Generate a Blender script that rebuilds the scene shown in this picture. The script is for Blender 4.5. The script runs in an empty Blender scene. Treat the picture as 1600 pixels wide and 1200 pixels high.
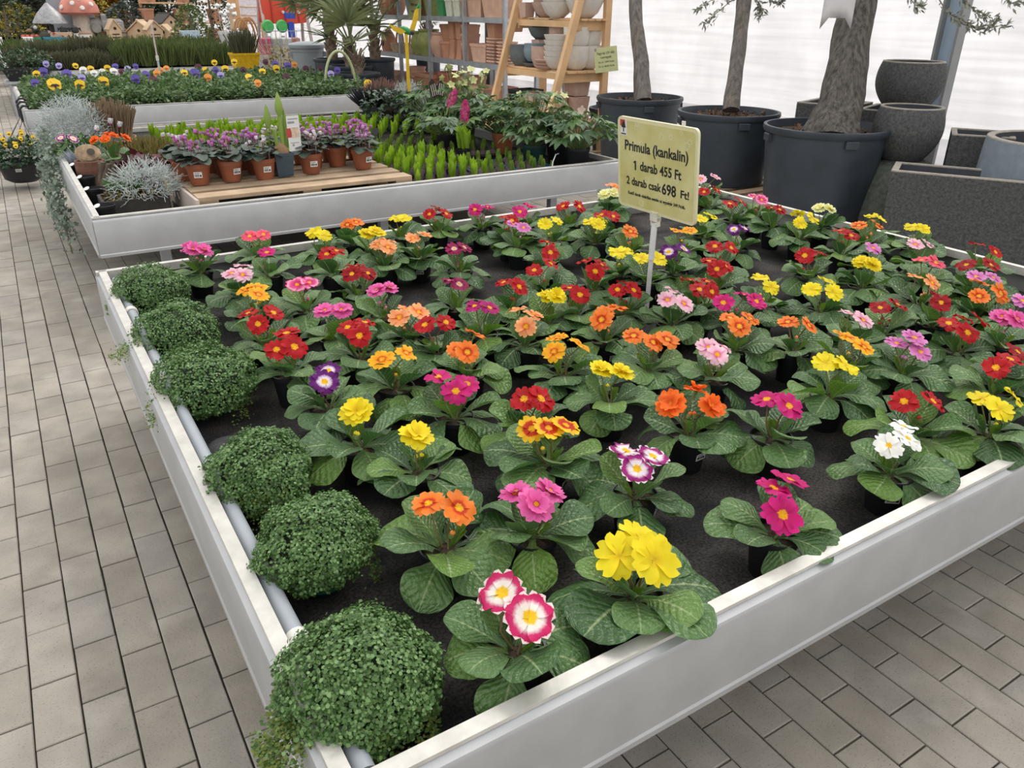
import bpy, bmesh, math, random
import numpy as np
from mathutils import Vector, Matrix, Quaternion
random.seed(7); rng = np.random.default_rng(7)
scene = bpy.context.scene
C = scene.collection
PI = math.pi
# ------------------------------------------------------------------ camera
FPX = 1213.907; EYE = 1.46
RM = np.array([[0.84935396, 0.2243428, -0.47777417], [-0.52777033, 0.37383732, -0.76269531], [0.00750461, 0.89995331, 0.43592168]])
cam_d = bpy.data.cameras.new('camera'); cam_d.sensor_width = 36; cam_d.lens = FPX / 1600 * 36
cam_d.clip_start = 0.05; cam_d.clip_end = 200
cam = bpy.data.objects.new('camera', cam_d); C.objects.link(cam)
m4 = Matrix([list(RM[i]) + [0] for i in range(3)] + [[0, 0, 0, 1]]); m4.translation = (0, 0, EYE)
cam.matrix_world = m4; scene.camera = cam
# ------------------------------------------------------------------ light
world = bpy.data.worlds.new('overcast'); scene.world = world; world.use_nodes = True
wn = world.node_tree.nodes; wl = world.node_tree.links
bg = wn['Background']; bg.inputs[1].default_value = 1.1
tc = wn.new('ShaderNodeTexCoord'); sx = wn.new('ShaderNodeSeparateXYZ'); mr = wn.new('ShaderNodeMapRange')
mr.inputs[1].default_value = -0.3; mr.inputs[2].default_value = 1.0; mr.inputs[3].default_value = 0.62; mr.inputs[4].default_value = 1.15
mx = wn.new('ShaderNodeMix'); mx.data_type = 'RGBA'; mx.blend_type = 'MULTIPLY'; mx.inputs[0].default_value = 1
mx.inputs[6].default_value = (1.0, 0.985, 0.965, 1)
wl.new(tc.outputs['Generated'], sx.inputs[0]); wl.new(sx.outputs[2], mr.inputs[0]); wl.new(mr.outputs[0], mx.inputs[7]); wl.new(mx.outputs[2], bg.inputs[0])
sun_d = bpy.data.lights.new('sun', 'SUN'); sun_d.energy = 1.0; sun_d.angle = math.radians(25); sun_d.color = (1, 0.97, 0.92)
sun = bpy.data.objects.new('sun', sun_d); C.objects.link(sun)
sun.rotation_euler = Vector((-0.62, -0.38, -0.9)).to_track_quat('-Z', 'Y').to_euler()
vs = scene.view_settings; vs.view_transform = 'Standard'; vs.look = 'None'; vs.gamma = 1; vs.use_curve_mapping = False; vs.exposure = 0.32

# ------------------------------------------------------------------ survey helpers (pixel of the photo -> place in the room)
def ray(px, py):
    return RM @ np.array([(px - 800) / FPX, -(py - 600) / FPX, -1.0])
def on_z(px, py, z):
    w = ray(px, py); t = (z - EYE) / w[2]; return (w[0] * t, w[1] * t, z)
def at(px, py, depth):
    w = ray(px, py) * depth; return (w[0], w[1], w[2] + EYE)
def proj(p):
    v = RM.T @ (np.array(p, float) - np.array([0, 0, EYE])); return 800 - FPX * v[0] / v[2], 600 + FPX * v[1] / v[2], -v[2]
# ------------------------------------------------------------------ materials
MATS = {}
def nodes(name):
    m = bpy.data.materials.new(name); m.use_nodes = True
    return m, m.node_tree.nodes, m.node_tree.links, m.node_tree.nodes['Principled BSDF']
def math_node(n, l, op, a, b=None, c=None):
    k = n.new('ShaderNodeMath'); k.operation = op
    for i, v in enumerate((a, b, c)):
        if v is None: continue
        if isinstance(v, (int, float)): k.inputs[i].default_value = v
        else: l.new(v, k.inputs[i])
    return k.outputs[0]
def mixc(n, l, f, a, b, blend='MIX'):
    k = n.new('ShaderNodeMix'); k.data_type = 'RGBA'; k.blend_type = blend
    for i, v in ((0, f), (6, a), (7, b)):
        if isinstance(v, (int, float)): k.inputs[i].default_value = v
        elif isinstance(v, tuple): k.inputs[i].default_value = (*v[:3], 1)
        else: l.new(v, k.inputs[i])
    return k.outputs[2]
def noise(n, l, scale, detail=3, co='Object', rough=.55):
    t = n.new('ShaderNodeTexCoord'); k = n.new('ShaderNodeTexNoise')
    k.inputs['Scale'].default_value = scale; k.inputs['Detail'].default_value = detail; k.inputs['Roughness'].default_value = rough
    l.new(t.outputs[co], k.inputs['Vector']); return k.outputs[0]
def bump(n, l, p, h, strength=.4, dist=.005):
    k = n.new('ShaderNodeBump'); k.inputs['Strength'].default_value = strength; k.inputs['Distance'].default_value = dist
    l.new(h, k.inputs['Height']); l.new(k.outputs[0], p.inputs['Normal'])
def M(name, col, rough=.6, metal=0, var=.15, scale=20, bmp=0, bscale=None, rnd=0, col2=None, spec=.5, bdist=.005, co='Object'):
    """mottled colour: noise between two tones, optional relief, optional per-object shift"""
    if name in MATS: return MATS[name]
    m, n, l, p = nodes(name)
    nz = noise(n, l, scale, 4, co)
    lo = tuple(c * (1 - var) for c in col); hi = col2 or tuple(min(1, c * (1 + var)) for c in col)
    mr = n.new('ShaderNodeMapRange'); mr.inputs[1].default_value = .3; mr.inputs[2].default_value = .7; l.new(nz, mr.inputs[0])
    o = mixc(n, l, mr.outputs[0], lo, hi)
    if rnd:
        oi = n.new('ShaderNodeObjectInfo'); hs = n.new('ShaderNodeHueSaturation')
        v = math_node(n, l, 'MULTIPLY_ADD', oi.outputs['Random'], 2 * rnd, 1 - rnd); l.new(v, hs.inputs['Value']); l.new(o, hs.inputs['Color']); o = hs.outputs[0]
    l.new(o, p.inputs['Base Color'])
    p.inputs['Roughness'].default_value = rough; p.inputs['Metallic'].default_value = metal; p.inputs['Specular IOR Level'].default_value = spec
    if bmp: bump(n, l, p, noise(n, l, bscale or scale * 3, 4, co), bmp, bdist)
    MATS[name] = m; return m
def leafmat(name, cols, rough=.45, trans=.25, veins=False, islands=False):
    """leaf: tone picked by the object's (or the leaf's own) random number, pale midrib and side veins along the leaf's UV"""
    if name in MATS: return MATS[name]
    m, n, l, p = nodes(name)
    if islands: r = n.new('ShaderNodeNewGeometry').outputs['Random Per Island']
    else: r = n.new('ShaderNodeObjectInfo').outputs['Random']
    ra = n.new('ShaderNodeValToRGB'); e = ra.color_ramp.elements
    while len(e) < len(cols): e.new(.5)
    for i, c in enumerate(cols): e[i].position = i / max(1, len(cols) - 1); e[i].color = (*c, 1)
    l.new(r, ra.inputs[0]); o = ra.outputs[0]
    if veins:
        uv = n.new('ShaderNodeUVMap'); s = n.new('ShaderNodeSeparateXYZ'); l.new(uv.outputs[0], s.inputs[0])
        u = math_node(n, l, 'ABSOLUTE', math_node(n, l, 'MULTIPLY_ADD', s.outputs[0], 2, -1)); v = s.outputs[1]
        w1 = noise(n, l, 9, 2, 'UV')
        ph = math_node(n, l, 'ADD', math_node(n, l, 'MULTIPLY', v, 9), math_node(n, l, 'MULTIPLY', u, -2.6))
        ph = math_node(n, l, 'ADD', ph, math_node(n, l, 'MULTIPLY', w1, .7))
        tri = math_node(n, l, 'PINGPONG', ph, .5)
        lat = math_node(n, l, 'LESS_THAN', tri, .045)
        lat = math_node(n, l, 'SMOOTH_MIN', math_node(n, l, 'SUBTRACT', 1, math_node(n, l, 'MULTIPLY', tri, 9)), 1, .1); lat = math_node(n, l, 'MAXIMUM', lat, 0)
        mid = math_node(n, l, 'MAXIMUM', math_node(n, l, 'SUBTRACT', 1, math_node(n, l, 'MULTIPLY', u, math_node(n, l, 'MULTIPLY_ADD', v, 14, 7))), 0)
        lite = mixc(n, l, .5, o, (.42, .52, .26))
        o2 = mixc(n, l, math_node(n, l, 'MULTIPLY', lat, .34), o, lite)
        o = mixc(n, l, math_node(n, l, 'MULTIPLY', mid, .85), o2, (.36, .46, .22))
        vo = n.new('ShaderNodeTexVoronoi'); vo.inputs['Scale'].default_value = 17; l.new(uv.outputs[0], vo.inputs['Vector'])
        hgt = math_node(n, l, 'ADD', math_node(n, l, 'MULTIPLY', tri, 1.6), math_node(n, l, 'MULTIPLY', vo.outputs['Distance'], -.9))
        bump(n, l, p, hgt, .55, .006)
    l.new(o, p.inputs['Base Color']); p.inputs['Roughness'].default_value = rough
    p.inputs['Specular IOR Level'].default_value = .6 if veins else .4
    if veins: p.inputs['Sheen Weight'].default_value = .06; p.inputs['Sheen Roughness'].default_value = .4
    if trans:
        t = n.new('ShaderNodeBsdfTranslucent'); hs = n.new('ShaderNodeHueSaturation'); hs.inputs['Value'].default_value = 1.3; hs.inputs['Saturation'].default_value = 1.15
        l.new(o, hs.inputs['Color']); l.new(hs.outputs[0], t.inputs[0])
        ms = n.new('ShaderNodeMixShader'); ms.inputs[0].default_value = trans
        l.new(p.outputs[0], ms.inputs[1]); l.new(t.outputs[0], ms.inputs[2]); l.new(ms.outputs[0], n['Material Output'].inputs[0])
    MATS[name] = m; return m
def petalmat(name, stops):
    """petal: colour by distance from the flower's throat (UV v), eye lobed across the petal"""
    if name in MATS: return MATS[name]
    m, n, l, p = nodes(name)
    uv = n.new('ShaderNodeUVMap'); s = n.new('ShaderNodeSeparateXYZ'); l.new(uv.outputs[0], s.inputs[0])
    u = math_node(n, l, 'ABSOLUTE', math_node(n, l, 'MULTIPLY_ADD', s.outputs[0], 2, -1))
    v = math_node(n, l, 'ADD', s.outputs[1], math_node(n, l, 'MULTIPLY', u, .13))
    v = math_node(n, l, 'ADD', v, math_node(n, l, 'MULTIPLY_ADD', noise(n, l, 8, 3, 'UV'), .16, -.08))
    ra = n.new('ShaderNodeValToRGB'); e = ra.color_ramp.elements
    while len(e) < len(stops): e.new(.5)
    for i, (q, c) in enumerate(stops): e[i].position = q; e[i].color = (*c, 1)
    l.new(v, ra.inputs[0])
    oi = n.new('ShaderNodeObjectInfo'); hs = n.new('ShaderNodeHueSaturation')
    l.new(math_node(n, l, 'MULTIPLY_ADD', oi.outputs['Random'], .24, .88), hs.inputs['Value']); l.new(ra.outputs[0], hs.inputs['Color'])
    l.new(hs.outputs[0], p.inputs['Base Color']); p.inputs['Roughness'].default_value = .6; p.inputs['Specular IOR Level'].default_value = .25
    t = n.new('ShaderNodeBsdfTranslucent'); l.new(hs.outputs[0], t.inputs[0])
    ms = n.new('ShaderNodeMixShader'); ms.inputs[0].default_value = .3
    l.new(p.outputs[0], ms.inputs[1]); l.new(t.outputs[0], ms.inputs[2]); l.new(ms.outputs[0], n['Material Output'].inputs[0])
    MATS[name] = m; return m
# ------------------------------------------------------------------ mesh helpers
class MB:
    def __init__(s): s.v = []; s.f = []; s.mi = []; s.uv = None
    def add(s, vs, fs, mi=0):
        o = len(s.v); s.v += [tuple(v) for v in vs]; s.f += [tuple(i + o for i in f) for f in fs]; s.mi += [mi] * len(fs); return s
    def box(s, c, d, rz=0, mi=0, ch=0):
        x, y, z = (q / 2 for q in d); k = ch
        vs = [(-x, -y, -z), (x, -y, -z), (x, y, -z), (-x, y, -z)]
        if k: vs += [(-x, -y, z - k), (x, -y, z - k), (x, y, z - k), (-x, y, z - k), (-x + k, -y + k, z), (x - k, -y + k, z), (x - k, y - k, z), (-x + k, y - k, z)]
        else: vs += [(-x, -y, z), (x, -y, z), (x, y, z), (-x, y, z)]
        fs = [(0, 3, 2, 1)]
        for b in range(0, 8 if k else 4, 4): fs += [(b, b + 1, b + 5, b + 4), (b + 1, b + 2, b + 6, b + 5), (b + 2, b + 3, b + 7, b + 6), (b + 3, b, b + 4, b + 7)]
        t = 8 if k else 4; fs.append((t, t + 1, t + 2, t + 3))
        ca, sa = math.cos(rz), math.sin(rz)
        return s.add([(c[0] + p[0] * ca - p[1] * sa, c[1] + p[0] * sa + p[1] * ca, c[2] + p[2]) for p in vs], fs, mi)
    def lathe(s, prof, n=24, c=(0, 0, 0), mi=0, cap0=True, cap1=False, sx=1, sy=1, ph=0):
        vs = []; fs = []
        for r, z in prof:
            for i in range(n): a = 2 * PI * i / n + ph; vs.append((c[0] + r * math.cos(a) * sx, c[1] + r * math.sin(a) * sy, c[2] + z))
        for k in range(len(prof) - 1):
            for i in range(n): j = (i + 1) % n; fs.append((k * n + i, k * n + j, (k + 1) * n + j, (k + 1) * n + i))
        if cap0: fs.append(tuple(range(n - 1, -1, -1)))
        if cap1: b = (len(prof) - 1) * n; fs.append(tuple(b + i for i in range(n)))
        return s.add(vs, fs, mi)
    def tube(s, pts, r, n=8, mi=0, cap=True):
        pts = [Vector(p) for p in pts]; rs = r if isinstance(r, (list, tuple)) else [r] * len(pts); vs = []; fs = []
        pu = None
        for i, p in enumerate(pts):
            d = (pts[min(i + 1, len(pts) - 1)] - pts[max(i - 1, 0)]).normalized()
            if pu is None: pu = Vector((0, 0, 1)) if abs(d.z) < .9 else Vector((1, 0, 0))
            a = d.cross(pu).normalized(); b = a.cross(d).normalized(); pu = b
            for k in range(n): t = 2 * PI * k / n; vs.append(p + (a * math.cos(t) + b * math.sin(t)) * rs[i])
        for i in range(len(pts) - 1):
            for k in range(n): j = (k + 1) % n; fs.append((i * n + k, i * n + j, (i + 1) * n + j, (i + 1) * n + k))
        if cap: fs.append(tuple(range(n - 1, -1, -1))); b = (len(pts) - 1) * n; fs.append(tuple(b + k for k in range(n)))
        return s.add(vs, fs, mi)
    def prism(s, poly, z0, z1, mi=0):
        n = len(poly); vs = [(x, y, z0) for x, y in poly] + [(x, y, z1) for x, y in poly]
        return s.add(vs, [tuple(range(n - 1, -1, -1)), tuple(range(n, 2 * n))] + [(i, (i + 1) % n, n + (i + 1) % n, n + i) for i in range(n)], mi)
    def xf(s, mat, start=0):
        for i in range(start, len(s.v)): s.v[i] = tuple(mat @ Vector(s.v[i]))
        return s
    def mesh(s, name, mats, smooth=True, angle=40):
        me = bpy.data.meshes.new(name); me.from_pydata(s.v, [], s.f)
        for m in (mats if isinstance(mats, (list, tuple)) else [mats]): me.materials.append(m)
        if any(s.mi): me.polygons.foreach_set('material_index', s.mi)
        if s.uv is not None:
            ul = me.uv_layers.new(name='UVMap'); li = np.zeros(len(me.loops), np.int32); me.loops.foreach_get('vertex_index', li)
            ul.data.foreach_set('uv', np.array(s.uv, np.float32)[li].ravel())
        if smooth:
            me.shade_smooth()
            if angle: me.set_sharp_from_angle(angle=math.radians(angle))
        me.update(); return me
def scatter_mesh(name, tv, tf, pos, rot, scl, mats, mi=None, uv=None, extra=None):
    """one mesh of many small pieces: template verts tv, faces tf (all the same size), placed by pos (n,3), rot (n,3,3), scl (n,) or (n,3)"""
    tv = np.array(tv, float); tf = np.array(tf, int); n = len(pos); k = len(tv); q = tf.shape[1]
    scl = np.asarray(scl, float); scl = scl[:, None, None] if scl.ndim == 1 else scl[:, None, :]
    V = np.einsum('nij,nkj->nki', rot, tv[None] * scl) + np.asarray(pos)[:, None]
    F = (tf[None] + (np.arange(n) * k)[:, None, None]).reshape(-1, q); V = V.reshape(-1, 3)
    if extra is not None:      # (verts, faces with q corners, material index)
        ev, ef = np.array(extra[0], float), np.array(extra[1], int); F = np.vstack([F, ef + len(V)]); V = np.vstack([V, ev])
    me = bpy.data.meshes.new(name); me.vertices.add(len(V)); me.vertices.foreach_set('co', V.ravel())
    me.loops.add(F.size); me.loops.foreach_set('vertex_index', F.ravel().astype(np.int32)); me.polygons.add(len(F))
    me.polygons.foreach_set('loop_start', (np.arange(len(F)) * q).astype(np.int32))
    for m in (mats if isinstance(mats, (list, tuple)) else [mats]): me.materials.append(m)
    if mi is not None or extra is not None:
        a = np.zeros(len(F), np.int32)
        if mi is not None: a[:n * len(tf)] = np.repeat(mi, len(tf))
        if extra is not None: a[n * len(tf):] = extra[2]
        me.polygons.foreach_set('material_index', a)
    me.update(calc_edges=True); me.validate(); me.shade_smooth(); return me
def basis(nrm, spin):
    """rotation matrices whose Z is nrm (n,3) and whose Y is turned by spin about it"""
    z = nrm / np.linalg.norm(nrm, axis=1, keepdims=True)
    ref = np.where(np.abs(z[:, 2:3]) < .95, np.array([[0, 0, 1.]]), np.array([[1., 0, 0]]))
    x = np.cross(ref, z); x /= np.linalg.norm(x, axis=1, keepdims=True); y = np.cross(z, x)
    c, s = np.cos(spin)[:, None], np.sin(spin)[:, None]
    return np.stack([x * c + y * s, y * c - x * s, z], axis=2)
def dirs(y, up):
    """rotation matrices whose Y is the direction y (n,3), Z as near up as can be"""
    y = y / np.linalg.norm(y, axis=1, keepdims=True); x = np.cross(y, up); x /= np.maximum(np.linalg.norm(x, axis=1, keepdims=True), 1e-6); z = np.cross(x, y)
    return np.stack([x, y, z], axis=2)
def obj(name, me, parent=None, loc=(0, 0, 0), rot=None, scale=None, mat=None):
    o = bpy.data.objects.new(name, me); C.objects.link(o)
    if parent is not None: o.parent = parent
    o.location = loc
    if rot is not None:
        if isinstance(rot, Quaternion): o.rotation_mode = 'QUATERNION'; o.rotation_quaternion = rot
        else: o.rotation_euler = rot
    if scale is not None: o.scale = scale if isinstance(scale, (tuple, list, Vector)) else (scale,) * 3
    return o
USED = {}
def tag(o, label, cat, group=None):
    o['label'] = label; o['category'] = cat
    if group: o['group'] = group
    USED.setdefault(label, []).append(o); return o
def thing(name, label, cat, loc=(0, 0, 0), rz=0, group=None, rot=None):
    o = obj(name, None, None, loc, rot or (0, 0, rz)); o.empty_display_size = .05; return tag(o, label, cat, group)
def struct(o): o['kind'] = 'structure'; return o
def stuff(o): o['kind'] = 'stuff'; return o
def qz(d):      # quaternion turning +Z to d
    return Vector(d).normalized().to_track_quat('Z', 'Y')
def copy_tree(o, parent=None):
    c = o.copy(); C.objects.link(c); c.parent = parent
    for ch in o.children: copy_tree(ch, c)
    return c
# ------------------------------------------------------------------ shared materials
ALU = M('brushed_aluminium', (.455, .465, .475), .5, .6, .08, 7, .08, 60)
LIP = M('worn_lit_lip', (.56, .545, .51), .55, .35, .14, 22, .12, 80)  # worn lip, same aluminium as the face; its bright top-lit look is painted in
ALU_DULL = M('dull_aluminium', (.60, .59, .57), .45, 1.0, .1, 5, .08, 60)
STEEL = M('galvanised_steel', (.45, .47, .50), .5, .7, .15, 8)
def cloth_mat():
    m, n, l, p = nodes('black_ground_cloth'); a = noise(n, l, 4.5, 6); b = noise(n, l, 170, 4)
    f = n.new('ShaderNodeMapRange'); f.inputs[1].default_value = .42; f.inputs[2].default_value = .68; l.new(a, f.inputs[0])
    g = n.new('ShaderNodeMapRange'); g.inputs[1].default_value = .35; g.inputs[2].default_value = .65; g.inputs[3].default_value = .5; g.inputs[4].default_value = 1.5; l.new(b, g.inputs[0])
    o = mixc(n, l, f.outputs[0], (.018, .018, .019), (.075, .068, .064)); l.new(mixc(n, l, 1, o, g.outputs[0], 'MULTIPLY'), p.inputs['Base Color']); p.inputs['Roughness'].default_value = .95; p.inputs['Specular IOR Level'].default_value = .2; bump(n, l, p, b, .8, .004); return m
MAT_CLOTH = cloth_mat()
BLACK = M('black_plastic', (.012, .013, .016), .42, 0, .2, 12)
NURSERY = M('hazed_dark_plastic', (.032, .042, .056), .5, 0, .25, 5)  # dark plastic lifted to blue-grey; the veil of haze is put into the colour
SOIL = M('potting_soil', (.045, .028, .018), 1, 0, .5, 60, 1, 120)
WHITE = M('white_paper', (.72, .72, .71), .6, 0, .04, 30)
INK = M('black_ink', (.015, .015, .017), .6, 0, .1, 30)
TERRA = M('terracotta', (.50, .25, .155), .85, 0, .14, 9, .15, 60, rnd=.12)
TERRA_P = M('pale_terracotta', (.60, .37, .27), .85, 0, .12, 9, .15, 60, rnd=.12)
PINE = M('pine_wood', (.66, .42, .22), .6, 0, .16, 4, .1, 40)
PALLET = M('pallet_wood', (.36, .26, .17), .8, 0, .25, 6, .3, 50, rnd=.2)
PVC = M('grey_pvc', (.33, .36, .40), .4, 0, .06, 10)
CREAM = M('cream_plastic', (.70, .69, .64), .4, 0, .05, 10)

# ------------------------------------------------------------------ floor: concrete pavers on a dark bed
def paver_mat():
    m, n, l, p = nodes('concrete_paver')
    oi = n.new('ShaderNodeObjectInfo'); ge = n.new('ShaderNodeNewGeometry')
    r = math_node(n, l, 'FRACT', math_node(n, l, 'ADD', oi.outputs['Random'], ge.outputs['Random Per Island']))
    ra = n.new('ShaderNodeValToRGB'); e = ra.color_ramp.elements; e.new(.5)
    for i, c in enumerate([(.29, .262, .226), (.342, .312, .271), (.313, .29, .262)]): e[i].position = i / 2; e[i].color = (*c, 1)
    l.new(r, ra.inputs[0])
    t = n.new('ShaderNodeTexCoord'); nw = n.new('ShaderNodeTexNoise'); nw.inputs['Scale'].default_value = 7; nw.inputs['Detail'].default_value = 5
    l.new(ge.outputs['Position'], nw.inputs['Vector'])
    f = n.new('ShaderNodeMapRange'); f.inputs[1].default_value = .35; f.inputs[2].default_value = .7; f.inputs[3].default_value = .86; f.inputs[4].default_value = 1.16; l.new(nw.outputs[0], f.inputs[0])
    o = mixc(n, l, 1, ra.outputs[0], f.outputs[0], 'MULTIPLY')
    n2 = n.new('ShaderNodeTexNoise'); n2.inputs['Scale'].default_value = 240; n2.inputs['Detail'].default_value = 3; l.new(ge.outputs['Position'], n2.inputs['Vector'])
    pits = n.new('ShaderNodeMapRange'); pits.inputs[1].default_value = .25; pits.inputs[2].default_value = .42; pits.inputs[3].default_value = .55; pits.inputs[4].default_value = 1; l.new(n2.outputs[0], pits.inputs[0])
    o = mixc(n, l, 1, o, pits.outputs[0], 'MULTIPLY')
    n3 = n.new('ShaderNodeTexNoise'); n3.inputs['Scale'].default_value = 4.3; n3.inputs['Detail'].default_value = 6; l.new(ge.outputs['Position'], n3.inputs['Vector'])
    st = n.new('ShaderNodeMapRange'); st.inputs[1].default_value = .6; st.inputs[2].default_value = .78; st.inputs[4].default_value = .35; l.new(n3.outputs[0], st.inputs[0])
    o = mixc(n, l, st.outputs[0], o, (.6, .565, .52))
    l.new(o, p.inputs['Base Color']); p.inputs['Roughness'].default_value = .8; p.inputs['Specular IOR Level'].default_value = .3
    n4 = n.new('ShaderNodeTexNoise'); n4.inputs['Scale'].default_value = 120; n4.inputs['Detail'].default_value = 4; l.new(ge.outputs['Position'], n4.inputs['Vector'])
    bump(n, l, p, n4.outputs[0], .35, .003); return m
PAV = paver_mat()
WALLX = 6.3; BACKY = 28.6
fl = MB(); fl.add([(-14, -3, -.012), (WALLX, -3, -.012), (WALLX, BACKY, -.012), (-14, BACKY, -.012)], [(0, 1, 2, 3)])
floor = struct(obj('floor', fl.mesh('floor', M('paver_joint_sand', (.055, .048, .04), 1, 0, .3, 30), False)))
PW, PL = .0984, .2008; GX0, GY0 = -.252, 2.1355
def under(x, y):
    for x0, x1, y0, y1 in ((.17, 3.28, .66, 3.2), (.25, 3.4, 4.1, 7.2), (.18, 3.65, 8.9, 11.6)):
        if x0 + .12 < x < x1 - .1 and y0 + .25 < y < y1: return True
    return False
pavs = []
for i in range(int((-2.6 - GX0) / PW), int((WALLX - GX0) / PW)):
    x = GX0 + (i + .5) * PW; off = (i % 2) * .455 * PL
    for j in range(-15, 100):
        y = GY0 + off + (j + .5) * PL
        if y < -.8: continue
        px, py, dp = proj((x, y, 0))
        seen = dp > .3 and -60 < px < 1660 and -40 < py < 1290
        if (y > 14 and x > .7) or (y > 8 and (x > 3.6 or not seen)): continue
        # seen area on the picture, 0 for pavers hidden under the benches
        a = 0 if not seen or under(x, y) or (x > .3 and y > 2.2 and not (3.15 < y < 4.2)) else (EYE / dp ** 3)
        pavs.append((a, x, y))
pavs.sort(reverse=True)
pm = MB().box((0, 0, -.006), (PW - .004, PL - .004, .012), ch=.002).mesh('paver', PAV, False)
for a, x, y in pavs[:300]:
    obj('paver', pm, floor, (x + random.uniform(-.0006, .0006), y, random.uniform(-.0012, .0012)), (random.uniform(-.004, .004), random.uniform(-.004, .004), random.uniform(-.004, .004)))
rest = np.array(pavs[300:])
bx = MB().box((0, 0, -.006), (PW - .004, PL - .004, .012)); nr = len(rest)
stuff(obj('paver_field', scatter_mesh('paver_field', bx.v, bx.f, np.column_stack([rest[:, 1], rest[:, 2], rng.uniform(-.0015, .0015, nr)]), basis(np.column_stack([rng.normal(0, .003, nr), rng.normal(0, .003, nr), np.ones(nr)]), np.zeros(nr) + PI / 2), np.ones(nr), PAV), floor)).data.shade_flat()

# ------------------------------------------------------------------ film walls
def film_mat():
    m, n, l, p = nodes('polythene_film')
    ge = n.new('ShaderNodeNewGeometry'); mp = n.new('ShaderNodeMapping'); mp.inputs['Scale'].default_value = (1.0, .35, 9); l.new(ge.outputs['Position'], mp.inputs['Vector'])
    nz = n.new('ShaderNodeTexNoise'); nz.inputs['Scale'].default_value = 2.2; nz.inputs['Detail'].default_value = 6; l.new(mp.outputs[0], nz.inputs['Vector'])
    n2 = n.new('ShaderNodeTexNoise'); n2.inputs['Scale'].default_value = 5; n2.inputs['Detail'].default_value = 4; mp2 = n.new('ShaderNodeMapping'); mp2.inputs['Scale'].default_value = (1, .5, .35); l.new(ge.outputs['Position'], mp2.inputs['Vector']); l.new(mp2.outputs[0], n2.inputs['Vector'])
    f = n.new('ShaderNodeMapRange'); f.inputs[1].default_value = .35; f.inputs[2].default_value = .65; f.inputs[3].default_value = .80; f.inputs[4].default_value = .92; l.new(nz.outputs[0], f.inputs[0])
    g = n.new('ShaderNodeMapRange'); g.inputs[1].default_value = .35; g.inputs[2].default_value = .65; g.inputs[3].default_value = .90; g.inputs[4].default_value = 1.04; l.new(n2.outputs[0], g.inputs[0])
    v = math_node(n, l, 'MINIMUM', math_node(n, l, 'MULTIPLY', f.outputs[0], g.outputs[0]), .96)
    o = mixc(n, l, 1, v, (1, .985, 1.0), 'MULTIPLY')
    t = n.new('ShaderNodeBsdfTranslucent'); l.new(o, t.inputs[0]); d = n.new('ShaderNodeBsdfDiffuse'); l.new(o, d.inputs[0])
    ms = n.new('ShaderNodeMixShader'); ms.inputs[0].default_value = .78; l.new(d.outputs[0], ms.inputs[1]); l.new(t.outputs[0], ms.inputs[2]); l.new(ms.outputs[0], n['Material Output'].inputs[0])
    return m
FILM = film_mat()
def sheet(name, a, b, z0, z1, nx=60, nz=10):
    mb = MB(); a, b = Vector(a), Vector(b); d = (b - a).normalized(); nrm = Vector((-d.y, d.x)); L = (b - a).length
    vs = []; fs = []
    for i in range(nx + 1):
        for k in range(nz + 1):
            t = i / nx; w = .02 * math.sin(t * L * 1.1) * math.sin(k / nz * PI); q = a + d * L * t + nrm * w; vs.append((q.x, q.y, z0 + (z1 - z0) * k / nz))
    for i in range(nx):
        for k in range(nz): o = i * (nz + 1) + k; fs.append((o, o + nz + 1, o + nz + 2, o + 1))
    mb.add(vs, fs); return struct(obj(name, mb.mesh(name, FILM)))
sheet('wall_right', (WALLX, -2), (WALLX, BACKY), -.02, 3.2)
sheet('wall_back', (WALLX, BACKY), (-14, BACKY), -.02, 4.2)
# greenhouse posts against the film
for i, (y, w) in enumerate(((3.72, .17), (10.6, .14), (17.4, .14), (24, .14))):
    mb = MB(); 
    for sx_ in (-1, 1): mb.box((0, sx_ * (w / 2 - .01), 1.6), (.1, .02, 3.2))
    t = struct(obj('trim_%d' % (i + 1), mb.mesh('post_flange', M('post_grey', (.23, .24, .24), .5, 0, .1, 8), False), None, (WALLX - .08, y, 0)))
    obj('post_web', MB().box((.02, 0, 1.6), (.02, w - .04, 3.2)).mesh('post_web', M('post_blue_grey', (.36, .46, .58), .45, 0, .06, 6), False), t)
sk = sheet('trim_5', (WALLX - .03, -2), (WALLX - .03, BACKY), 0, .55, 60, 2); sk.data.materials.clear(); sk.data.materials.append(FILM)

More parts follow.
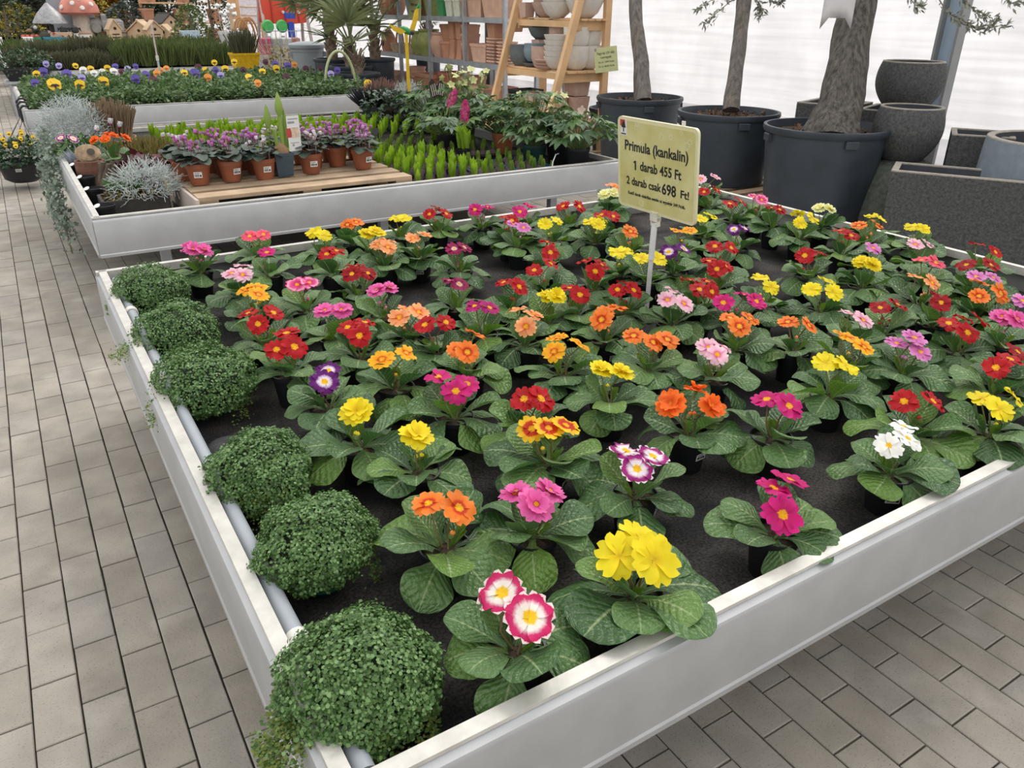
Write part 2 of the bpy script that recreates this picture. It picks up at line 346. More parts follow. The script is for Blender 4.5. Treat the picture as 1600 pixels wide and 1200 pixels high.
# ------------------------------------------------------------------ benches
RIM = .56; BED = .465
def rail_mesh(L):
    # cross-section (outward, z): lip on top, groove, shoulder and tall face
    prof = [(-.026, RIM - .03), (-.026, RIM), (0, RIM), (.001, RIM - .006), (-.003, RIM - .009), (.002, RIM - .012), (.010, RIM - .016), (.014, RIM - .024), (.014, .385), (.017, .380), (.017, .368), (.008, .366), (.006, RIM - .03)]
    n = len(prof); mb = MB(); mb.add([(0, -u, z) for u, z in prof] + [(L, -u, z) for u, z in prof], [(i, i + n, (i + 1) % n + n, (i + 1) % n) for i in range(n)] + [tuple(range(n)), tuple(range(2 * n - 1, n - 1, -1))])
    mb.mi = [0] * n + [0, 0]
    for i in (0, 1, 2): mb.mi[i] = 1
    return mb.mesh('rail', [ALU, LIP], True, 30)
def bench(x0, x1, y0, y1, label, bedmat, legs=True):
    t = thing('display_bench', label, 'bench', ((x0 + x1) / 2, (y0 + y1) / 2, 0)); cx, cy = (x0 + x1) / 2, (y0 + y1) / 2
    W, D = x1 - x0, y1 - y0
    a = rail_mesh(W + .02); b = rail_mesh(D - .0)
    obj('rail', a, t, (-W / 2 - .01, -D / 2, 0)); obj('rail', a, t, (W / 2 + .01, D / 2, 0), (0, 0, PI))
    obj('rail', b, t, (W / 2, -D / 2, 0), (0, 0, PI / 2)); obj('rail', b, t, (-W / 2, D / 2, 0), (0, 0, -PI / 2))
    nx, ny = 40, 30; vs = [(-W / 2 + .01 + (W - .02) * i / nx, -D / 2 + .01 + (D - .02) * j / ny, BED + random.uniform(-.002, .0)) for j in range(ny + 1) for i in range(nx + 1)]
    fs = [(j * (nx + 1) + i, j * (nx + 1) + i + 1, (j + 1) * (nx + 1) + i + 1, (j + 1) * (nx + 1) + i) for j in range(ny) for i in range(nx)]
    vs2 = [(v[0], v[1], .40) for v in (vs[0], vs[nx], vs[-1], vs[ny * (nx + 1)])]
    mb = MB().add(vs, fs); mb.add(vs2, [(3, 2, 1, 0)]); obj('bed_mat', mb.mesh('bed_mat', bedmat), t)
    lm = MB().box((0, 0, .2), (.05, .05, .4)).box((0, 0, .008), (.09, .09, .016)).mesh('leg', STEEL, False)
    for lx in (-W / 2 + .32, 0, W / 2 - .32):
        for ly in (-D / 2 + .32, D / 2 - .32): obj('leg', lm, t, (lx, ly, 0))
        obj('cross_beam', MB().box((0, 0, .38), (.04, D - .2, .035)).mesh('cross_beam', STEEL, False), t, (lx, 0, 0))
    return t
B1 = (.169, 3.276, .662, 3.205); B2 = (.25, 3.40, 4.10, 7.2); B3 = (.18, 3.66, 8.93, 11.65); B4 = (.2, 3.5, 14.2, 17.2)
bench(*B1, 'low aluminium bench filled with primulas, nearest of the benches', MAT_CLOTH)
bench(*B2, 'aluminium bench carrying the pallet of cyclamens and the hyacinth shoots', MAT_CLOTH)
bench(*B3, 'aluminium bench covered with potted pansies', MAT_CLOTH)
bench(*B4, 'far aluminium bench covered with green heather', MAT_CLOTH)

# irrigation pipe along the left rail of the near bench
pp = thing('drip_pipe', 'grey plastic pipe clipped inside the left rail of the primula bench', 'pipe', (.214, .7, .535))
obj('tube', MB().tube([(0, 0, 0), (0, 2.42, 0)], .0155, 14).mesh('tube', PVC), pp)
cl = MB().lathe([(.0165, 0), (.0205, .001), (.0205, .027), (.0165, .028)], 14, cap0=False).xf(Matrix.Rotation(-PI / 2, 4, 'X')).box((-.017, .014, 0), (.014, .02, .018)).mesh('clip', CREAM)
for y in (.27, 1.40, 2.02): obj('clip', cl, pp, (0, y, 0))
obj('tape', MB().lathe([(.0158, 0), (.0166, .0005), (.0166, .012), (.0158, .0125)], 14, cap0=False).xf(Matrix.Rotation(-PI / 2, 4, 'X')).mesh('tape', M('tan_tape', (.42, .25, .12), .6)), pp, (0, .50, 0))
# loose flap of cloth standing up at the rail
vs = []; fs = []
for i in range(9):
    for k in range(7):
        u, v = i / 8, k / 6
        vs.append((.235 + .085 * v + .008 * math.sin(u * 7), 1.60 + .20 * u + .02 * v, BED + .055 * math.sin(v * PI * .55 + .35) * (1 - .7 * v) * (.75 + .3 * math.sin(u * 3 + .4)) + .002))
for i in range(8):
    for k in range(6): fs.append((i * 7 + k, (i + 1) * 7 + k, (i + 1) * 7 + k + 1, i * 7 + k + 1))
fl_ = obj('cloth_flap', MB().add(vs, fs).mesh('cloth_flap', M('loose_cloth', (.05, .05, .053), .95, 0, .3, 20, .8, 400)))
sm = fl_.modifiers.new('thick', 'SOLIDIFY'); sm.thickness = .002
tag(fl_, 'loose flap of black ground cloth standing up against the left rail', 'cloth')
# white tag stuck to the outside of the near left corner
st = thing('rail_sticker', 'white triangular sticker with green print on the near left rail', 'sticker', (.169 - .0145, .80, .45))
tri = MB().add([(0, .075, -.008), (0, -.09, .04), (0, -.09, -.04), (-.001, .075, -.008), (-.001, -.09, .04), (-.001, -.09, -.04)], [(0, 1, 2), (5, 4, 3), (0, 3, 4, 1), (1, 4, 5, 2), (2, 5, 3, 0)])
obj('backing', tri.mesh('backing', WHITE, False), st)
g = MB(); g.add([(-.0015, -.03, .0), (-.0015, -.05, .012), (-.0015, -.075, .0), (-.0015, -.075, -.03), (-.0015, -.05, -.02)], [(0, 1, 2, 3, 4)])
obj('green_print', g.mesh('green_print', M('green_print', (.05, .3, .12), .5), False), st)
# ------------------------------------------------------------------ primulas
def leaf_grid(nc, nr, wfun, bend, cup, wave, veins=0, twist=0, notch=0, bull=0, ph=0, k=6.5):
    """leaf blade along +Y of length 1: bend = total turn downward along the blade (rad), cup = sides raised"""
    mb = MB(); uv = []; vs = []; ang = 0; y = z = 0
    for r in range(nr + 1):
        v = 1 - (1 - r / nr) ** 1.35; w = wfun(v)
        if r: a = -bend * (v ** 1.3); dv = v - pv; y += math.cos(a) * dv; z += math.sin(a) * dv
        pv = v
        for c in range(nc + 1):
            u = 2 * c / nc - 1; vv = v
            dx = u * w; dz = cup * u * u * w + wave * math.sin(v * 8 + ph + (1.6 if u > 0 else 0)) * u * u * w
            if bull: p = k * (v - .2 * abs(u)); dz += bull * abs(math.sin(PI * p)) * (1 - .35 * abs(u)) * min(1, v * 3) - bull * .8 * (1 - min(1, abs(u) * 5))
            dy = -notch * (1 - abs(u)) * max(0, v - .75) * 1.2
            a = -bend * (v ** 1.3); dz2 = dz
            vs.append((dx, y + dy - math.sin(a) * dz2, z + math.cos(a) * dz2)); uv.append(((u + 1) / 2, v))
    fs = [(r * (nc + 1) + c, r * (nc + 1) + c + 1, (r + 1) * (nc + 1) + c + 1, (r + 1) * (nc + 1) + c) for r in range(nr) for c in range(nc)]
    mb.add(vs, fs); mb.uv = uv; return mb
def prim_w(v, W=.33):
    if v < .16: return .05 + .05 * v
    t = (v - .16) / .84; T = .60
    return .055 + (W - .055) * math.sin(PI / 2 * t / T) ** 1.35 if t < T else max(.012, W * math.sqrt(max(0, 1 - ((t - T) / (1.003 - T)) ** 2)))
PLEAF = leafmat('primula_leaf', [(.038, .102, .026), (.055, .136, .035), (.078, .172, .046), (.108, .212, .062), (.125, .245, .032)], .38, .2, veins=True)
PLEAF_Y = leafmat('young_primula_leaf', [(.10, .20, .025), (.15, .27, .03)], .42, .28, veins=True)
leaf_meshes = []
for i in range(9):
    bend = (.35, .6, .9, 1.15, .5, .75, 1.0, .2, 1.25)[i]; W = (.38, .35, .40, .37, .33, .41, .36, .39, .38)[i]
    leaf_meshes.append(leaf_grid(8, 14, lambda v, W=W: prim_w(v, W), bend, (.25, .1, -.15, -.1, .4, .05, .0, .3, -.2)[i], (.10, .18, .12, .2, .10, .15, .22, .06, .2)[i], bull=.013, ph=i * 1.7).mesh('primula_leaf', PLEAF))
young = [leaf_grid(6, 10, lambda v: prim_w(v, .25), -.25, .7, .15, bull=.012, ph=i).mesh('young_leaf', PLEAF_Y) for i in range(2)]
Y_ = (.86, .52, .012); YE = (.80, .36, .008)
SCH = {  # name: (words, colour stops from throat to edge, double)
 'red': ('red', [(0, Y_), (.27, YE), (.30, (.40, .006, .010)), (1, (.47, .006, .012))], 0),
 'dred': ('dark red', [(0, Y_), (.24, YE), (.27, (.28, .003, .008)), (1, (.36, .004, .012))], 0),
 'yel': ('yellow', [(0, (.60, .38, .01)), (.16, (.74, .53, .01)), (.4, (.82, .66, .012)), (1, (.84, .70, .02))], 0),
 'yeld': ('double yellow', [(0, (.70, .48, .01)), (.5, (.82, .64, .012)), (1, (.84, .70, .02))], 1),
 'ora': ('orange', [(0, Y_), (.24, (.8, .38, .01)), (.28, (.52, .03, .008)), (.40, (.60, .05, .008)), (.50, (.84, .19, .02)), (1, (.88, .25, .045))], 0),
 'orad': ('double orange', [(0, Y_), (.25, (.75, .10, .01)), (1, (.90, .17, .015))], 1),
 'amb': ('amber', [(0, Y_), (.2, YE), (.3, (.62, .07, .008)), (.45, (.88, .36, .012)), (1, (.92, .47, .015))], 0),
 'ambr': ('yellow and red', [(0, Y_), (.24, YE), (.28, (.48, .02, .005)), (.55, (.60, .05, .006)), (.66, (.90, .50, .02)), (1, (.92, .58, .02))], 0),
 'mag': ('magenta', [(0, Y_), (.25, YE), (.28, (.50, .008, .12)), (1, (.60, .012, .20))], 0),
 'magp': ('purple magenta', [(0, Y_), (.24, YE), (.28, (.36, .005, .11)), (1, (.44, .01, .18))], 0),
 'pnk': ('pink', [(0, Y_), (.22, YE), (.27, (.36, .015, .12)), (.36, (.74, .10, .36)), (1, (.80, .16, .44))], 1),
 'lil': ('lilac pink', [(0, Y_), (.2, YE), (.26, (.55, .12, .35)), (1, (.74, .27, .60))], 0),
 'lpk': ('pale pink', [(0, Y_), (.22, YE), (.27, (.68, .12, .30)), (.5, (.86, .48, .60)), (1, (.88, .56, .66))], 0),
 'cor': ('coral pink', [(0, Y_), (.24, YE), (.28, (.72, .06, .13)), (1, (.84, .13, .20))], 0),
 'hpw': ('hot pink and white', [(0, Y_), (.2, YE), (.26, (.62, .02, .16)), (.6, (.80, .10, .30)), (.85, (.88, .45, .60)), (1, (.7, .05, .25))], 0),
 'rdw': ('crimson and white', [(0, (.86, .58, .02)), (.26, (.86, .55, .02)), (.33, (.88, .80, .68)), (.50, (.88, .80, .78)), (.68, (.62, .03, .16)), (.97, (.56, .008, .10)), (1, (.86, .7, .7))], 0),
 'prw': ('purple and white', [(0, Y_), (.24, Y_), (.31, (.86, .80, .82)), (.50, (.82, .70, .78)), (.68, (.36, .015, .20)), (.97, (.28, .008, .16)), (1, (.85, .75, .8))], 0),
 'vio': ('violet and white', [(0, Y_), (.24, Y_), (.30, (.85, .82, .86)), (.44, (.7, .55, .75)), (.58, (.13, .006, .16)), (1, (.10, .004, .13))], 0),
 'bur': ('burgundy', [(0, Y_), (.18, YE), (.24, (.8, .6, .65)), (.4, (.25, .004, .06)), (1, (.30, .008, .08))], 0),
 'wht': ('white', [(0, Y_), (.2, Y_), (.27, (.88, .86, .80)), (1, (.90, .90, .89))], 0),
 'pal': ('pale lemon', [(0, Y_), (.2, (.8, .75, .2)), (1, (.84, .86, .50))], 1),
 'sal': ('salmon orange', [(0, Y_), (.22, YE), (.28, (.7, .12, .03)), (.45, (.88, .32, .13)), (1, (.90, .42, .18))], 0),
}
def petal_w(v): return .06 + .345 * math.sin(min(1, v / .7) * PI / 2) ** 1.15 if v < .68 else .405 * math.sqrt(max(0, 1 - .88 * ((v - .68) / .32) ** 2))
petal_sh = [leaf_grid(6, 7, petal_w, b, c, w, notch=.6, ph=p) for b, c, w, p in ((.25, .10, .16, 0), (.45, .05, .22, 2), (.1, .14, .2, 4))]
PETAL = {}
EYE_T = MB().lathe([(.012, -.012), (.05, -.004), (.11, .012), (.135, .02)], 10, cap0=True).lathe([(.006, -.02), (.05, .0), (.045, .03), (.01, .035)], 8, cap1=True)
CALYX = leafmat('primula_calyx', [(.14, .2, .06), (.2, .27, .09)], .5, .1)
EYEM = {}
for k, (wd, stops, dbl) in SCH.items():
    pmt = petalmat('petal_' + k, stops)
    PETAL[k] = []
    for s in petal_sh:
        me = s.mesh('petal', pmt); PETAL[k].append(me)
EYE_ME = MB()
EYE_ME.lathe([(.03, .0), (.07, .015), (.085, .035)], 10, mi=0, cap0=True).lathe([(.02, .01), (.03, .04), (.01, .05)], 8, mi=0, cap1=True)
EYE_ME.lathe([(.05, -.42), (.10, -.30), (.12, -.08), (.05, -.0)], 8, mi=1, cap0=True)
EYE_ME = EYE_ME.mesh('flower_eye', [M('primula_eye', (.78, .45, .012), .6), CALYX])
STEM = MB().tube([(0, 0, 0), (.02, .01, .5), (0, 0, 1)], [.0024, .002, .0018], 6).mesh('flower_stem', leafmat('primula_stem', [(.16, .10, .05), (.14, .2, .06)], .5, 0))
BUD = MB().lathe([(.002, 0), (.006, .004), (.0065, .012), (.003, .02), (.0005, .022)], 8)
BUDM = {}
POT = MB().lathe([(.036, 0), (.0365, .001), (.046, .082), (.049, .083), (.0495, .095), (.046, .0955), (.0455, .086), (.044, .080)], 28, cap0=True).mesh('pot', BLACK)
SOILD = MB().lathe([(.0445, .0), (.03, .004), (.001, .006)], 20, cap0=False).mesh('soil', SOIL)
def barcode(w, h, mats_=None, text=True):
    """price sticker: white slip with bars and lines of print, bent round nothing, 1 mm proud"""
    mb = MB().box((0, 0, 0), (w, .0008, h)); return mb.mesh('price_sticker', WHITE, False)
def barcode_print(w, h):
    mb = MB(); x = -w * .4
    while x < w * .15: b = random.choice((.02, .03, .05)) * w; mb.box((x + b / 2, -.0006, -h * .12), (b, .0004, h * .4)); x += b * 1.9
    mb.box((w * .3, -.0006, -h * .15), (w * .2, .0004, h * .3)); mb.box((-w * .1, -.0006, h * .28), (w * .6, .0004, h * .08))
    return mb.mesh('barcode', INK, False)
STK = barcode(.030, .018); STKP = barcode_print(.030, .018)
def flower(root, k, p, nrm, r, dbl):
    q = qz(nrm) @ Quaternion((0, 0, 1), random.uniform(0, 6.28))
    f = obj('flower', EYE_ME, root, p, q, r)
    n = random.choice((6, 6, 7)) if not dbl else 7; ms = PETAL[k]
    for i in range(n):
        a = 2 * PI * i / n + random.uniform(-.08, .08)
        obj('petal', random.choice(ms), f, (0, 0, .02 + (i % 2) * .03), (random.uniform(.02, .24), 0, a), (random.uniform(.98, 1.12) * (1.16 if n == 5 else 1.0), random.uniform(.92, 1.04), 1))
    if dbl:
        for i in range(6):
            a = 2 * PI * (i + .5) / 6 + random.uniform(-.15, .15); obj('petal', random.choice(ms), f, (0, 0, .08), (random.uniform(.5, .85), 0, a), (.85, random.uniform(.62, .8), 1))
    return f
P_ = []   # every primula: flower pixels in the photo, kind, leaf size factor
FS = {}
def P(k, *pts, s=1.0, f=1.0): FS[len(P_)] = f; P_.append((k, pts, s))
P('rdw', (785, 930), (828, 967), f=1.2); P('yel', (968, 867), (1022, 877), (1000, 845), s=1.15, f=1.25); P('ora', (670, 790), (717, 797), s=1.15, f=1.05)
P('pnk', (806, 770), (836, 790), (858, 768), s=1.05); P('prw', (978, 704), (1020, 712), (995, 733), s=1.1, f=1.05); P('mag', (1208, 764), (1234, 752), (1222, 806), s=1.0, f=1.08)
P('yeld', (650, 682), s=1.0, f=1.15); P('yeld', (557, 643), s=1.15, f=1.15); P('ambr', (832, 665), (858, 672), (882, 668), s=1.15); P('red', (822, 622), (842, 625))
P('mag', (685, 590), (730, 600), (712, 612), s=1.05); P('vio', (507, 597), (513, 580)); P('amb', (597, 562), (634, 553)); P('ora', (715, 545), (745, 520), (730, 552))
P('red', (432, 545), (460, 543), (448, 522)); P('red', (562, 527), (543, 510), (570, 505)); P('red', (403, 506), (388, 490), (427, 489)); P('red', (664, 508), (697, 505))
P('sal', (624, 495), (640, 485), (652, 488)); P('pnk', (508, 487), (534, 486)); P('magp', (742, 480), (765, 482)); P('sal', (807, 482), (833, 492), (822, 516))
P('amb', (870, 530), (906, 538), (866, 548)); P('yeld', (940, 580), (970, 583)); P('orad', (1048, 633), (1088, 612), (1112, 633), s=1.1); P('mag', (1198, 624), (1232, 637))
P('lpk', (1108, 545), (1128, 540), (1120, 553)); P('ora', (1020, 536), (1042, 532), (990, 527)); P('ora', (965, 480), (945, 487), (940, 500)); P('ora', (1140, 497), (1172, 497), (1155, 512))
P('lpk', (1052, 455), (1068, 474), (1043, 467)); P('mag', (1163, 460), (1182, 470), (1130, 473)); P('ora', (1232, 502), (1264, 508)); P('yel', (1290, 568), (1322, 572), s=1.1)
P('red', (1412, 628), (1457, 628), s=1.1); P('wht', (1418, 686), (1411, 668), (1388, 698)); P('yel', (1535, 622), (1560, 641), (1583, 622), s=1.1); P('amb', (1318, 525), (1350, 541), (1332, 532))
P('lil', (1405, 535), (1438, 545), (1424, 537)); P('lpk', (1328, 490), (1348, 500)); P('dred', (1375, 481), (1402, 478)); P('red', (1482, 505), (1512, 520), (1535, 497), (1505, 500))
P('red', (1578, 562), (1556, 573)); P('pnk', (1565, 494), (1588, 500)); P('ora', (1530, 463), (1563, 459), (1530, 443)); P('yel', (1268, 452), (1302, 457), (1293, 432))
P('yel', (1188, 436), (1205, 448)); P('sal', (1432, 432), (1456, 442)); P('lil', (1525, 433), (1552, 433)); P('dred', (1463, 460), (1470, 473)); P('yeld', (1363, 413), (1346, 410))
P('cor', (1440, 406), (1462, 411)); P('lpk', (1430, 384), (1450, 380)); P('lil', (1364, 388)); P('red', (1257, 401), (1280, 395)); P('red', (1330, 367), (1312, 362))
P('yel', (1362, 339), (1374, 342)); P('ora', (1371, 350), (1342, 353)); P('yel', (1425, 355), (1443, 357)); P('yel', (1249, 350), (1270, 343), (1244, 333)); P('pal', (1280, 325), (1296, 327))
P('dred', (1205, 325), (1218, 328)); P('red', (1525, 383), (1555, 393)); P('dred', (1510, 414), (1548, 414)); P('red', (1117, 385), (1142, 388)); P('red', (1108, 408), (1132, 415), (1120, 422))
P('red', (1078, 437), (1105, 440), (1093, 452), (1112, 456)); P('vio', (1045, 393), (1068, 390)); P('yel', (1003, 404), (1028, 407)); P('yel', (965, 395), (978, 392)); P('ora', (985, 363))
P('amb', (1058, 360), (1078, 361)); P('yel', (1095, 341), (1110, 338)); P('vio', (1147, 358), (1163, 357)); P('lpk', (1095, 281), (1118, 277)); P('red', (1100, 300), (1120, 297))
P('red', (1140, 318), (1157, 316)); P('hpw', (1178, 309), (1190, 312)); P('yel', (922, 347), (940, 342), (935, 352)); P('red', (940, 335), (958, 338)); P('red', (880, 322), (905, 323))
P('sal', (955, 289), (962, 292)); P('pal', (945, 303), (958, 302)); P('mag', (812, 331), (828, 322)); P('yel', (852, 351), (870, 346)); P('lil', (802, 350), (818, 356)); P('red', (855, 380), (860, 393))
P('red', (835, 421), (860, 411)); P('red', (914, 408), (940, 413), (930, 426)); P('red', (787, 440), (811, 449)); P('yeld', (856, 460), (868, 464)); P('red', (890, 449), (906, 460))
P('red', (990, 454), (965, 453), (978, 443)); P('mag', (742, 329), (762, 324)); P('red', (671, 335), (697, 333), (683, 325)); P('bur', (710, 390), (725, 387)); P('sal', (645, 372), (664, 369))
P('sal', (590, 381), (607, 378), (606, 386)); P('yeld', (574, 365), (588, 365)); P('yel', (620, 340), (632, 341)); P('ora', (543, 350), (556, 348)); P('yel', (490, 363), (506, 367)); P('red', (511, 396), (525, 393))
P('dred', (555, 418), (575, 427), (550, 429)); P('pnk', (592, 455), (605, 453)); P('hpw', (466, 445), (482, 443)); P('cor', (390, 370), (412, 368)); P('mag', (417, 394)); P('pnk', (295, 385), (318, 392), (303, 392))
P('lpk', (379, 429), (362, 427), (380, 416)); P('amb', (385, 454), (402, 451), (404, 462)); P('bur', (705, 440), (717, 444)); P('red', (800, 345), (790, 340)); P('dred', (1590, 548)); P('lil', (1598, 470))
ZF = .645
prims = []
for k, pts, s in P_:
    h = [on_z(x, y, ZF) for x, y in pts]; cx = sum(p[0] for p in h) / len(h); cy = sum(p[1] for p in h) / len(h)
    prims.append([k, pts, s, h, min(max(cx, B1[0] + .26), B1[1] - .06), min(max(cy, B1[2] + .085), B1[3] - .06)])
# ease crowded pots apart so that no two share the same spot
for it in range(60):
    for i in range(len(prims)):
        for j in range(i):
            a, b = prims[i], prims[j]; dx, dy = a[4] - b[4], a[5] - b[5]; dd = math.hypot(dx, dy)
            if dd < .112:
                ux, uy = (dx / dd, dy / dd) if dd > 1e-4 else (1, 0); m_ = (.112 - dd) / 2
                a[4] += ux * m_; a[5] += uy * m_; b[4] -= ux * m_; b[5] -= uy * m_
    for a in prims: a[4] = min(max(a[4], B1[0] + .26), B1[1] - .085); a[5] = min(max(a[5], B1[2] + .085), B1[3] - .085)
def where(x, y):
    fx, fy = (x - B1[0]) / (B1[1] - B1[0]), (y - B1[2]) / (B1[3] - B1[2])
    if fy < .12: return 'at the front rail'
    if fy > .86: return 'by the far rail'
    if fx > .86: return 'by the right rail'
    if fx < .17: return 'beside the green mounds'
    if math.hypot(x - 1.8, y - 1.96) < .3: return 'near the sign pole'
    return None
def prim_label(i):
    a = prims[i]; w = SCH[a[0]][0]; n = len(a[1]); num = {1: 'one bloom', 2: 'two blooms', 3: 'three blooms', 4: 'four blooms'}[n]
    best = {}
    for j, b in enumerate(prims):
        if j == i: continue
        dx, dy = b[4] - a[4], b[5] - a[5]; dd = math.hypot(dx, dy)
        px, _, _ = proj((b[4], b[5], ZF)); px0, _, _ = proj((a[4], a[5], ZF))
        side = 'left' if px < px0 - abs(proj((b[4], b[5], ZF))[1] - proj((a[4], a[5], ZF))[1]) * .7 else 'right' if px > px0 + abs(proj((b[4], b[5], ZF))[1] - proj((a[4], a[5], ZF))[1]) * .7 else 'front' if dd and proj((b[4], b[5], ZF))[1] > proj((a[4], a[5], ZF))[1] else 'behind'
        if side not in best or dd < best[side][0]: best[side] = (dd, SCH[b[0]][0])
    ns = [(best[s][0], s, best[s][1]) for s in best if best[s][0] < .8]; ns.sort()
    ph = {'left': 'right of a %s one', 'right': 'left of a %s one', 'front': 'behind a %s one', 'behind': 'in front of a %s one'}
    loc = where(a[4], a[5]); out = []
    base = '%s primula with %s' % (w, num)
    cand = []
    if loc: cand.append('%s %s' % (base, loc))
    for _, s, c in ns: cand.append('%s, %s' % (base, ph[s] % c))
    if loc:
        for _, s, c in ns: cand.append('%s %s, %s' % (base, loc, ph[s] % c))
    for x in range(len(ns)):
        for y in range(x): cand.append('%s primula, %s, %s' % (w, ph[ns[x][1]] % ns[x][2], ph[ns[y][1]] % ns[y][2]))
    return cand
cands = [prim_label(i) for i in range(len(prims))]
cnt = {}
for c in cands:
    for q in set(c): cnt[q] = cnt.get(q, 0) + 1
labels = []
for c in cands:
    u = [q for q in c if cnt[q] == 1 and len(q.split()) <= 16]; labels.append(u[0] if u else next((q for q in c[::-1] if len(q.split()) <= 16), c[0]))
def budmesh(k):
    if k not in BUDM:
        e = SCH[k][1][-1][1]; mb = MB(); mb.lathe([(.002, 0), (.0055, .003), (.006, .011), (.0045, .015)], 8, mi=0); mb.lathe([(.0045, .012), (.005, .017), (.001, .022)], 8, mi=1, cap0=False)
        BUDM[k] = mb.mesh('bud', [CALYX, M('bud_' + k, e, .6)])
    return BUDM[k]
def primula_plant(root, k, flowers, s, zc, seed, leaves=12, r=.0325, stickers=False):
    """rosette of leaves round a crown at height zc over the root, flowers [(x,y,z)] in root space"""
    rr = random.Random(seed); dbl = SCH[k][2]; a0 = rr.uniform(0, 6.28)
    for i in range(leaves):
        ring = 0 if i < leaves * .45 else 1 if i < leaves * .8 else 2
        a = a0 + i * 2.39996 + rr.uniform(-.25, .25)
        L = (rr.uniform(.105, .13), rr.uniform(.092, .118), rr.uniform(.075, .10))[ring] * s
        pitch = (rr.uniform(.08, .55), rr.uniform(.42, .95), rr.uniform(.85, 1.25))[ring]
        me = leaf_meshes[rr.choice(((2, 3, 5, 6, 8), (0, 1, 2, 4, 5, 6), (0, 4, 7, 1))[ring])]
        st_ = .012
        obj('leaf', me, root, (-math.sin(a) * st_, math.cos(a) * st_, zc + rr.uniform(-.004, .004)), (pitch, rr.uniform(-.3, .3), a), (L * rr.uniform(.92, 1.12), L, L))
    for i in range(2):
        a = rr.uniform(0, 6.28); L = rr.uniform(.04, .055) * s; obj('leaf', young[i], root, (-math.sin(a) * .008, math.cos(a) * .008, zc), (rr.uniform(.7, 1.1), 0, a), (L, L, L))
    for x, y, z in flowers:
        out = Vector((x, y, 0)); nrm = Vector((0, 0, 1)) + out * 9 + Vector((rr.uniform(-.3, .25), rr.uniform(-.55, -.1), 0))
        nrm.normalize(); rr_ = r * rr.uniform(.92, 1.08) * (1.04 if dbl else 1)
        flower(root, k, (x, y, z), nrm, rr_, dbl)
        b = Vector((x * .2, y * .2, zc)); e = Vector((x, y, z)) - nrm * .35 * rr_; d = e - b
        obj('flower_stem', STEM, root, b, qz(d), (1, 1, d.length))
    for i in range(rr.choice((0, 1, 2, 3))):
        a = rr.uniform(0, 6.28); q = rr.uniform(.006, .02); obj('bud', budmesh(k), root, (q * math.cos(a), q * math.sin(a), zc + rr.uniform(.02, .04)), (rr.uniform(-.4, .4), rr.uniform(-.4, .4), 0))
for i, (k, pts, s, h, cx, cy) in enumerate(prims):
    root = thing('primula', labels[i], 'primula', (cx, cy, BED), 0, 'primulas on the near bench')
    rz = (i * 1.7) % 6.28
    obj('pot', POT, root, (0, 0, 0), (0, 0, rz)); obj('soil', SOILD, root, (0, 0, .084))
    if i % 4 == 0 or i in (35, 36):
        a = 3.9 + (i * .37) % 1.6; rr_ = .0432; s_ = obj('price_sticker', STK, root, (rr_ * math.cos(a), rr_ * math.sin(a), .05), (.12, 0, a + PI / 2)); obj('barcode', STKP, s_)
    zc = .09; fl3 = []; n = len(h); rr = random.Random(i)
    for j, p in enumerate(h):
        dx, dy = p[0] - cx, p[1] - cy; dd = math.hypot(dx, dy)
        if dd > .075: dx, dy = dx * .075 / dd, dy * .075 / dd
        fl3.append((dx, dy, ZF - BED + rr.uniform(-.004, .004)))
    # flowers keep clear of each other
    for it in range(8):
        for x in range(n):
            for y in range(x):
                a, b = fl3[x], fl3[y]; d = Vector((a[0] - b[0], a[1] - b[1], 0))
                if d.length < .040: u = d.normalized() if d.length > 1e-4 else Vector((1, 0, 0)); m_ = (.040 - d.length) / 2; fl3[x] = (a[0] + u.x * m_, a[1] + u.y * m_, a[2] + .001); fl3[y] = (b[0] - u.x * m_, b[1] - u.y * m_, b[2] - .001)
    primula_plant(root, k, fl3, s, zc, i, leaves=12, r=.035 * FS[i])

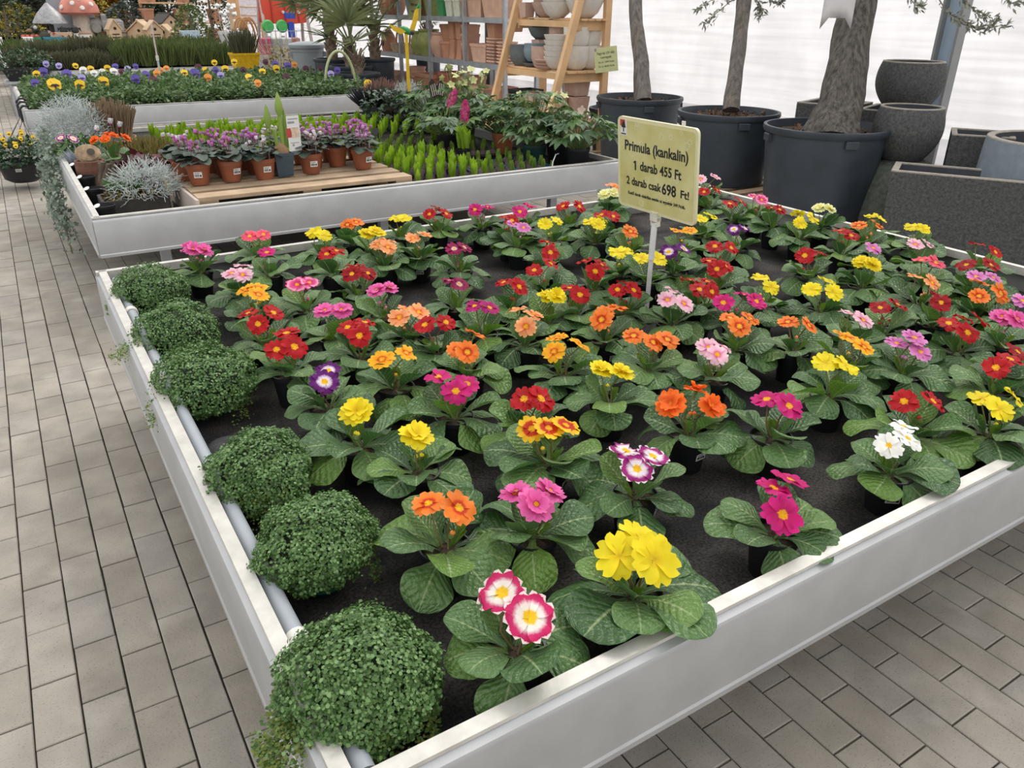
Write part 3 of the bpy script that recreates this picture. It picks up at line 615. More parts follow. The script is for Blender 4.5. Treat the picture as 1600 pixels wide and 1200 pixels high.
# ------------------------------------------------------------------ mounds of baby's tears along the left rail
TEARS = leafmat('baby_tears_leaf', [(.036, .085, .020), (.075, .160, .040), (.13, .24, .075), (.22, .35, .14)], .45, .2, islands=True)
TEARS_Y = leafmat('baby_tears_strand', [(.16, .20, .04), (.22, .27, .06), (.10, .18, .05)], .5, .25, islands=True)
TEARS_D = M('baby_tears_shade_core', (.012, .026, .010), .9, 0, .3, 60)  # dark inner body added; its colour stands for shade in the leaf gaps
TSTEM = M('baby_tears_stem', (.16, .15, .07), .7)
disc = [(.0, -1, 0), (.9, -.35, .12), (.6, .85, .05), (-.6, .85, .05), (-.9, -.35, .12)]; discf = [(0, 1, 2), (0, 2, 3), (0, 3, 4)]
def mound(seed, r=.114, rz=.084, n=7200, trails=(), low=-.62):
    g = np.random.default_rng(seed)
    zc = g.uniform(low, 1, n); ph = g.uniform(0, 2 * PI, n); q = np.sqrt(1 - zc ** 2); u = np.column_stack([q * np.cos(ph), q * np.sin(ph), zc])
    w = g.normal(size=(14, 3)); ph0 = g.uniform(0, 6, 14)
    lump = sum(np.sin(u @ (w[i] * 3.2) + ph0[i]) for i in range(14)) / 14
    fine = sum(np.sin(u @ (w[i] * 9) + ph0[i]) for i in range(14)) / 14
    rad = 1 + .30 * lump + .26 * fine + g.normal(0, .035, n)
    flat = np.where(zc < 0, 1 + .05 * zc, 1.0)
    pos = u * rad[:, None] * np.array([r, r, rz]) * flat[:, None]
    nrm = u * np.array([1, 1, 1.25]) + g.normal(0, .55, (n, 3)) + np.array([0, 0, .4])
    for (a, L, drop, m) in trails:      # loose strands creeping outward at heading a
        t = g.uniform(0, 1, m); aa = a + g.normal(0, .28, m) * (1 - .5 * t); rr = r * (.92 + L * t)
        z = -.25 * rz + .03 * (1 - t) - drop * t ** 2 + g.normal(0, .008, m)
        pos = np.vstack([pos, np.column_stack([rr * np.cos(aa), rr * np.sin(aa), z])]); nrm = np.vstack([nrm, g.normal(0, .5, (m, 3)) + np.array([0, 0, 1.0])])
    N = len(pos); sc = g.uniform(.0021, .0036, N); mi = (np.arange(N) >= n).astype(np.int32) * 2 * (g.uniform(size=N) < .7)
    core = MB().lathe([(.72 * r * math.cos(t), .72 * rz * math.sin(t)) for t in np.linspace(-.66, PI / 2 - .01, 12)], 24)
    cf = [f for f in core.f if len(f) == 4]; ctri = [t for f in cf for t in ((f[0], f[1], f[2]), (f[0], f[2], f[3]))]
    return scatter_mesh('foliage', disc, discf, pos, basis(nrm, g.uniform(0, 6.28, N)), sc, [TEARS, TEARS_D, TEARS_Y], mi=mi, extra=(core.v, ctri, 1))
TPOT = M('teal_pot', (.01, .016, .018), .4, 0, .1, 10)
TEALP = M('teal_print', (.02, .17, .16), .4)
mounds = [mound(1, n=7500, trails=((PI, .35, .02, 260),)), mound(2, n=7500, trails=((PI * 1.05, .75, .01, 420),)), mound(3, n=8500, trails=((PI * 1.1, .45, .03, 350), (5.2, .1, .05, 200))),
          mound(4, n=12000, trails=((4.6, .12, .05, 420), (PI, .2, .01, 120))), mound(5, n=14000, trails=((5.6, .12, .05, 250),)), mound(6, n=19000, rz=.094, low=-.75, trails=((PI * 1.06, .55, .02, 1100), (4.5, .16, .06, 700), (5.4, .16, .055, 500), (PI * .8, .3, .01, 300)))]
spots = [(.300, 2.89, 1.06, 'farthest one, in the far left corner of the primula bench'), (.305, 2.43, 1.06, 'trailing over the left rail, second from the far corner'), (.300, 2.02, 1.08, 'beside the loose cloth flap'),
         (.298, 1.50, 1.0, 'beside the taped pipe, third from the near corner'), (.318, 1.185, .94, 'in a teal printed pot with a price sticker'), (.262, .84, .98, 'nearest one, spilling over the near left rail')]
tp = MB().lathe([(.045, 0), (.06, .075), (.063, .076), (.063, .09), (.058, .09), (.056, .08)], 28).mesh('pot', TPOT)
band = MB(); nb = 28
for i in range(nb):
    a0, a1 = 2 * PI * i / nb, 2 * PI * (i + 1) / nb
    for (z0, z1) in ((.012, .018), (.03 + .014 * math.sin(i * 1.3), .062)):
        r0, r1 = .0455 + .2 * z0 + .0006, .0455 + .2 * z1 + .0006
        band.add([(r0 * math.cos(a0), r0 * math.sin(a0), z0), (r0 * math.cos(a1), r0 * math.sin(a1), z0), (r1 * math.cos(a1), r1 * math.sin(a1), z1), (r1 * math.cos(a0), r1 * math.sin(a0), z1)], [(0, 1, 2, 3)])
band = band.mesh('printed_band', TEALP)
STK2 = barcode(.045, .026); STK2P = barcode_print(.045, .026)
for i, (x, y, s, w) in enumerate(spots):
    t = thing('baby_tears', 'green mound of baby\'s tears, ' + w, 'plant', (x, y, BED), 0, 'mounds along the left rail')
    po = obj('pot', tp, t); obj('printed_band', band, po)
    if i == 4:
        a = 4.45; b = obj('price_sticker', STK2, t, (.061 * math.cos(a), .061 * math.sin(a), .052), (.2, .12, a + PI / 2)); obj('barcode', STK2P, b)
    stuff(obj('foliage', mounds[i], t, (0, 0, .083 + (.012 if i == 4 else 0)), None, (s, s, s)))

# ------------------------------------------------------------------ price sign on its pole
def text_mesh(txt, size, mat, bold=.0):
    cu = bpy.data.curves.new('txt', 'FONT'); cu.body = txt; cu.size = size; cu.align_x = 'CENTER'; cu.align_y = 'CENTER'; cu.offset = bold; cu.extrude = .0002; cu.resolution_u = 3
    o = bpy.data.objects.new('txt', cu); C.objects.link(o); dg = bpy.context.evaluated_depsgraph_get(); dg.update()
    me = bpy.data.meshes.new_from_object(o.evaluated_get(dg)); bpy.data.objects.remove(o); bpy.data.curves.remove(cu)
    me.materials.clear(); me.materials.append(mat); me.name = 'lettering'; return me
def round_rect(w, h, r, n=5):
    pts = []
    for cx, cy, a0 in ((w / 2 - r, h / 2 - r, 0), (-w / 2 + r, h / 2 - r, PI / 2), (-w / 2 + r, -h / 2 + r, PI), (w / 2 - r, -h / 2 + r, 1.5 * PI)):
        for i in range(n + 1): a = a0 + PI / 2 * i / n; pts.append((cx + r * math.cos(a), cy + r * math.sin(a)))
    return pts
def acrylic():
    m, n, l, p = nodes('clear_acrylic'); p.inputs['Base Color'].default_value = (.86, .86, .72, 1); p.inputs['Roughness'].default_value = .15; p.inputs['Alpha'].default_value = .45; return m
ACR = acrylic()
SIGNY = M('sign_yellow_paper', (.60, .56, .19), .45, 0, .16, 9, col2=(.66, .63, .33))
SIGNE = M('sign_edge', (.70, .67, .42), .3, 0, .05, 20)
def price_sign(name, label, loc, rot, w, h, lines, pole=None, thick=.012, flowers=True, logo=True, textfit=.95):
    """sign in its own plane: local x across, y up, face towards +z"""
    t = obj(name, None, None, loc, rot); t.empty_display_size = .05; tag(t, label, 'sign')
    fr = obj('holder', MB().prism(round_rect(w, h, .018), -thick / 2, thick / 2 - .002).mesh('holder', SIGNE, True, 30), t)
    pa = obj('paper', MB().prism(round_rect(w - .022, h - .022, .012), thick / 2 - .002, thick / 2 - .0012).mesh('paper', SIGNY, False), t)
    if flowers:
        fm = MB(); rr = random.Random(3)
        for i in range(26):
            cx, cy, r = rr.uniform(-w * .44, w * .44), rr.uniform(-h * .44, h * .44), rr.uniform(.008, .016)
            for k in range(9):
                a = 2 * PI * k / 9; c_, s_ = math.cos(a), math.sin(a)
                fm.add([(cx + c_ * r * .35, cy + s_ * r * .35, thick / 2 - .001), (cx + c_ * r * .7 - s_ * r * .14, cy + s_ * r * .7 + c_ * r * .14, thick / 2 - .001), (cx + c_ * r, cy + s_ * r, thick / 2 - .001), (cx + c_ * r * .7 + s_ * r * .14, cy + s_ * r * .7 - c_ * r * .14, thick / 2 - .001)], [(0, 1, 2, 3)][::1])
        fm.f = [f[::-1] for f in fm.f]
        obj('daisy_print', fm.mesh('daisy_print', M('pale_daisy_print', (.72, .70, .45), .45), False), pa)
    for txt, x, y, size, width in lines:
        me = text_mesh(txt, size, INK, size * .02); o = obj('lettering', me, t, (x, y, thick / 2 - .0004))
        if width: o.scale = (width / max(.01, me_width(me)), 1, 1)
    if logo:
        lo = obj('logo', MB().box((0, 0, 0), (w * .09, h * .17, .0006)).mesh('logo', WHITE, False), t, (-w * .415, h * .385, thick / 2 - .0006))
        obj('logo_border', MB().box((-w * .012, h * .05, .0004), (w * .066, h * .068, .0004)).mesh('logo_border', M('logo_red', (.5, .05, .05), .5), False), lo)
        tree = MB(); hw, hh = w * .03, h * .05
        tree.prism([(-hw, 0), (hw, 0), (hw * .6, hh * .9), (0, hh * 1.5), (-hw * .6, hh * .9)], .0006, .001); tree.prism([(-hw * .2, -hh * .9), (hw * .2, -hh * .9), (hw * .2, 0), (-hw * .2, 0)], .0006, .001); tree.prism([(-hw * 1.1, -hh * 1.45), (hw * 1.1, -hh * 1.45), (hw * 1.1, -hh * 1.2), (-hw * 1.1, -hh * 1.2)], .0006, .001)
        obj('logo_tree', tree.mesh('logo_tree', INK, False), lo)
    return t
def me_width(me):
    co = np.zeros(len(me.vertices) * 3); me.vertices.foreach_get('co', co); x = co[::3]; return x.max() - x.min()
a, b = Vector(on_z(968, 318, .83)), Vector(on_z(1087, 354, .83)); SW, SH = (b - a).length, .305
mid = (a + b) / 2; xd = (b - a).normalized(); up = Vector((-.10, 0, 1)).normalized(); zd = xd.cross(up).normalized(); up = zd.cross(xd)
rotm = Matrix((xd, up, zd)).transposed().to_euler()
W_ = SW
sg = price_sign('price_sign', 'yellow price sign reading Primula (kankalin) on a clear pole', mid + up * SH / 2, rotm, SW, SH,
    [('Primula (kankalin)', .0, .060, .047, W_ * .80), ('darab 455 Ft', .024, -.001, .044, W_ * .52), ('2 darab csak', -.058, -.058, .038, W_ * .46), ('698', .068, -.0585, .050, W_ * .175), ('Ft!', .142, -.060, .036, W_ * .10), ('Kettő darab vásárlása esetén az egységár 349 Ft/db.', .005, -.100, .015, W_ * .74)])
obj('lettering', MB().prism([(-.003, -.0155), (.0035, -.0155), (.0035, .0155), (-.0015, .0155), (-.0095, .0105), (-.0078, .0065), (-.003, .0088)], 0, .0004).mesh('numeral', INK, False), sg, (-.098, -.001, .0056))
pb = Vector(on_z(1009, 495, BED)); pbot = Vector((mid.x, mid.y, .83)); pole_top = pbot + Vector((-.001, 0, -.005))
inv = sg.matrix_basis.inverted()
def loc_of(v): return tuple(inv @ Vector(v))
obj('pole', MB().tube([loc_of((pb.x, pb.y, BED)), loc_of(pb.lerp(pole_top, .58))], .0085, 12).mesh('pole', M('pole_grey', (.55, .55, .55), .35), True), sg)
obj('pole_sleeve', MB().tube([loc_of(pb.lerp(pole_top, .58)), loc_of(pb.lerp(pole_top, .93))], .0108, 12).mesh('pole_sleeve', M('sleeve_clear', (.62, .64, .64), .25), True), sg)
obj('clamp', MB().box((0, -.012, 0), (.034, .03, .02)).box((-.014, -.03, 0), (.006, .03, .014)).box((.014, -.03, 0), (.006, .03, .014)).mesh('clamp', M('clamp_clear', (.66, .64, .56), .25), False), sg, loc_of(pole_top + Vector((0, 0, .01))))
obj('back_tab', MB().box((0, 0, 0), (.014, .05, .004)).mesh('back_tab', CREAM, False), sg, (W_ * .30, SH / 2 - .012, -.008))
# ------------------------------------------------------------------ small plant kit for the farther benches
LEAF4 = [(0, 0, 0), (.34, .45, .06), (0, 1, -.08), (-.34, .45, .06)]; LEAF4F = [(0, 1, 2), (0, 2, 3)]
BLADE = [(-.05, 0, 0), (.05, 0, 0), (.075, .55, .02), (-.075, .55, .02), (0, 1, .04)]; BLADEF = [(0, 1, 2), (0, 2, 3), (3, 2, 4)]
STICK = [(.5, 0, -.29), (-.5, 0, -.29), (0, 0, .58), (.35, 1, -.2), (-.35, 1, -.2), (0, 1, .4)]; STICKF = [(0, 1, 4, 3), (1, 2, 5, 4), (2, 0, 3, 5)]
def rnd_dirs(g, n, up=.6, spread=1):
    d = g.normal(0, spread, (n, 3)); d[:, 2] = np.abs(d[:, 2]) * .6 + up; return d / np.linalg.norm(d, axis=1, keepdims=True)
UP = np.array([[0, 0, 1.]])
def leafball(seed, n, rx, ry, rz, size, mat, tmpl=(LEAF4, LEAF4F), hollow=.55, low=-.2, up=.4, z0=0, lump=.2):
    """round foliage: leaves on and inside an ellipsoid, facing out and up"""
    g = np.random.default_rng(seed); zc = g.uniform(low, 1, n); ph = g.uniform(0, 2 * PI, n); q = np.sqrt(1 - zc ** 2); u = np.column_stack([q * np.cos(ph), q * np.sin(ph), zc])
    w = g.normal(size=(10, 3)) * 3; rad = g.uniform(hollow, 1, n) ** .5 * (1 + lump * sum(np.sin(u @ w[i] + i) for i in range(10)) / 6)
    pos = u * rad[:, None] * np.array([rx, ry, rz]) + np.array([0, 0, z0]); y = u * np.array([1, 1, .3]) + g.normal(0, .5, (n, 3)); upv = u + g.normal(0, .5, (n, 3)) + np.array([0, 0, up + .6])
    return scatter_mesh('foliage', tmpl[0], tmpl[1], pos, dirs(y, upv), g.uniform(.65, 1.2, n) * size, mat)
def twigs(seed, n, rx, ry, rz, length, thick, mat, up=.4, z0=0):
    """springy bush of bare silvery twigs that fork from the base outwards"""
    g = np.random.default_rng(seed); zc = g.uniform(-.1, 1, n); ph = g.uniform(0, 2 * PI, n); q = np.sqrt(1 - zc ** 2); u = np.column_stack([q * np.cos(ph), q * np.sin(ph), zc])
    rad = g.uniform(.25, 1, n) ** .5; pos = u * rad[:, None] * np.array([rx, ry, rz]) + np.array([0, 0, z0]); y = u + g.normal(0, .75, (n, 3)) + np.array([0, 0, up])
    L = g.uniform(.5, 1.2, n) * length
    return scatter_mesh('foliage', STICK, STICKF, pos, dirs(y, u + .01), np.column_stack([np.full(n, thick), L, np.full(n, thick)]), mat)
def spikes(seed, n, rx, ry, h, thick, mat, tilt=.25, tmpl=(STICK, STICKF), z0=0, hvar=.35):
    """upright shoots on an oval of ground"""
    g = np.random.default_rng(seed); r = np.sqrt(g.uniform(0, 1, n)); a = g.uniform(0, 2 * PI, n); x, y = r * np.cos(a), r * np.sin(a)
    pos = np.column_stack([x * rx * .75, y * ry * .75, np.full(n, z0)]); d = np.column_stack([x * tilt + g.normal(0, .1, n), y * tilt + g.normal(0, .1, n), np.ones(n)])
    L = h * g.uniform(1 - hvar, 1, n) * (1 - .25 * r ** 2)
    sc = np.column_stack([np.full(n, thick), L, np.full(n, thick)]) if tmpl[0] is STICK else np.column_stack([np.full(n, thick), L, L])
    return scatter_mesh('foliage', tmpl[0], tmpl[1], pos, dirs(d, np.column_stack([g.normal(size=(n, 2)), np.zeros(n)])), sc, mat)
def round_pot(r0, r1, h, rim=.12, lip=.05, n=24, wall=.05):
    rh = h * rim
    return MB().lathe([(r0, 0), (r1 * (1 - lip), h - rh), (r1, h - rh), (r1, h), (r1 * (1 - wall), h), (r1 * (1 - lip - wall), h - rh), (r1 * .9 * (1 - wall), h * .78)], n, cap0=True, cap1=True)
def square_pot(a, b, h, rim=.14, lip=.06):
    """square or oblong planter a x b at the rim"""
    mb = MB(); lv = [(.78, 0), (1 - lip, h * (1 - rim)), (1, h * (1 - rim)), (1, h), (.9, h), (.86, h * .7)]
    vs = []; fs = []
    for s, z in lv: vs += [(-a / 2 * s, -b / 2 * s, z), (a / 2 * s, -b / 2 * s, z), (a / 2 * s, b / 2 * s, z), (-a / 2 * s, b / 2 * s, z)]
    for k in range(len(lv) - 1):
        for i in range(4): j = (i + 1) % 4; fs.append((k * 4 + i, k * 4 + j, k * 4 + 4 + j, k * 4 + 4 + i))
    e = (len(lv) - 1) * 4; fs += [(3, 2, 1, 0), (e, e + 1, e + 2, e + 3)]
    return mb.add(vs, fs)
SILVER = leafmat('silver_twig', [(.48, .53, .52), (.62, .67, .66), (.40, .46, .44)], .7, 0, islands=True)
GREEN = leafmat('garden_green', [(.05, .11, .035), (.08, .165, .05), (.12, .22, .07)], .45, .2, islands=True)
DGREEN = leafmat('dark_garden_green', [(.018, .045, .022), (.032, .075, .032), (.055, .11, .045)], .4, .15, islands=True)
GREYG = leafmat('grey_green', [(.10, .14, .11), (.16, .21, .16), (.24, .30, .24)], .6, .1, islands=True)
LIME = leafmat('lime_shoot', [(.22, .36, .03), (.30, .46, .05), (.17, .31, .03)], .4, .3)
LIME2 = leafmat('olive_shoot', [(.12, .20, .03), (.17, .26, .05)], .4, .2)
DRYH = leafmat('dry_heather', [(.24, .16, .10), (.30, .21, .14), (.20, .15, .08)], .8, 0, islands=True)
HEATH = leafmat('green_heather', [(.075, .11, .035), (.12, .165, .05), (.17, .22, .06)], .7, .1, islands=True)
HEATH2 = leafmat('dark_heather', [(.075, .08, .045), (.11, .115, .06), (.14, .13, .08)], .7, .1, islands=True)
# ------------------------------------------------------------------ pallet with cyclamens
PX0, PX1, PY0, PY1, PZ = .735, 1.92, 4.17, 4.97, .585
pal = thing('pallet', 'wooden pallet under the cyclamens on the second bench', 'pallet', ((PX0 + PX1) / 2, (PY0 + PY1) / 2, BED))
PWD, PDP = PX1 - PX0, PY1 - PY0
sl = MB().box((0, 0, 0), (PWD, .115, .02), ch=.002).mesh('slat', PALLET, False)
for i in range(5): obj('slat', sl, pal, (0, -PDP / 2 + .0575 + i * (PDP - .115) / 4, .11))
st_ = MB().box((0, 0, 0), (.1, PDP, .02)).mesh('stringer', PALLET, False); bk = MB().box((0, 0, 0), (.1, .1, .068), ch=.003).mesh('block', PALLET, False); bb = MB().box((0, 0, 0), (.1, PDP, .012)).mesh('bottom_board', PALLET, False)
for x in (-PWD / 2 + .05, 0, PWD / 2 - .05):
    obj('stringer', st_, pal, (x, 0, .09)); obj('bottom_board', bb, pal, (x, 0, .006))
    for y in (-PDP / 2 + .05, 0, PDP / 2 - .05): obj('block', bk, pal, (x, y, .046))
o = obj('side_board', MB().box((0, 0, 0), (.018, .74, .115), ch=.002).mesh('side_board', M('pale_board', (.46, .40, .35), .8, 0, .15, 5, .2, 50), False), None, (PX0 - .02, 4.50, BED + .06), (0, .05, .02)); tag(o, 'pale board leaning along the left side of the pallet', 'board')
# cyclamen kit
CYL = leafmat('cyclamen_leaf', [(.035, .055, .042), (.055, .085, .062), (.10, .135, .105), (.03, .042, .035)], .5, .05)
def cyc_leaf():
    return leaf_grid(6, 6, lambda v: .06 + .46 * math.sin(PI * min(1, (.12 + v * .88)) ** .8) ** .6 * (1 if v < .97 else .3), .5, .12, .1, bull=.02).mesh('cyclamen_leaf', CYL)
CYLM = cyc_leaf()
CYSTEM = MB().tube([(0, 0, 0), (.004, 0, .5), (0, 0, 1)], [.0018, .0016, .0014], 5).mesh('flower_stem', M('cyclamen_stem', (.16, .08, .07), .6))
def cyc_flower(c, nm):
    mb = MB(); mats_ = [M('cyclamen_' + nm, c, .6), M('cyclamen_throat', (.35, .02, .16), .6)]
    for i in range(5):
        a = 2 * PI * i / 5; s = leaf_grid(3, 4, lambda v: .12 + .26 * math.sin(PI * min(1, v * .85 + .1)), -.3, .3, .3); s.xf(Matrix.Rotation(a, 4, 'Z') @ Matrix.Rotation(.95, 4, 'X') @ Matrix.Scale(.9, 4)); mb.add(s.v, s.f, 0)
    mb.lathe([(.16, -.14), (.2, -.02), (.1, .05)], 8, mi=1)
    return mb.mesh('flower', mats_)
CYF = {'lilac': cyc_flower((.68, .36, .66), 'lilac'), 'pink': cyc_flower((.62, .24, .56), 'pink'), 'white': cyc_flower((.80, .76, .80), 'white')}
CPOT = round_pot(.047, .066, .112, .2, .06).mesh('pot', M('terracotta_plastic', (.30, .095, .045), .45, 0, .1, 8, rnd=.1)); CSOIL = MB().lathe([(.058, 0), (.02, .004), (.001, .005)], 16, cap0=False).mesh('soil', SOIL)
STK3 = barcode(.042, .032); STK3P = barcode_print(.042, .032); TAGM = MB().box((0, 0, .03), (.012, .001, .06)).mesh('plant_tag', M('clear_tag', (.6, .6, .62), .3), False)
def cyclamen(loc, label, col, seed, nf=6, sticker=None):
    rr = random.Random(seed); t = thing('cyclamen', label, 'cyclamen', loc, 0, 'cyclamens on the pallet')
    obj('pot', CPOT, t); obj('soil', CSOIL, t, (0, 0, .095))
    if sticker is not None:
        a = sticker; s = obj('price_sticker', STK3, t, (.0605 * math.cos(a), .0605 * math.sin(a), .058), (.14, 0, a + PI / 2)); obj('barcode', STK3P, s)
        obj('plant_tag', TAGM, t, (.045 * math.cos(a + .6), .045 * math.sin(a + .6), .09), (0, .1, a))
    for i in range(17):
        a = i * 2.4 + rr.uniform(-.3, .3); q = rr.uniform(.03, .065) if i < 10 else rr.uniform(.0, .04); L = rr.uniform(.055, .08); z = .125 + (.035 if i >= 10 else rr.uniform(0, .025))
        obj('leaf', CYLM, t, (-math.sin(a) * q, math.cos(a) * q, z), (rr.uniform(-.15, .35), rr.uniform(-.2, .2), a), L)
    for i in range(nf):
        a = rr.uniform(0, 6.28); q = rr.uniform(.01, .08); z = rr.uniform(.18, .225); p = (q * math.cos(a), q * math.sin(a), z)
        obj('flower', CYF[col], t, p, (rr.uniform(-.5, .5), rr.uniform(-.5, .5), a), rr.uniform(.019, .026))
        b = Vector((p[0] * .3, p[1] * .3, .1)); d = Vector(p) - b; obj('flower_stem', CYSTEM, t, b, qz(d), (1, 1, d.length))
ords = ('first', 'second', 'third', 'fourth', 'fifth', 'sixth', 'seventh')
cyc = [((315, 290), 'pink', 4.45), ((365, 285), 'pink', 5.05), ((417, 281), 'white', 4.75), ((490, 272), 'white', 4.7), ((571, 265), 'lilac', 5.0)]
for i, ((x, y), c_, a) in enumerate(cyc): p = on_z(x, y, PZ + .0); cyclamen((p[0] + .004, p[1] + .045, PZ + .001), '%s cyclamen in a brown pot, %s from the left in the front row' % (c_, ords[i]), c_, 50 + i, 8 if c_ != 'lilac' else 11, a)
row2 = [(.80, 'pink'), (1.0, 'lilac'), (1.17, 'pink'), (1.51, 'lilac'), (1.66, 'pink'), (1.83, 'pink')]
for i, (x, c_) in enumerate(row2): cyclamen((x, 4.675, PZ + .001), '%s cyclamen, %s from the left in the second row on the pallet' % (c_, ords[i]), c_, 70 + i, 13, 4.4 if i == 3 else None)
row3 = [(.80, 'white'), (.97, 'pink'), (1.14, 'lilac'), (1.32, 'white'), (1.5, 'lilac'), (1.68, 'lilac'), (1.85, 'pink')]
for i, (x, c_) in enumerate(row3): cyclamen((x, 4.85, PZ + .001), '%s cyclamen, %s from the left in the back row on the pallet' % (c_, ords[i]), c_, 90 + i, 15)
# amaryllis in a blue pot with its picture card
p = (1.285, 4.53, PZ + .001); am = thing('amaryllis', 'budding amaryllis with two green stalks in a square blue-grey pot', 'amaryllis', p)
obj('pot', square_pot(.11, .11, .13, .12, .03).mesh('pot', M('blue_grey_plastic', (.045, .075, .10), .45), False), am); AMG = leafmat('amaryllis_green', [(.20, .30, .05), (.26, .38, .08)], .4, .1)
obj('bulb', MB().lathe([(.02, .1), (.045, .125), (.04, .15), (.015, .18)], 14, cap1=True).mesh('bulb', M('amaryllis_bulb', (.24, .14, .07), .7)), am)
for i, (dx, tx, h, w) in enumerate(((-.015, -.04, .36, .018), (.015, .0, .42, .02))):
    obj('stalk', MB().tube([(dx, 0, .15), (dx + tx * .3, 0, .25), (dx + tx, 0, h - .1)], [w * .6, w * .7, w * .5], 10).mesh('stalk', AMG), am)
    obj('bud', MB().lathe([(w * .5, 0), (w * 1.05, .03), (w * 1.15, .06), (w * .5, .11), (.001, .13)], 10, (dx + tx, 0, h - .1)).mesh('bud', AMG), am)
obj('leaf', MB().tube([(.03, .01, .15), (.045, .01, .28), (.04, .01, .36)], [.014, .016, .003], 6).mesh('leaf', AMG), am)
cd = thing('picture_card', 'white plant card with a red and cream picture beside the amaryllis', 'card', (p[0] + .075, p[1] - .03, PZ + .15), .15)
obj('card', MB().box((0, 0, .08), (.075, .0015, .19)).mesh('card', WHITE, False), cd)
obj('picture', MB().box((.008, -.0012, .085), (.045, .0008, .055)).mesh('picture', M('card_cream', (.62, .48, .36), .5, 0, .3, 60), False), cd)
obj('picture', MB().lathe([(.014, 0), (.016, .02), (.012, .05)], 8, (-.03, -.001, .06), sy=.05, cap1=True).mesh('picture', M('card_red', (.45, .05, .05), .5)), cd)
obj('print', MB().box((0, -.0012, .158), (.06, .0008, .006)).box((-.012, -.0012, .14), (.04, .0008, .012)).box((0, -.0012, .03), (.05, .0008, .004)).box((-.01, -.0012, .018), (.012, .0008, .012)).mesh('print', M('card_grey', (.3, .31, .33), .5), False), cd)
# ------------------------------------------------------------------ hyacinth shoots on bulbs
BULB = MB().lathe([(.008, 0), (.024, .008), (.029, .022), (.022, .038), (.010, .048), (.006, .05)], 12, cap1=True).mesh('bulb', M('hyacinth_bulb', (.07, .045, .055), .7, 0, .4, 30, .4, 60, rnd=.3))
def shoot(seed, h, mat, n=6, spread=.10):
    g = np.random.default_rng(seed); a = np.arange(n) * 2.4; d = np.column_stack([np.cos(a) * spread * g.uniform(.5, 1.6, n), np.sin(a) * spread * g.uniform(.5, 1.6, n), np.ones(n)])
    T = [(-.12, 0, 0), (.12, 0, 0), (.16, .5, .03), (-.16, .5, .03), (.09, .85, .05), (-.09, .85, .05), (0, 1, .04)]; F = [(0, 1, 2), (0, 2, 3), (3, 2, 4), (3, 4, 5), (5, 4, 6), (5, 4, 6)][:5]
    L = h * g.uniform(.75, 1.05, n); out = np.column_stack([np.cos(a), np.sin(a), np.zeros(n)])
    return scatter_mesh('leaf_shoot', T, F, np.column_stack([np.cos(a) * .006, np.sin(a) * .006, np.full(n, .044)]), dirs(d, -out), np.column_stack([np.full(n, .088), L, L]), mat)
SHL = [shoot(i, .10, LIME, 6, .14) for i in range(4)]; SHS = [shoot(i + 9, .068, LIME2) for i in range(3)]; SHB = [shoot(i + 20, .112, LIME, 8, .18) for i in range(3)]
hy = []   # (x, y, mesh list, zone)
def fill(x0, x1, y0, y1, d, ms, zone):
    j = 0; y = y0
    while y < y1:
        x = x0 + (j % 2) * d * .5
        while x < x1: hy.append((x + random.uniform(-.008, .008), y + random.uniform(-.008, .008), ms, zone)); x += d
        y += d * .92; j += 1
fill(1.98, 2.46, 4.24, 5.0, .078, SHB, 'front'); fill(2.50, 3.0, 4.26, 4.72, .078, SHS, 'blue tray'); fill(2.2, 3.0, 5.05, 5.75, .088, SHS, 'dark'); fill(1.1, 2.15, 5.15, 6.0, .095, SHL, 'mid'); fill(.95, 3.05, 6.05, 6.95, .105, SHL, 'back')
hy.sort(key=lambda q: q[1]); words = {'front': 'lime green hyacinth shoots on a bulb at the pallet\'s right end', 'blue tray': 'small olive hyacinth shoot on a dark bulb in a blue tray', 'dark': 'short dark olive hyacinth shoot behind the tall lime ones', 'mid': 'lime green hyacinth shoots on a bulb close behind the cyclamens', 'back': 'lime green hyacinth shoots on a bulb along the bench\'s back'}
for i, (x, y, ms, zn) in enumerate(hy[:300]):
    t = thing('hyacinth', words[zn], 'hyacinth', (x, y, BED + .012), random.uniform(0, 6.28), 'hyacinth shoots, ' + zn); obj('bulb', BULB, t, scale=1.2); obj('leaf_shoot', random.choice(ms), t, scale=random.uniform(.85, 1.15))
mb = hy[300:]
if mb:
    src = SHL[0]; co = np.zeros(len(src.vertices) * 3); src.vertices.foreach_get('co', co); co = co.reshape(-1, 3); fa = np.array([p_.vertices[:] for p_ in src.polygons])
    n = len(mb); o = stuff(obj('hyacinth_bed', scatter_mesh('hyacinth_bed', co, fa, np.array([(q[0], q[1], BED + .012) for q in mb]), basis(np.tile([0, 0, 1.], (n, 1)), rng.uniform(0, 6, n)), rng.uniform(.85, 1.15, n), LIME))); tag(o, 'remaining lime green hyacinth shoots at the very back of the bench', 'hyacinths')
def tray(x0, x1, y0, y1, label, mat):
    t = thing('plant_tray', label, 'tray', ((x0 + x1) / 2, (y0 + y1) / 2, BED + .001)); w, d = x1 - x0, y1 - y0
    obj('base', MB().box((0, 0, .003), (w, d, .006)).mesh('base', mat, False), t)
    mb = MB()
    for sx_, sy_, a, b in ((0, -1, w, .006), (0, 1, w, .006), (-1, 0, .006, d), (1, 0, .006, d)): obj('side', MB().box((0, 0, .025), (a, b, .044)).mesh('side', mat, False), t, (sx_ * w / 2, sy_ * d / 2, 0))
BLUE = M('blue_plastic', (.02, .16, .36), .4); PURP = M('dark_purple_plastic', (.035, .02, .035), .4)
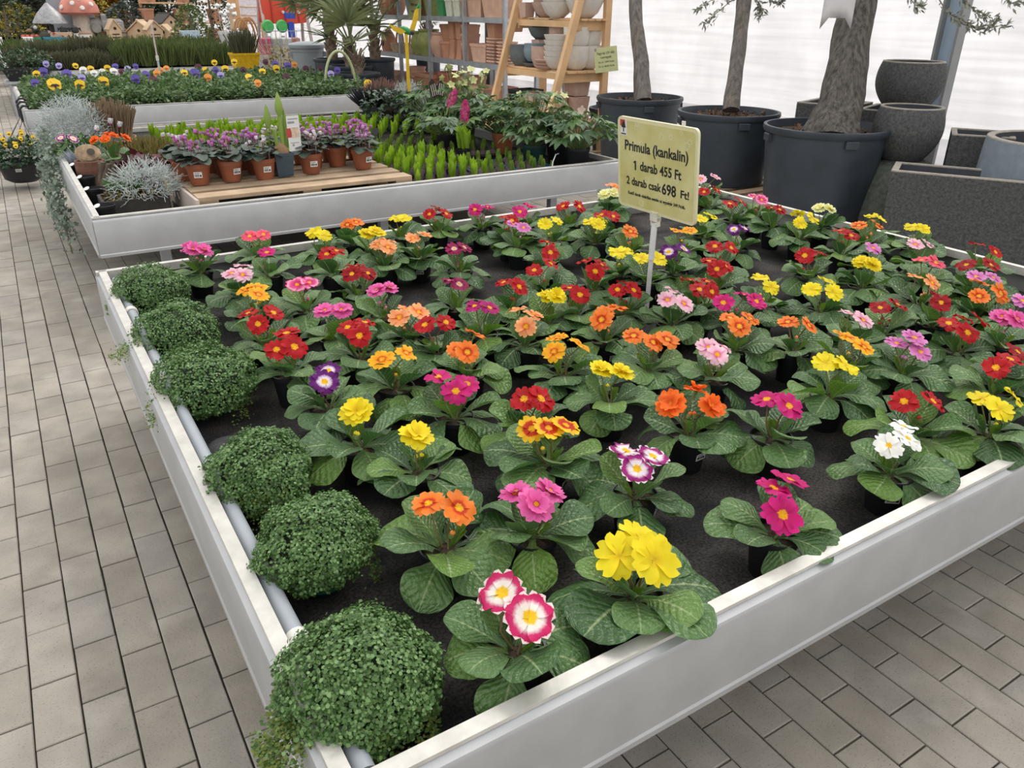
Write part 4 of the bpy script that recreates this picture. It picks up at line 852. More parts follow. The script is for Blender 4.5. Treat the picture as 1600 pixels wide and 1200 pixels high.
tray(1.94, 2.47, 4.19, 4.6, 'dark purple tray under the front hyacinth shoots', PURP); tray(2.48, 2.755, 4.21, 4.75, 'blue tray of hyacinth bulbs, the left one', BLUE); tray(2.765, 3.04, 4.21, 4.75, 'blue tray of hyacinth bulbs, the right one', BLUE)
# ------------------------------------------------------------------ hellebores at the right end of the second bench
def palm_leaf(k, mat, W=.17):
    mb = MB()
    for i in range(k):
        a = (i - (k - 1) / 2) * .62; L = 1 - .16 * abs(i - (k - 1) / 2)
        s = leaf_grid(2, 5, lambda v: .015 + W * math.sin(PI * min(1, v ** .9)) ** .8, .5, .25, .1); s.xf(Matrix.Rotation(a, 4, 'Z') @ Matrix.Scale(L, 4)); mb.add(s.v, s.f)
    return mb.mesh('leaf', mat)
HEL = leafmat('hellebore_leaf', [(.035, .085, .03), (.055, .12, .042), (.085, .165, .055), (.12, .22, .06)], .45, .25)
HELM = [palm_leaf(5, HEL), palm_leaf(7, HEL, .13), palm_leaf(3, HEL, .2)]
HELST = MB().tube([(0, 0, 0), (.01, 0, .5), (0, 0, 1)], [.004, .0035, .0025], 6).mesh('stem', M('hellebore_stem', (.14, .2, .07), .5))
def hel_flower(c, nm):
    mb = MB()
    for i in range(5):
        s = leaf_grid(2, 3, lambda v: .1 + .32 * math.sin(PI * min(1, v * .8 + .15)), .2, .25, 0); s.xf(Matrix.Rotation(2 * PI * i / 5, 4, 'Z') @ Matrix.Rotation(.35, 4, 'X')); mb.add(s.v, s.f)
    mb.lathe([(.14, .02), (.1, .12), (.02, .14)], 8, mi=1); return mb.mesh('flower', [M('hellebore_' + nm, c, .6), M('hellebore_stamens', (.5, .48, .2), .7)])
HELF = {'lemon': hel_flower((.48, .50, .22), 'lemon'), 'dusky': hel_flower((.46, .36, .30), 'dusky')}
def hellebore(loc, label, seed, nl, h, sp, flowers, fh, potmat, pr=.085):
    rr = random.Random(seed); t = thing('hellebore', label, 'hellebore', loc, 0, 'hellebores on the second bench')
    obj('pot', round_pot(pr * .75, pr, .15, .1, .04).mesh('pot', potmat), t)
    for i in range(nl):
        a = i * 2.4 + rr.uniform(-.3, .3); q = sp * math.sqrt((i + .7) / nl); z = h * (1 - .45 * (q / sp) ** 2) * rr.uniform(.6, 1.0) + .1; p = Vector((q * math.cos(a), q * math.sin(a), z)); b = Vector((p.x * .12, p.y * .12, .13)); d = p - b
        obj('leaf', rr.choice(HELM), t, p, (rr.uniform(-.35, .25), rr.uniform(-.3, .3), a - PI / 2), rr.uniform(.09, .13)); obj('stem', HELST, t, b, qz(d), (1, 1, d.length))
    for i in range(flowers[1]):
        a = rr.uniform(0, 6.28); q = sp * .6 * math.sqrt(rr.random()); p = Vector((q * math.cos(a), q * math.sin(a), fh * rr.uniform(.75, 1.05))); b = Vector((p.x * .3, p.y * .3, .15)); d = p - b
        obj('flower', HELF[flowers[0]], t, p, (rr.uniform(.2, 1.3), 0, rr.uniform(0, 6.28)), rr.uniform(.028, .036)); obj('stem', HELST, t, b, qz(d), (.8, .8, d.length))
DGP = M('dark_green_plastic', (.012, .05, .045), .4)
hellebore((3.12, 5.72, BED), 'tall hellebore with many lemon green blooms at the back', 1, 64, .36, .32, ('lemon', 38), .54, BLACK)
hellebore((3.06, 4.62, BED), 'bright green hellebore in a dark green pot by the rail', 2, 26, .27, .17, ('lemon', 1), .3, DGP)
hellebore((3.22, 4.88, BED), 'bushy dark hellebore at the right corner, behind the wire loop', 3, 64, .38, .30, ('lemon', 4), .40, BLACK)
hellebore((3.24, 4.36, BED), 'dark hellebore hanging over the right front corner', 4, 48, .32, .25, ('dusky', 5), .37, BLACK)
hellebore((2.78, 5.38, BED), 'low dark hellebore behind the blue trays', 5, 46, .25, .28, ('dusky', 2), .28, BLACK)
hellebore((3.16, 5.2, BED), 'leafy hellebore in the middle of the right end', 6, 52, .32, .28, ('lemon', 7), .40, M('orange_pot', (.48, .16, .07), .5))
hellebore((3.14, 6.38, BED), 'bright leafed hellebore beside the silver bush', 7, 44, .36, .26, ('lemon', 2), .4, BLACK)
hellebore((3.26, 4.62, BED), 'small pale flowered hellebore below the card sign', 8, 12, .3, .12, ('lemon', 9), .46, BLACK)
mb = MB().tube([(.0, 0, 0), (.02, 0, .07), (.06, .0, .11), (.1, .0, .11)], .004, 6); o = obj('wire_loop', mb.mesh('wire_loop', M('pale_wire', (.6, .62, .62), .3, .5)), None, (2.93, 4.22, BED + .03), (0, 0, .5)); tag(o, 'pale curved wire loop standing before the hellebores', 'wire')
# pink hyacinths in flower
HYP = M('hyacinth_pink', (.55, .04, .20), .55, 0, .25, 80)
def pink_hyacinth(loc, lean, label, seed):
    t = thing('pink_hyacinth', label, 'hyacinth', loc, 0, 'flowering hyacinths'); L = Vector(lean); g = np.random.default_rng(seed); n = 90
    obj('pot', round_pot(.04, .052, .09).mesh('pot', BLACK), t)
    obj('stalk', MB().tube([(0, 0, .08), L * .5 + Vector((0, 0, .08)), L + Vector((0, 0, .1))], .008, 8).mesh('stalk', M('hyacinth_stalk', (.18, .2, .06), .5)), t)
    u = g.uniform(0, 1, n); a = g.uniform(0, 6.28, n); d = np.array(L.normalized()); x_ = np.cross(d, [0, 1, 0]); x_ /= np.linalg.norm(x_); y_ = np.cross(d, x_); out = np.cos(a)[:, None] * x_ + np.sin(a)[:, None] * y_; r = .03 * np.sin(np.clip(u * .9 + .12, 0, 1) * PI) ** .5
    pos = np.array(L) * .72 + np.array([0, 0, .08]) + d * (u * .135)[:, None] + out * r[:, None]
    star = [(0, 0, 0)]; sf = []
    for k in range(6):
        c = 2 * PI * k / 6; star += [(.35 * math.cos(c - .4), .35 * math.sin(c - .4), .15), (math.cos(c), math.sin(c), -.05), (.35 * math.cos(c + .4), .35 * math.sin(c + .4), .15)]; b = 1 + 3 * k; sf.append((0, b, b + 1, b + 2))
    stuff(obj('florets', scatter_mesh('florets', star, sf, pos, basis(out + g.normal(0, .2, (n, 3)), g.uniform(0, 6, n)), np.full(n, .019), HYP), t))
    for i in range(6): obj('leaf', random.choice(SHB), t, (random.uniform(-.02, .02), random.uniform(-.02, .02), .03), (0, 0, i), 1.4)
HP1 = on_z(708, 152, .85); HP2 = on_z(727, 182, .77)
pink_hyacinth((HP1[0] - .16, HP1[1] - .02, BED), (.17, .02, .33), 'pink hyacinth in full bloom leaning to the right', 1); pink_hyacinth((HP2[0] - .02, HP2[1], BED), (.02, 0, .27), 'smaller upright pink hyacinth beside the leaning one', 2)
t = thing('plant_label', 'black plant label stuck among the hyacinth shoots', 'label', (2.30, 5.55, BED)); obj('spike', MB().box((0, 0, .08), (.01, .003, .16)).mesh('spike', BLACK, False), t); obj('plate', MB().box((0, -.005, .17), (.05, .003, .05)).mesh('plate', BLACK, False), t, (0, 0, 0), (-.3, 0, 0))
# ------------------------------------------------------------------ mixed planter at the back right of the second bench
t = thing('window_box', 'dark grey window box of ivy and silver plants at the bench back', 'planter', (3.06, 6.9, BED)); obj('box', square_pot(.62, .22, .19, .15, .03).mesh('box', M('slate_plastic', (.055, .06, .065), .5, 0, .2, 8), False), t)
IVY = leafmat('ivy_leaf', [(.03, .055, .035), (.055, .09, .055), (.14, .19, .14)], .4, .1, islands=True)
ivl = [(0, 0, 0), (.4, .15, .05), (.5, .45, 0), (.22, .55, .06), (0, 1, -.05), (-.22, .55, .06), (-.5, .45, 0), (-.4, .15, .05)]; ivf = [(0, 1, 2), (0, 2, 3), (0, 3, 4), (0, 4, 5), (0, 5, 6), (0, 6, 7)]
def bushthing(name, label, cat, loc, mesh, stem=None):
    t = thing(name, label, cat, loc); stuff(obj('foliage', mesh, t))
    obj('root_ball', MB().lathe([(.03, -.05), (.05, -.02), (.04, 0), (.01, .02)], 10).mesh('root_ball', SOIL), t); return t
bushthing('ivy', 'variegated ivy spilling over the front of the window box', 'ivy', (2.92, 6.74, BED + .19), leafball(31, 520, .27, .16, .21, .05, IVY, (ivl, ivf), low=-.9, z0=-.04))
bushthing('black_grass', 'tuft of black mondo grass in the window box', 'grass', (2.80, 6.93, BED + .19), spikes(32, 170, .12, .1, .24, .10, leafmat('black_grass', [(.012, .014, .02), (.03, .035, .045)], .35, 0, islands=True), 1.3, (BLADE, BLADEF)))
bushthing('dry_heather', 'rusty pink heather behind the yellow stake', 'heather', (2.98, 7.03, BED + .19), spikes(33, 260, .16, .1, .24, .007, leafmat('rusty_heather', [(.22, .11, .10), (.3, .18, .14)], .8, 0, islands=True), .4))
bushthing('cushion_bush', 'silver cushion bush in the window box beside the yellow stake', 'bush', (3.16, 6.85, BED + .19), twigs(34, 1000, .17, .14, .20, .04, .003, SILVER))
# yellow stake with a parrot
bs = Vector((3.14, 6.80, BED + .17)); YEL = M('yellow_paint', (.66, .42, .01), .5); GRN = M('parrot_green', (.03, .28, .08), .5)
t = thing('parrot_stake', 'yellow stake topped by a green and yellow wooden parrot', 'ornament', bs); obj('stake', MB().box((0, 0, .31), (.024, .018, .64)).mesh('stake', YEL, False), t)
obj('body', MB().lathe([(.003, -.07), (.022, -.04), (.03, 0), (.022, .035), (.004, .06)], 12, cap1=True).xf(Matrix.Rotation(-1.1, 4, 'Y')).mesh('body', GRN), t, (0, 0, .64))
obj('head', MB().lathe([(.004, -.02), (.02, -.008), (.02, .01), (.003, .022)], 10, cap1=True).mesh('head', BLACK), t, (.05, -.015, .62))
def wing(pts): return MB().prism(pts, -.004, .004)
obj('wing', wing([(0, 0), (-.05, .03), (-.13, .05), (-.16, .07), (-.12, .01), (-.05, -.02)]).xf(Matrix.Rotation(PI / 2, 4, 'X')).mesh('wing', YEL, False), t, (-.01, -.02, .63)); obj('wing', wing([(0, 0), (.03, .06), (.06, .15), (.10, .19), (.09, .10), (.05, 0)]).xf(Matrix.Rotation(PI / 2, 4, 'X')).mesh('wing', YEL, False), t, (.04, .02, .64)); obj('wing_tip', wing([(0, 0), (.03, .05), (.05, .01)]).xf(Matrix.Rotation(PI / 2, 4, 'X')).mesh('wing_tip', GRN, False), t, (.115, .02, .81))
# striped butterfly on a wire
t = thing('butterfly_stake', 'dark striped metal butterfly on a black wire stake', 'ornament', (3.02, 6.05, BED)); obj('wire', MB().tube([(0, 0, 0), (0, 0, .38)], .005, 6).mesh('wire', BLACK), t)
for s in (-1, 1):
    w = obj('wing', MB().prism([(0, -.06), (.05, -.07), (.08, -.02), (.085, .05), (.06, .08), (.02, .05), (0, .02)], -.003, .003).xf(Matrix.Rotation(PI / 2, 4, 'X')).mesh('wing', M('butterfly_brown', (.035, .018, .014), .5), False), t, (.02, -.008, .40), (0, 0, .3), (s, 1, 1))
    for k in range(3): obj('stripe', MB().box((.02 + k * .022, -.005, 0), (.010, .002, .09)).mesh('stripe', M('butterfly_cream', (.5, .45, .42), .6), False), w, (0, 0, 0), (0, .25, 0))
# ------------------------------------------------------------------ left end of the second bench
t = thing('wooden_trough', 'dark wooden trough with moss at the near left corner of the bench', 'trough', (.485, 4.56, BED)); 
for (x, y, a, b) in ((0, -.1, .31, .016), (0, .1, .31, .016), (-.155, 0, .016, .2), (.155, 0, .016, .2)): obj('board', MB().box((0, 0, .045), (a, b, .09), ch=.002).mesh('board', M('trough_wood', (.045, .04, .035), .8, 0, .3, 12, .3, 60), False), t, (x, y, 0))
obj('bark_end', MB().box((0, 0, .08), (.02, .19, .16), ch=.003).mesh('bark_end', M('split_wood', (.34, .29, .2), .8, 0, .3, 12), False), t, (.165, .02, 0))
stuff(obj('moss', leafball(41, 500, .15, .09, .06, .018, leafmat('dry_moss', [(.18, .13, .04), (.26, .19, .06), (.12, .09, .04)], .9, 0, islands=True), z0=.07), t))
bushthing('cushion_bush', 'silver cushion bush growing wild out of the wooden trough', 'bush', (.56, 4.56, BED + .09), twigs(42, 1000, .185, .15, .155, .05, .0032, SILVER, .1, .01))
bushthing('grass_tuft', 'small bright green grassy tuft in the trough', 'grass', (.45, 4.6, BED + .09), spikes(43, 90, .08, .06, .12, .12, GREEN, .9, (BLADE, BLADEF)))
t = thing('driftwood', 'gnarled dark driftwood root behind the trough', 'driftwood', (.41, 4.98, BED)); g = random.Random(5); DW = M('driftwood_brown', (.10, .075, .055), .95, 0, .4, 25, .8, 70)
for i in range(7): a = i * .9; obj('root', MB().tube([(.05 * math.cos(a), .05 * math.sin(a), 0), (.03 * math.cos(a + .5), .03 * math.sin(a + .5), .08), (.035 * math.cos(a + 1.2) + .02, .03 * math.sin(a + 1.2), .15 + g.uniform(0, .06))], [.035, .026, .012], 7).mesh('root', DW), t)
t = thing('log_slice_pot', 'reddish bark pot topped with a sawn wood slice by the left rail', 'ornament', (.375, 5.42, BED)); BARK = M('red_bark', (.16, .075, .05), .9, 0, .4, 20, .6, 60)
for i in range(14): a = 2 * PI * i / 14; obj('bark_strip', MB().box((0, 0, .075), (.038, .014, .15), ch=.003).mesh('bark_strip', BARK, False) if i == 0 else bpy.data.meshes['bark_strip'], t, (.075 * math.cos(a), .075 * math.sin(a), 0), (0, 0, a + PI / 2))
obj('core', MB().lathe([(.07, 0), (.07, .14)], 14, cap1=True).mesh('core', SOIL), t)
sw = obj('wood_slice', MB().lathe([(.001, -.015), (.05, -.02), (.06, 0), (.05, .015), (.001, .02)], 14, sx=1.2).xf(Matrix.Rotation(1.0, 4, 'X')).mesh('wood_slice', M('sawn_wood', (.34, .24, .15), .9, 0, .5, 22, .6, 50)), t, (0, -.02, .19)); obj('knot', MB().lathe([(.001, 0), (.02, 0), (.022, .004), (.001, .006)], 12).xf(Matrix.Rotation(1.0, 4, 'X')).mesh('knot', M('knot_dark', (.06, .05, .04), .8)), sw, (.015, -.028, .012))
# orange primula on the second bench and red heuchera
t = thing('primula', 'bright orange primula on the second bench beside the wood slice', 'primula', (.53, 5.62, BED), 0); obj('pot', POT, t); random.seed(11)
primula_plant(t, 'orad', [(-.09, .0, .235), (-.03, -.03, .24), (.03, .01, .25), (.09, -.01, .235), (.0, .05, .25)], 1.4, .1, 500, 11, .037)
t = thing('primula', 'purple and white primula at the left rail of the second bench', 'primula', (.31, 6.02, BED)); obj('pot', POT, t); primula_plant(t, 'prw', [(-.03, -.03, .21), (.04, -.02, .20)], .9, .1, 501, 8, .035)
HEU = leafmat('heuchera_red', [(.07, .012, .02), (.11, .025, .03), (.05, .02, .02)], .5, .1, islands=True)
bushthing('heuchera', 'burgundy heuchera behind the silver bush in the trough', 'heuchera', (.62, 5.05, BED + .06), leafball(44, 150, .16, .12, .17, .055, HEU, (ivl, ivf), low=-.1))
bushthing('yellow_sedum', 'brownish yellow sedum patch left of the cyclamens', 'sedum', (.74, 6.05, BED + .02), spikes(45, 420, .27, .40, .17, .010, leafmat('sedum', [(.26, .20, .06), (.20, .19, .05), (.16, .10, .04)], .6, .1, islands=True), .2))
for i, y in enumerate((4.36, 4.83, 5.2, 5.65)):
    t = thing('nursery_pot', 'empty black pot with white tag along the left rail, %s from the near corner' % ords[i], 'pot', (.325, y, BED), 0, 'black pots by the left rail'); obj('pot', POT, t); obj('tag', MB().lathe([(.014, 0), (.016, .004), (.001, .005)], 12).mesh('tag', WHITE) if i == 0 else bpy.data.meshes['tag'], t, (-.035, -.03, .098), (.3, -.4, 0))
# trailing silver ivy over the left rail
g = np.random.default_rng(8); n = 1100; tt = g.uniform(0, 1, n); yy = 6.35 + g.normal(0, .22, n) * (1 - .3 * tt) - .85 * tt; z = .66 - .52 * tt ** 1.1 + g.normal(0, .03, n); xx = .21 - .05 * np.sin(tt * 2.5) + g.normal(0, .035, n) * (1 - .3 * tt)
t = thing('trailing_plant', 'grey green trailing plant hanging over the left rail to the floor', 'plant', (.30, 6.35, BED)); obj('pot', round_pot(.05, .07, .11).mesh('pot', BLACK), t)
pos = np.column_stack([np.minimum(xx, .222) - .30, yy - 6.35, z - BED]); stuff(obj('foliage', scatter_mesh('foliage', LEAF4, LEAF4F, pos, basis(g.normal(0, .6, (n, 3)) + np.array([-.7, -.3, .5]), g.uniform(0, 6, n)), g.uniform(.018, .042, n), GREYG), t))
for i in range(6):
    a = g.uniform(-.2, .2); obj('vine', MB().tube([(-.02, a, .13), (-.09, a - .05, .10), (-.115, a - .3, -.05), (-.13, a - .6 - .05 * i, -.28 - .03 * i)], .003, 5).mesh('vine', M('vine_brown', (.13, .1, .06), .8)), t)
t = bushthing('cushion_bush', 'large silver cushion bush at the bench corner, above the trailing plant', 'bush', (.40, 6.62, BED + .13), twigs(46, 2200, .24, .22, .27, .05, .0034, SILVER, .3)); obj('pot', round_pot(.08, .11, .13).mesh('pot', BLACK), t, (0, 0, -.13))
t = bushthing('dry_heather', 'brown dried heather in a pale terracotta bowl', 'heather', (.66, 6.72, BED + .10), spikes(47, 420, .17, .15, .29, .009, DRYH, .25)); obj('bowl', round_pot(.1, .16, .10, .25, .04).mesh('bowl', TERRA_P), t, (0, 0, -.10))
t = thing('cyclamen', 'white cyclamen with large blooms beside the dried heather', 'cyclamen', (.62, 6.33, BED)); obj('pot', CPOT, t)
for i in range(12): a = i * 2.4; obj('leaf', CYLM, t, (-math.sin(a) * .03, math.cos(a) * .03, .13), (.2, 0, a), .075)
for i, (x, y, z) in enumerate(((0, 0, .24), (.05, -.03, .22), (-.10, .0, .2))): obj('flower', CYF['white'], t, (x, y, z), (.3 * i, .2, i), .045); obj('flower_stem', CYSTEM, t, (0, 0, .11), qz((x, y, z - .11)), (1, 1, z - .11))
bushthing('green_filler', 'low green plant behind the purple and white primula', 'plant', (.40, 6.2, BED + .05), leafball(48, 380, .20, .17, .13, .04, GREEN)); bushthing('blue_fescue', 'tuft of pale blue grass behind the wood slice', 'grass', (.40, 5.85, BED + .04), spikes(49, 220, .12, .1, .17, .09, leafmat('blue_grass', [(.25, .28, .34), (.34, .37, .42)], .6, 0, islands=True), 1.1, (BLADE, BLADEF)))

# ------------------------------------------------------------------ pansies on the third bench
PGREEN = leafmat('pansy_leaf', [(.07, .13, .045), (.11, .18, .07), (.17, .25, .11)], .5, .2, islands=True)
PANL = [leafball(60 + i, 230, .13, .13, .12, .05, PGREEN, low=-.05, hollow=.4) for i in range(4)]
def pansy_flower(c, blotch, nm):
    mb = MB()
    for a, L, wv in ((0, .95, .6), (1.25, .9, .55), (-1.25, .9, .55), (2.5, 1.0, .6), (-2.5, 1.0, .6)):
        s = leaf_grid(4, 4, lambda v, wv=wv: .1 + wv * math.sin(PI * min(1, .1 + v * .78)), .15, .05, .1); s.xf(Matrix.Rotation(a + PI, 4, 'Z') @ Matrix.Scale(L * .62, 4)); s.xf(Matrix.Translation((0, 0, .03 * abs(a)))); mb.add(s.v, s.f, 0)
        if abs(a) < 2: s = leaf_grid(2, 3, lambda v: .04 + .22 * math.sin(PI * min(1, .15 + v * .8)), .1, .05, .1); s.xf(Matrix.Rotation(a + PI, 4, 'Z') @ Matrix.Scale(.38, 4)); s.xf(Matrix.Translation((0, 0, .09 + .03 * abs(a)))); mb.add(s.v, s.f, 1)
    return mb.mesh('flower', [M('pansy_' + nm, c, .6, 0, .15, 40), M('pansy_face_' + nm, blotch, .6)])
PAN = {'yellow': pansy_flower((.80, .52, .012), (.03, .008, .012), 'yellow'), 'violet': pansy_flower((.10, .07, .36), (.025, .01, .09), 'violet'), 'lavender': pansy_flower((.36, .32, .62), (.06, .04, .22), 'lavender'), 'white': pansy_flower((.80, .80, .70), (.2, .2, .3), 'white'), 'orange': pansy_flower((.78, .30, .05), (.4, .12, .02), 'orange'), 'maroon': pansy_flower((.09, .012, .04), (.02, .004, .012), 'maroon')}
PANPOT = round_pot(.045, .06, .09).mesh('pot', BLACK)
zones = [(0, .5, ('violet', 'yellow', 'lavender')), (.5, 1.05, ('white', 'lavender', 'violet', 'yellow')), (1.05, 1.75, ('violet', 'lavender', 'maroon')), (1.75, 2.1, ('orange', 'maroon')), (2.1, 2.75, ('violet', 'yellow', 'orange')), (2.75, 3.1, ('yellow', 'maroon', 'violet')), (3.1, 4, ('lavender', 'violet', 'maroon'))]
NTH = ('first', 'second', 'third', 'fourth', 'fifth', 'sixth', 'seventh', 'eighth', 'ninth', 'tenth', 'eleventh', 'twelfth', 'thirteenth')
rowname = ('front', 'second', 'third', 'fourth', 'fifth', 'sixth', 'seventh', 'eighth', 'ninth', 'tenth')
rr = random.Random(21); PITX, PITY = .265, .265
nx, ny = 13, 10
pan_seen = [((85, 133), 'yellow', 1.6), ((125, 133), 'yellow', 1.2), ((162, 128), 'yellow', 1.3), ((68, 113), 'violet', 1.3), ((104, 116), 'violet', 1.4), ((57, 116), 'yellow', 1), ((130, 110), 'white', 1.1), ((147, 115), 'white', 1), ((160, 113), 'white', 1), ((178, 112), 'white', 1.1), ((142, 108), 'yellow', 1), ((168, 107), 'yellow', 1), ((180, 104), 'violet', 1), ((200, 108), 'lavender', 1), ((212, 124), 'violet', 1.2), ((228, 117), 'violet', 1.1), ((240, 125), 'maroon', 1), ((250, 110), 'orange', 1), ((260, 107), 'orange', .9), ((245, 115), 'orange', 1), ((92, 103), 'lavender', 1), ((72, 100), 'lavender', 1), ((128, 122), 'lavender', 1), ((288, 114), 'yellow', 1), ((305, 116), 'violet', 1.5), ((325, 122), 'orange', 1.1), ((322, 110), 'yellow', 1), ((337, 110), 'violet', 1), ((335, 98), 'yellow', 1), ((352, 108), 'yellow', 1.1), ((366, 97), 'yellow', 1.1), ((390, 122), 'yellow', 1.2), ((380, 110), 'maroon', 1), ((415, 97), 'maroon', 1), ((432, 108), 'yellow', 1.2), ((410, 112), 'yellow', 1), ((430, 100), 'violet', 1.1), ((450, 103), 'violet', 1.2), ((460, 101), 'orange', 1), ((478, 108), 'maroon', 1), ((517, 116), 'lavender', 1), ((527, 110), 'violet', 1), ((447, 121), 'maroon', 1), ((576, 133), 'yellow', 1.3), ((310, 105), 'maroon', 1), ((212, 104), 'violet', .9), ((190, 112), 'maroon', .9), ((55, 130), 'violet', 1), ((345, 118), 'lavender', 1), ((403, 130), 'orange', .9), ((500, 108), 'maroon', .9), ((118, 103), 'yellow', .9)]
pans = []
for j in range(ny):
    for i in range(nx):
        x = B3[0] + .17 + i * PITX + (.5 * PITX if j % 2 else 0) * .5; y = B3[2] + .16 + j * PITY
        if x > B3[1] - .12: continue
        pans.append([x, y, j, i, []])
for (px, py), c_, s in pan_seen:
    p = on_z(px, py, .71); q = min(pans, key=lambda a: (a[0] - p[0]) ** 2 + (a[1] - p[1]) ** 2); q[4].append((c_, s, p))
for x, y, j, i, fl_ in pans:
    cs = [f[0] for f in fl_]; word = ('pansy with %s' % ' and '.join(sorted(set(cs))) + ' flowers') if cs else 'green pansy without open flowers'
    t = thing('pansy', '%s, %s row, %s from the left' % (word, rowname[j], NTH[i]), 'pansy', (x, y, BED), rr.uniform(0, 6), 'pansies on the third bench')
    obj('pot', PANPOT, t); stuff(obj('foliage', rr.choice(PANL), t, (0, 0, .10), (0, 0, rr.uniform(0, 6)), rr.uniform(.95, 1.15)))
    ca, sa = math.cos(-t.rotation_euler.z), math.sin(-t.rotation_euler.z)
    for c_, s, p in fl_:
        dx, dy = p[0] - x, p[1] - y; lx, ly = dx * ca - dy * sa, dx * sa + dy * ca
        f = obj('flower', PAN[c_], t, (lx, ly, .71 - BED), None, .072 * s); nrm = Vector((rr.uniform(-.4, .3), -1, rr.uniform(.3, .8))).normalized(); q = nrm.to_track_quat('Z', 'Y'); q = Quaternion((0, 0, 1), -t.rotation_euler.z) @ q
        f.rotation_mode = 'QUATERNION'; f.rotation_quaternion = q
        obj('flower_stem', CYSTEM, t, (lx * .8, ly * .8, .1), qz((lx * .2, ly * .2, .71 - BED - .1)), (1, 1, .71 - BED - .1))
# pole standing in the pansies
a = Vector(on_z(252, 124, .62)); t = thing('white_pole', 'thin white pole with a taped joint standing among the pansies', 'pole', (a.x, a.y, BED)); b = at(236, 36, proj((a.x, a.y, 1.0))[2] * .985); d = Vector(b) - Vector((a.x, a.y, BED))
obj('lower_tube', MB().tube([(0, 0, 0), d * .5], .013, 8).mesh('lower_tube', M('grey_tube', (.5, .53, .57), .35)), t); obj('upper_tube', MB().tube([d * .5, d], .010, 8).mesh('upper_tube', M('pinkish_tube', (.62, .5, .48), .5)), t); obj('tape', MB().tube([d * .47, d * .54], .018, 8).mesh('tape', CREAM), t)
# hoop over the end of the bench
t = thing('hoop', 'pale green hoop arching over the right end of the pansy bench', 'hoop', (3.52, 9.55, BED)); obj('arch', MB().tube([(.0 + .19 * math.cos(a), 0, .12 + .40 * math.sin(a)) for a in np.linspace(0, PI, 18)], .016, 8).mesh('arch', M('hoop_green', (.42, .46, .26), .5)), t)
for x in (-.19, .19): obj('foot', MB().tube([(x, 0, 0), (x, 0, .12)], .016, 8).mesh('foot', M('hoop_green', (.42, .46, .26), .5)), t)
# hanging basket hooked on the left rail of the third bench
t = thing('hanging_basket', 'black hanging basket of yellow violas hooked beside the pansy bench', 'basket', (.03, 8.12, .06)); obj('bowl', MB().lathe([(.10, 0), (.15, .03), (.175, .15), (.182, .155), (.182, .175), (.165, .175), (.16, .14)], 24, cap1=True).mesh('bowl', BLACK), t)
s = obj('price_sticker', STK2, t, (-.03, -.172, .12), (.15, 0, -.1)); obj('barcode', STK2P, s)
stuff(obj('foliage', leafball(61, 900, .25, .23, .15, .045, DGREEN, low=-.35), t, (0, 0, .20)))
for i in range(22): a = rr.uniform(0, 6.28); q = .21 * math.sqrt(rr.random()); f = obj('flower', PAN['yellow'], t, (q * math.cos(a), q * math.sin(a) - .04, .30 + rr.uniform(0, .1)), (rr.uniform(.5, 1.3), rr.uniform(-.3, .3), rr.uniform(-.5, .5)), rr.uniform(.025, .034))
for k, (hx, hy_) in enumerate(((.14, .95), (.135, 1.35), (.14, 1.7))):
    obj('hook', MB().tube([(hx - .03, hy_, .38), (hx - .03, hy_, .5), (hx, hy_, .525), (hx + .05, hy_, .52), (hx + .06, hy_, .47)], .012, 8).mesh('hook', BLACK), t)
for a in (2.6, 3.3, 4.2, 5.4, 5.9): obj('cord', MB().tube([(.175 * math.cos(a), .175 * math.sin(a), .17), (.11, .95 if a > 4 else 1.3, .40)], .0035, 5).mesh('cord', BLACK), t)
# ------------------------------------------------------------------ heather on the fourth bench
HM = [spikes(70 + i, 260, .17, .17, .40, .012, HEATH if i < 3 else HEATH2, .3, z0=.02) for i in range(5)]; k = 0
HPOT = round_pot(.06, .08, .12).mesh('pot', BLACK)
for j in range(6):
    for i in range(11):
        x = B4[0] + .2 + i * .29 + (j % 2) * .1; y = B4[2] + .2 + j * .46
        if x > B4[1] - .15: continue
        dark = i < 5 and j < 3; t = thing('heather', '%s heather on the far bench, %s row, %s from the left' % ('brownish' if dark else 'green', rowname[j], NTH[i]), 'heather', (x, y, BED), 0, 'heathers on the far bench')
        obj('pot', HPOT, t); stuff(obj('foliage', HM[3 + k % 2] if dark else HM[k % 3], t, (0, 0, .1), (0, 0, k), (1.15, 1.15, random.uniform(.75, 1.15) * (.62 if dark and j < 2 else 1)))); k += 1
t = thing('yellow_planter', 'bright yellow planter of heather at the right end of the far bench', 'planter', (3.35, 13.2, BED + .12)); obj('pot', square_pot(.42, .3, .22, .14, .05).mesh('pot', M('yellow_plastic', (.66, .40, .01), .4), False), t); stuff(obj('foliage', spikes(77, 260, .2, .16, .42, .013, HEATH2, .3, z0=.18), t))
t = thing('plant_stand', 'low grey stand under the yellow planter', 'stand', (3.35, 13.2, 0)); obj('top', MB().box((0, 0, .565), (.5, .4, .03)).mesh('top', STEEL, False), t)
for x in (-.2, .2):
    for y in (-.15, .15): obj('leg', MB().box((x, y, .275), (.03, .03, .55)).mesh('leg', STEEL, False), t)
t = thing('plant_tray', 'black tray of dark bushy plants at the left end of the far bench', 'tray', (.42, 13.9, BED + .0)); obj('tray', square_pot(.62, .4, .16, .1, .03).mesh('tray', BLACK, False), t); stuff(obj('foliage', leafball(78, 700, .38, .28, .26, .05, DGREEN, z0=.16), t))
t = thing('plant_stand', 'grey stand under the tray of dark bushy plants', 'stand', (.42, 13.9, 0)); obj('top', MB().box((0, 0, .45), (.6, .45, .03)).mesh('top', STEEL, False), t)
for x in (-.25, .25):
    for y in (-.18, .18): obj('leg', MB().box((x, y, .22), (.03, .03, .44)).mesh('leg', STEEL, False), t)
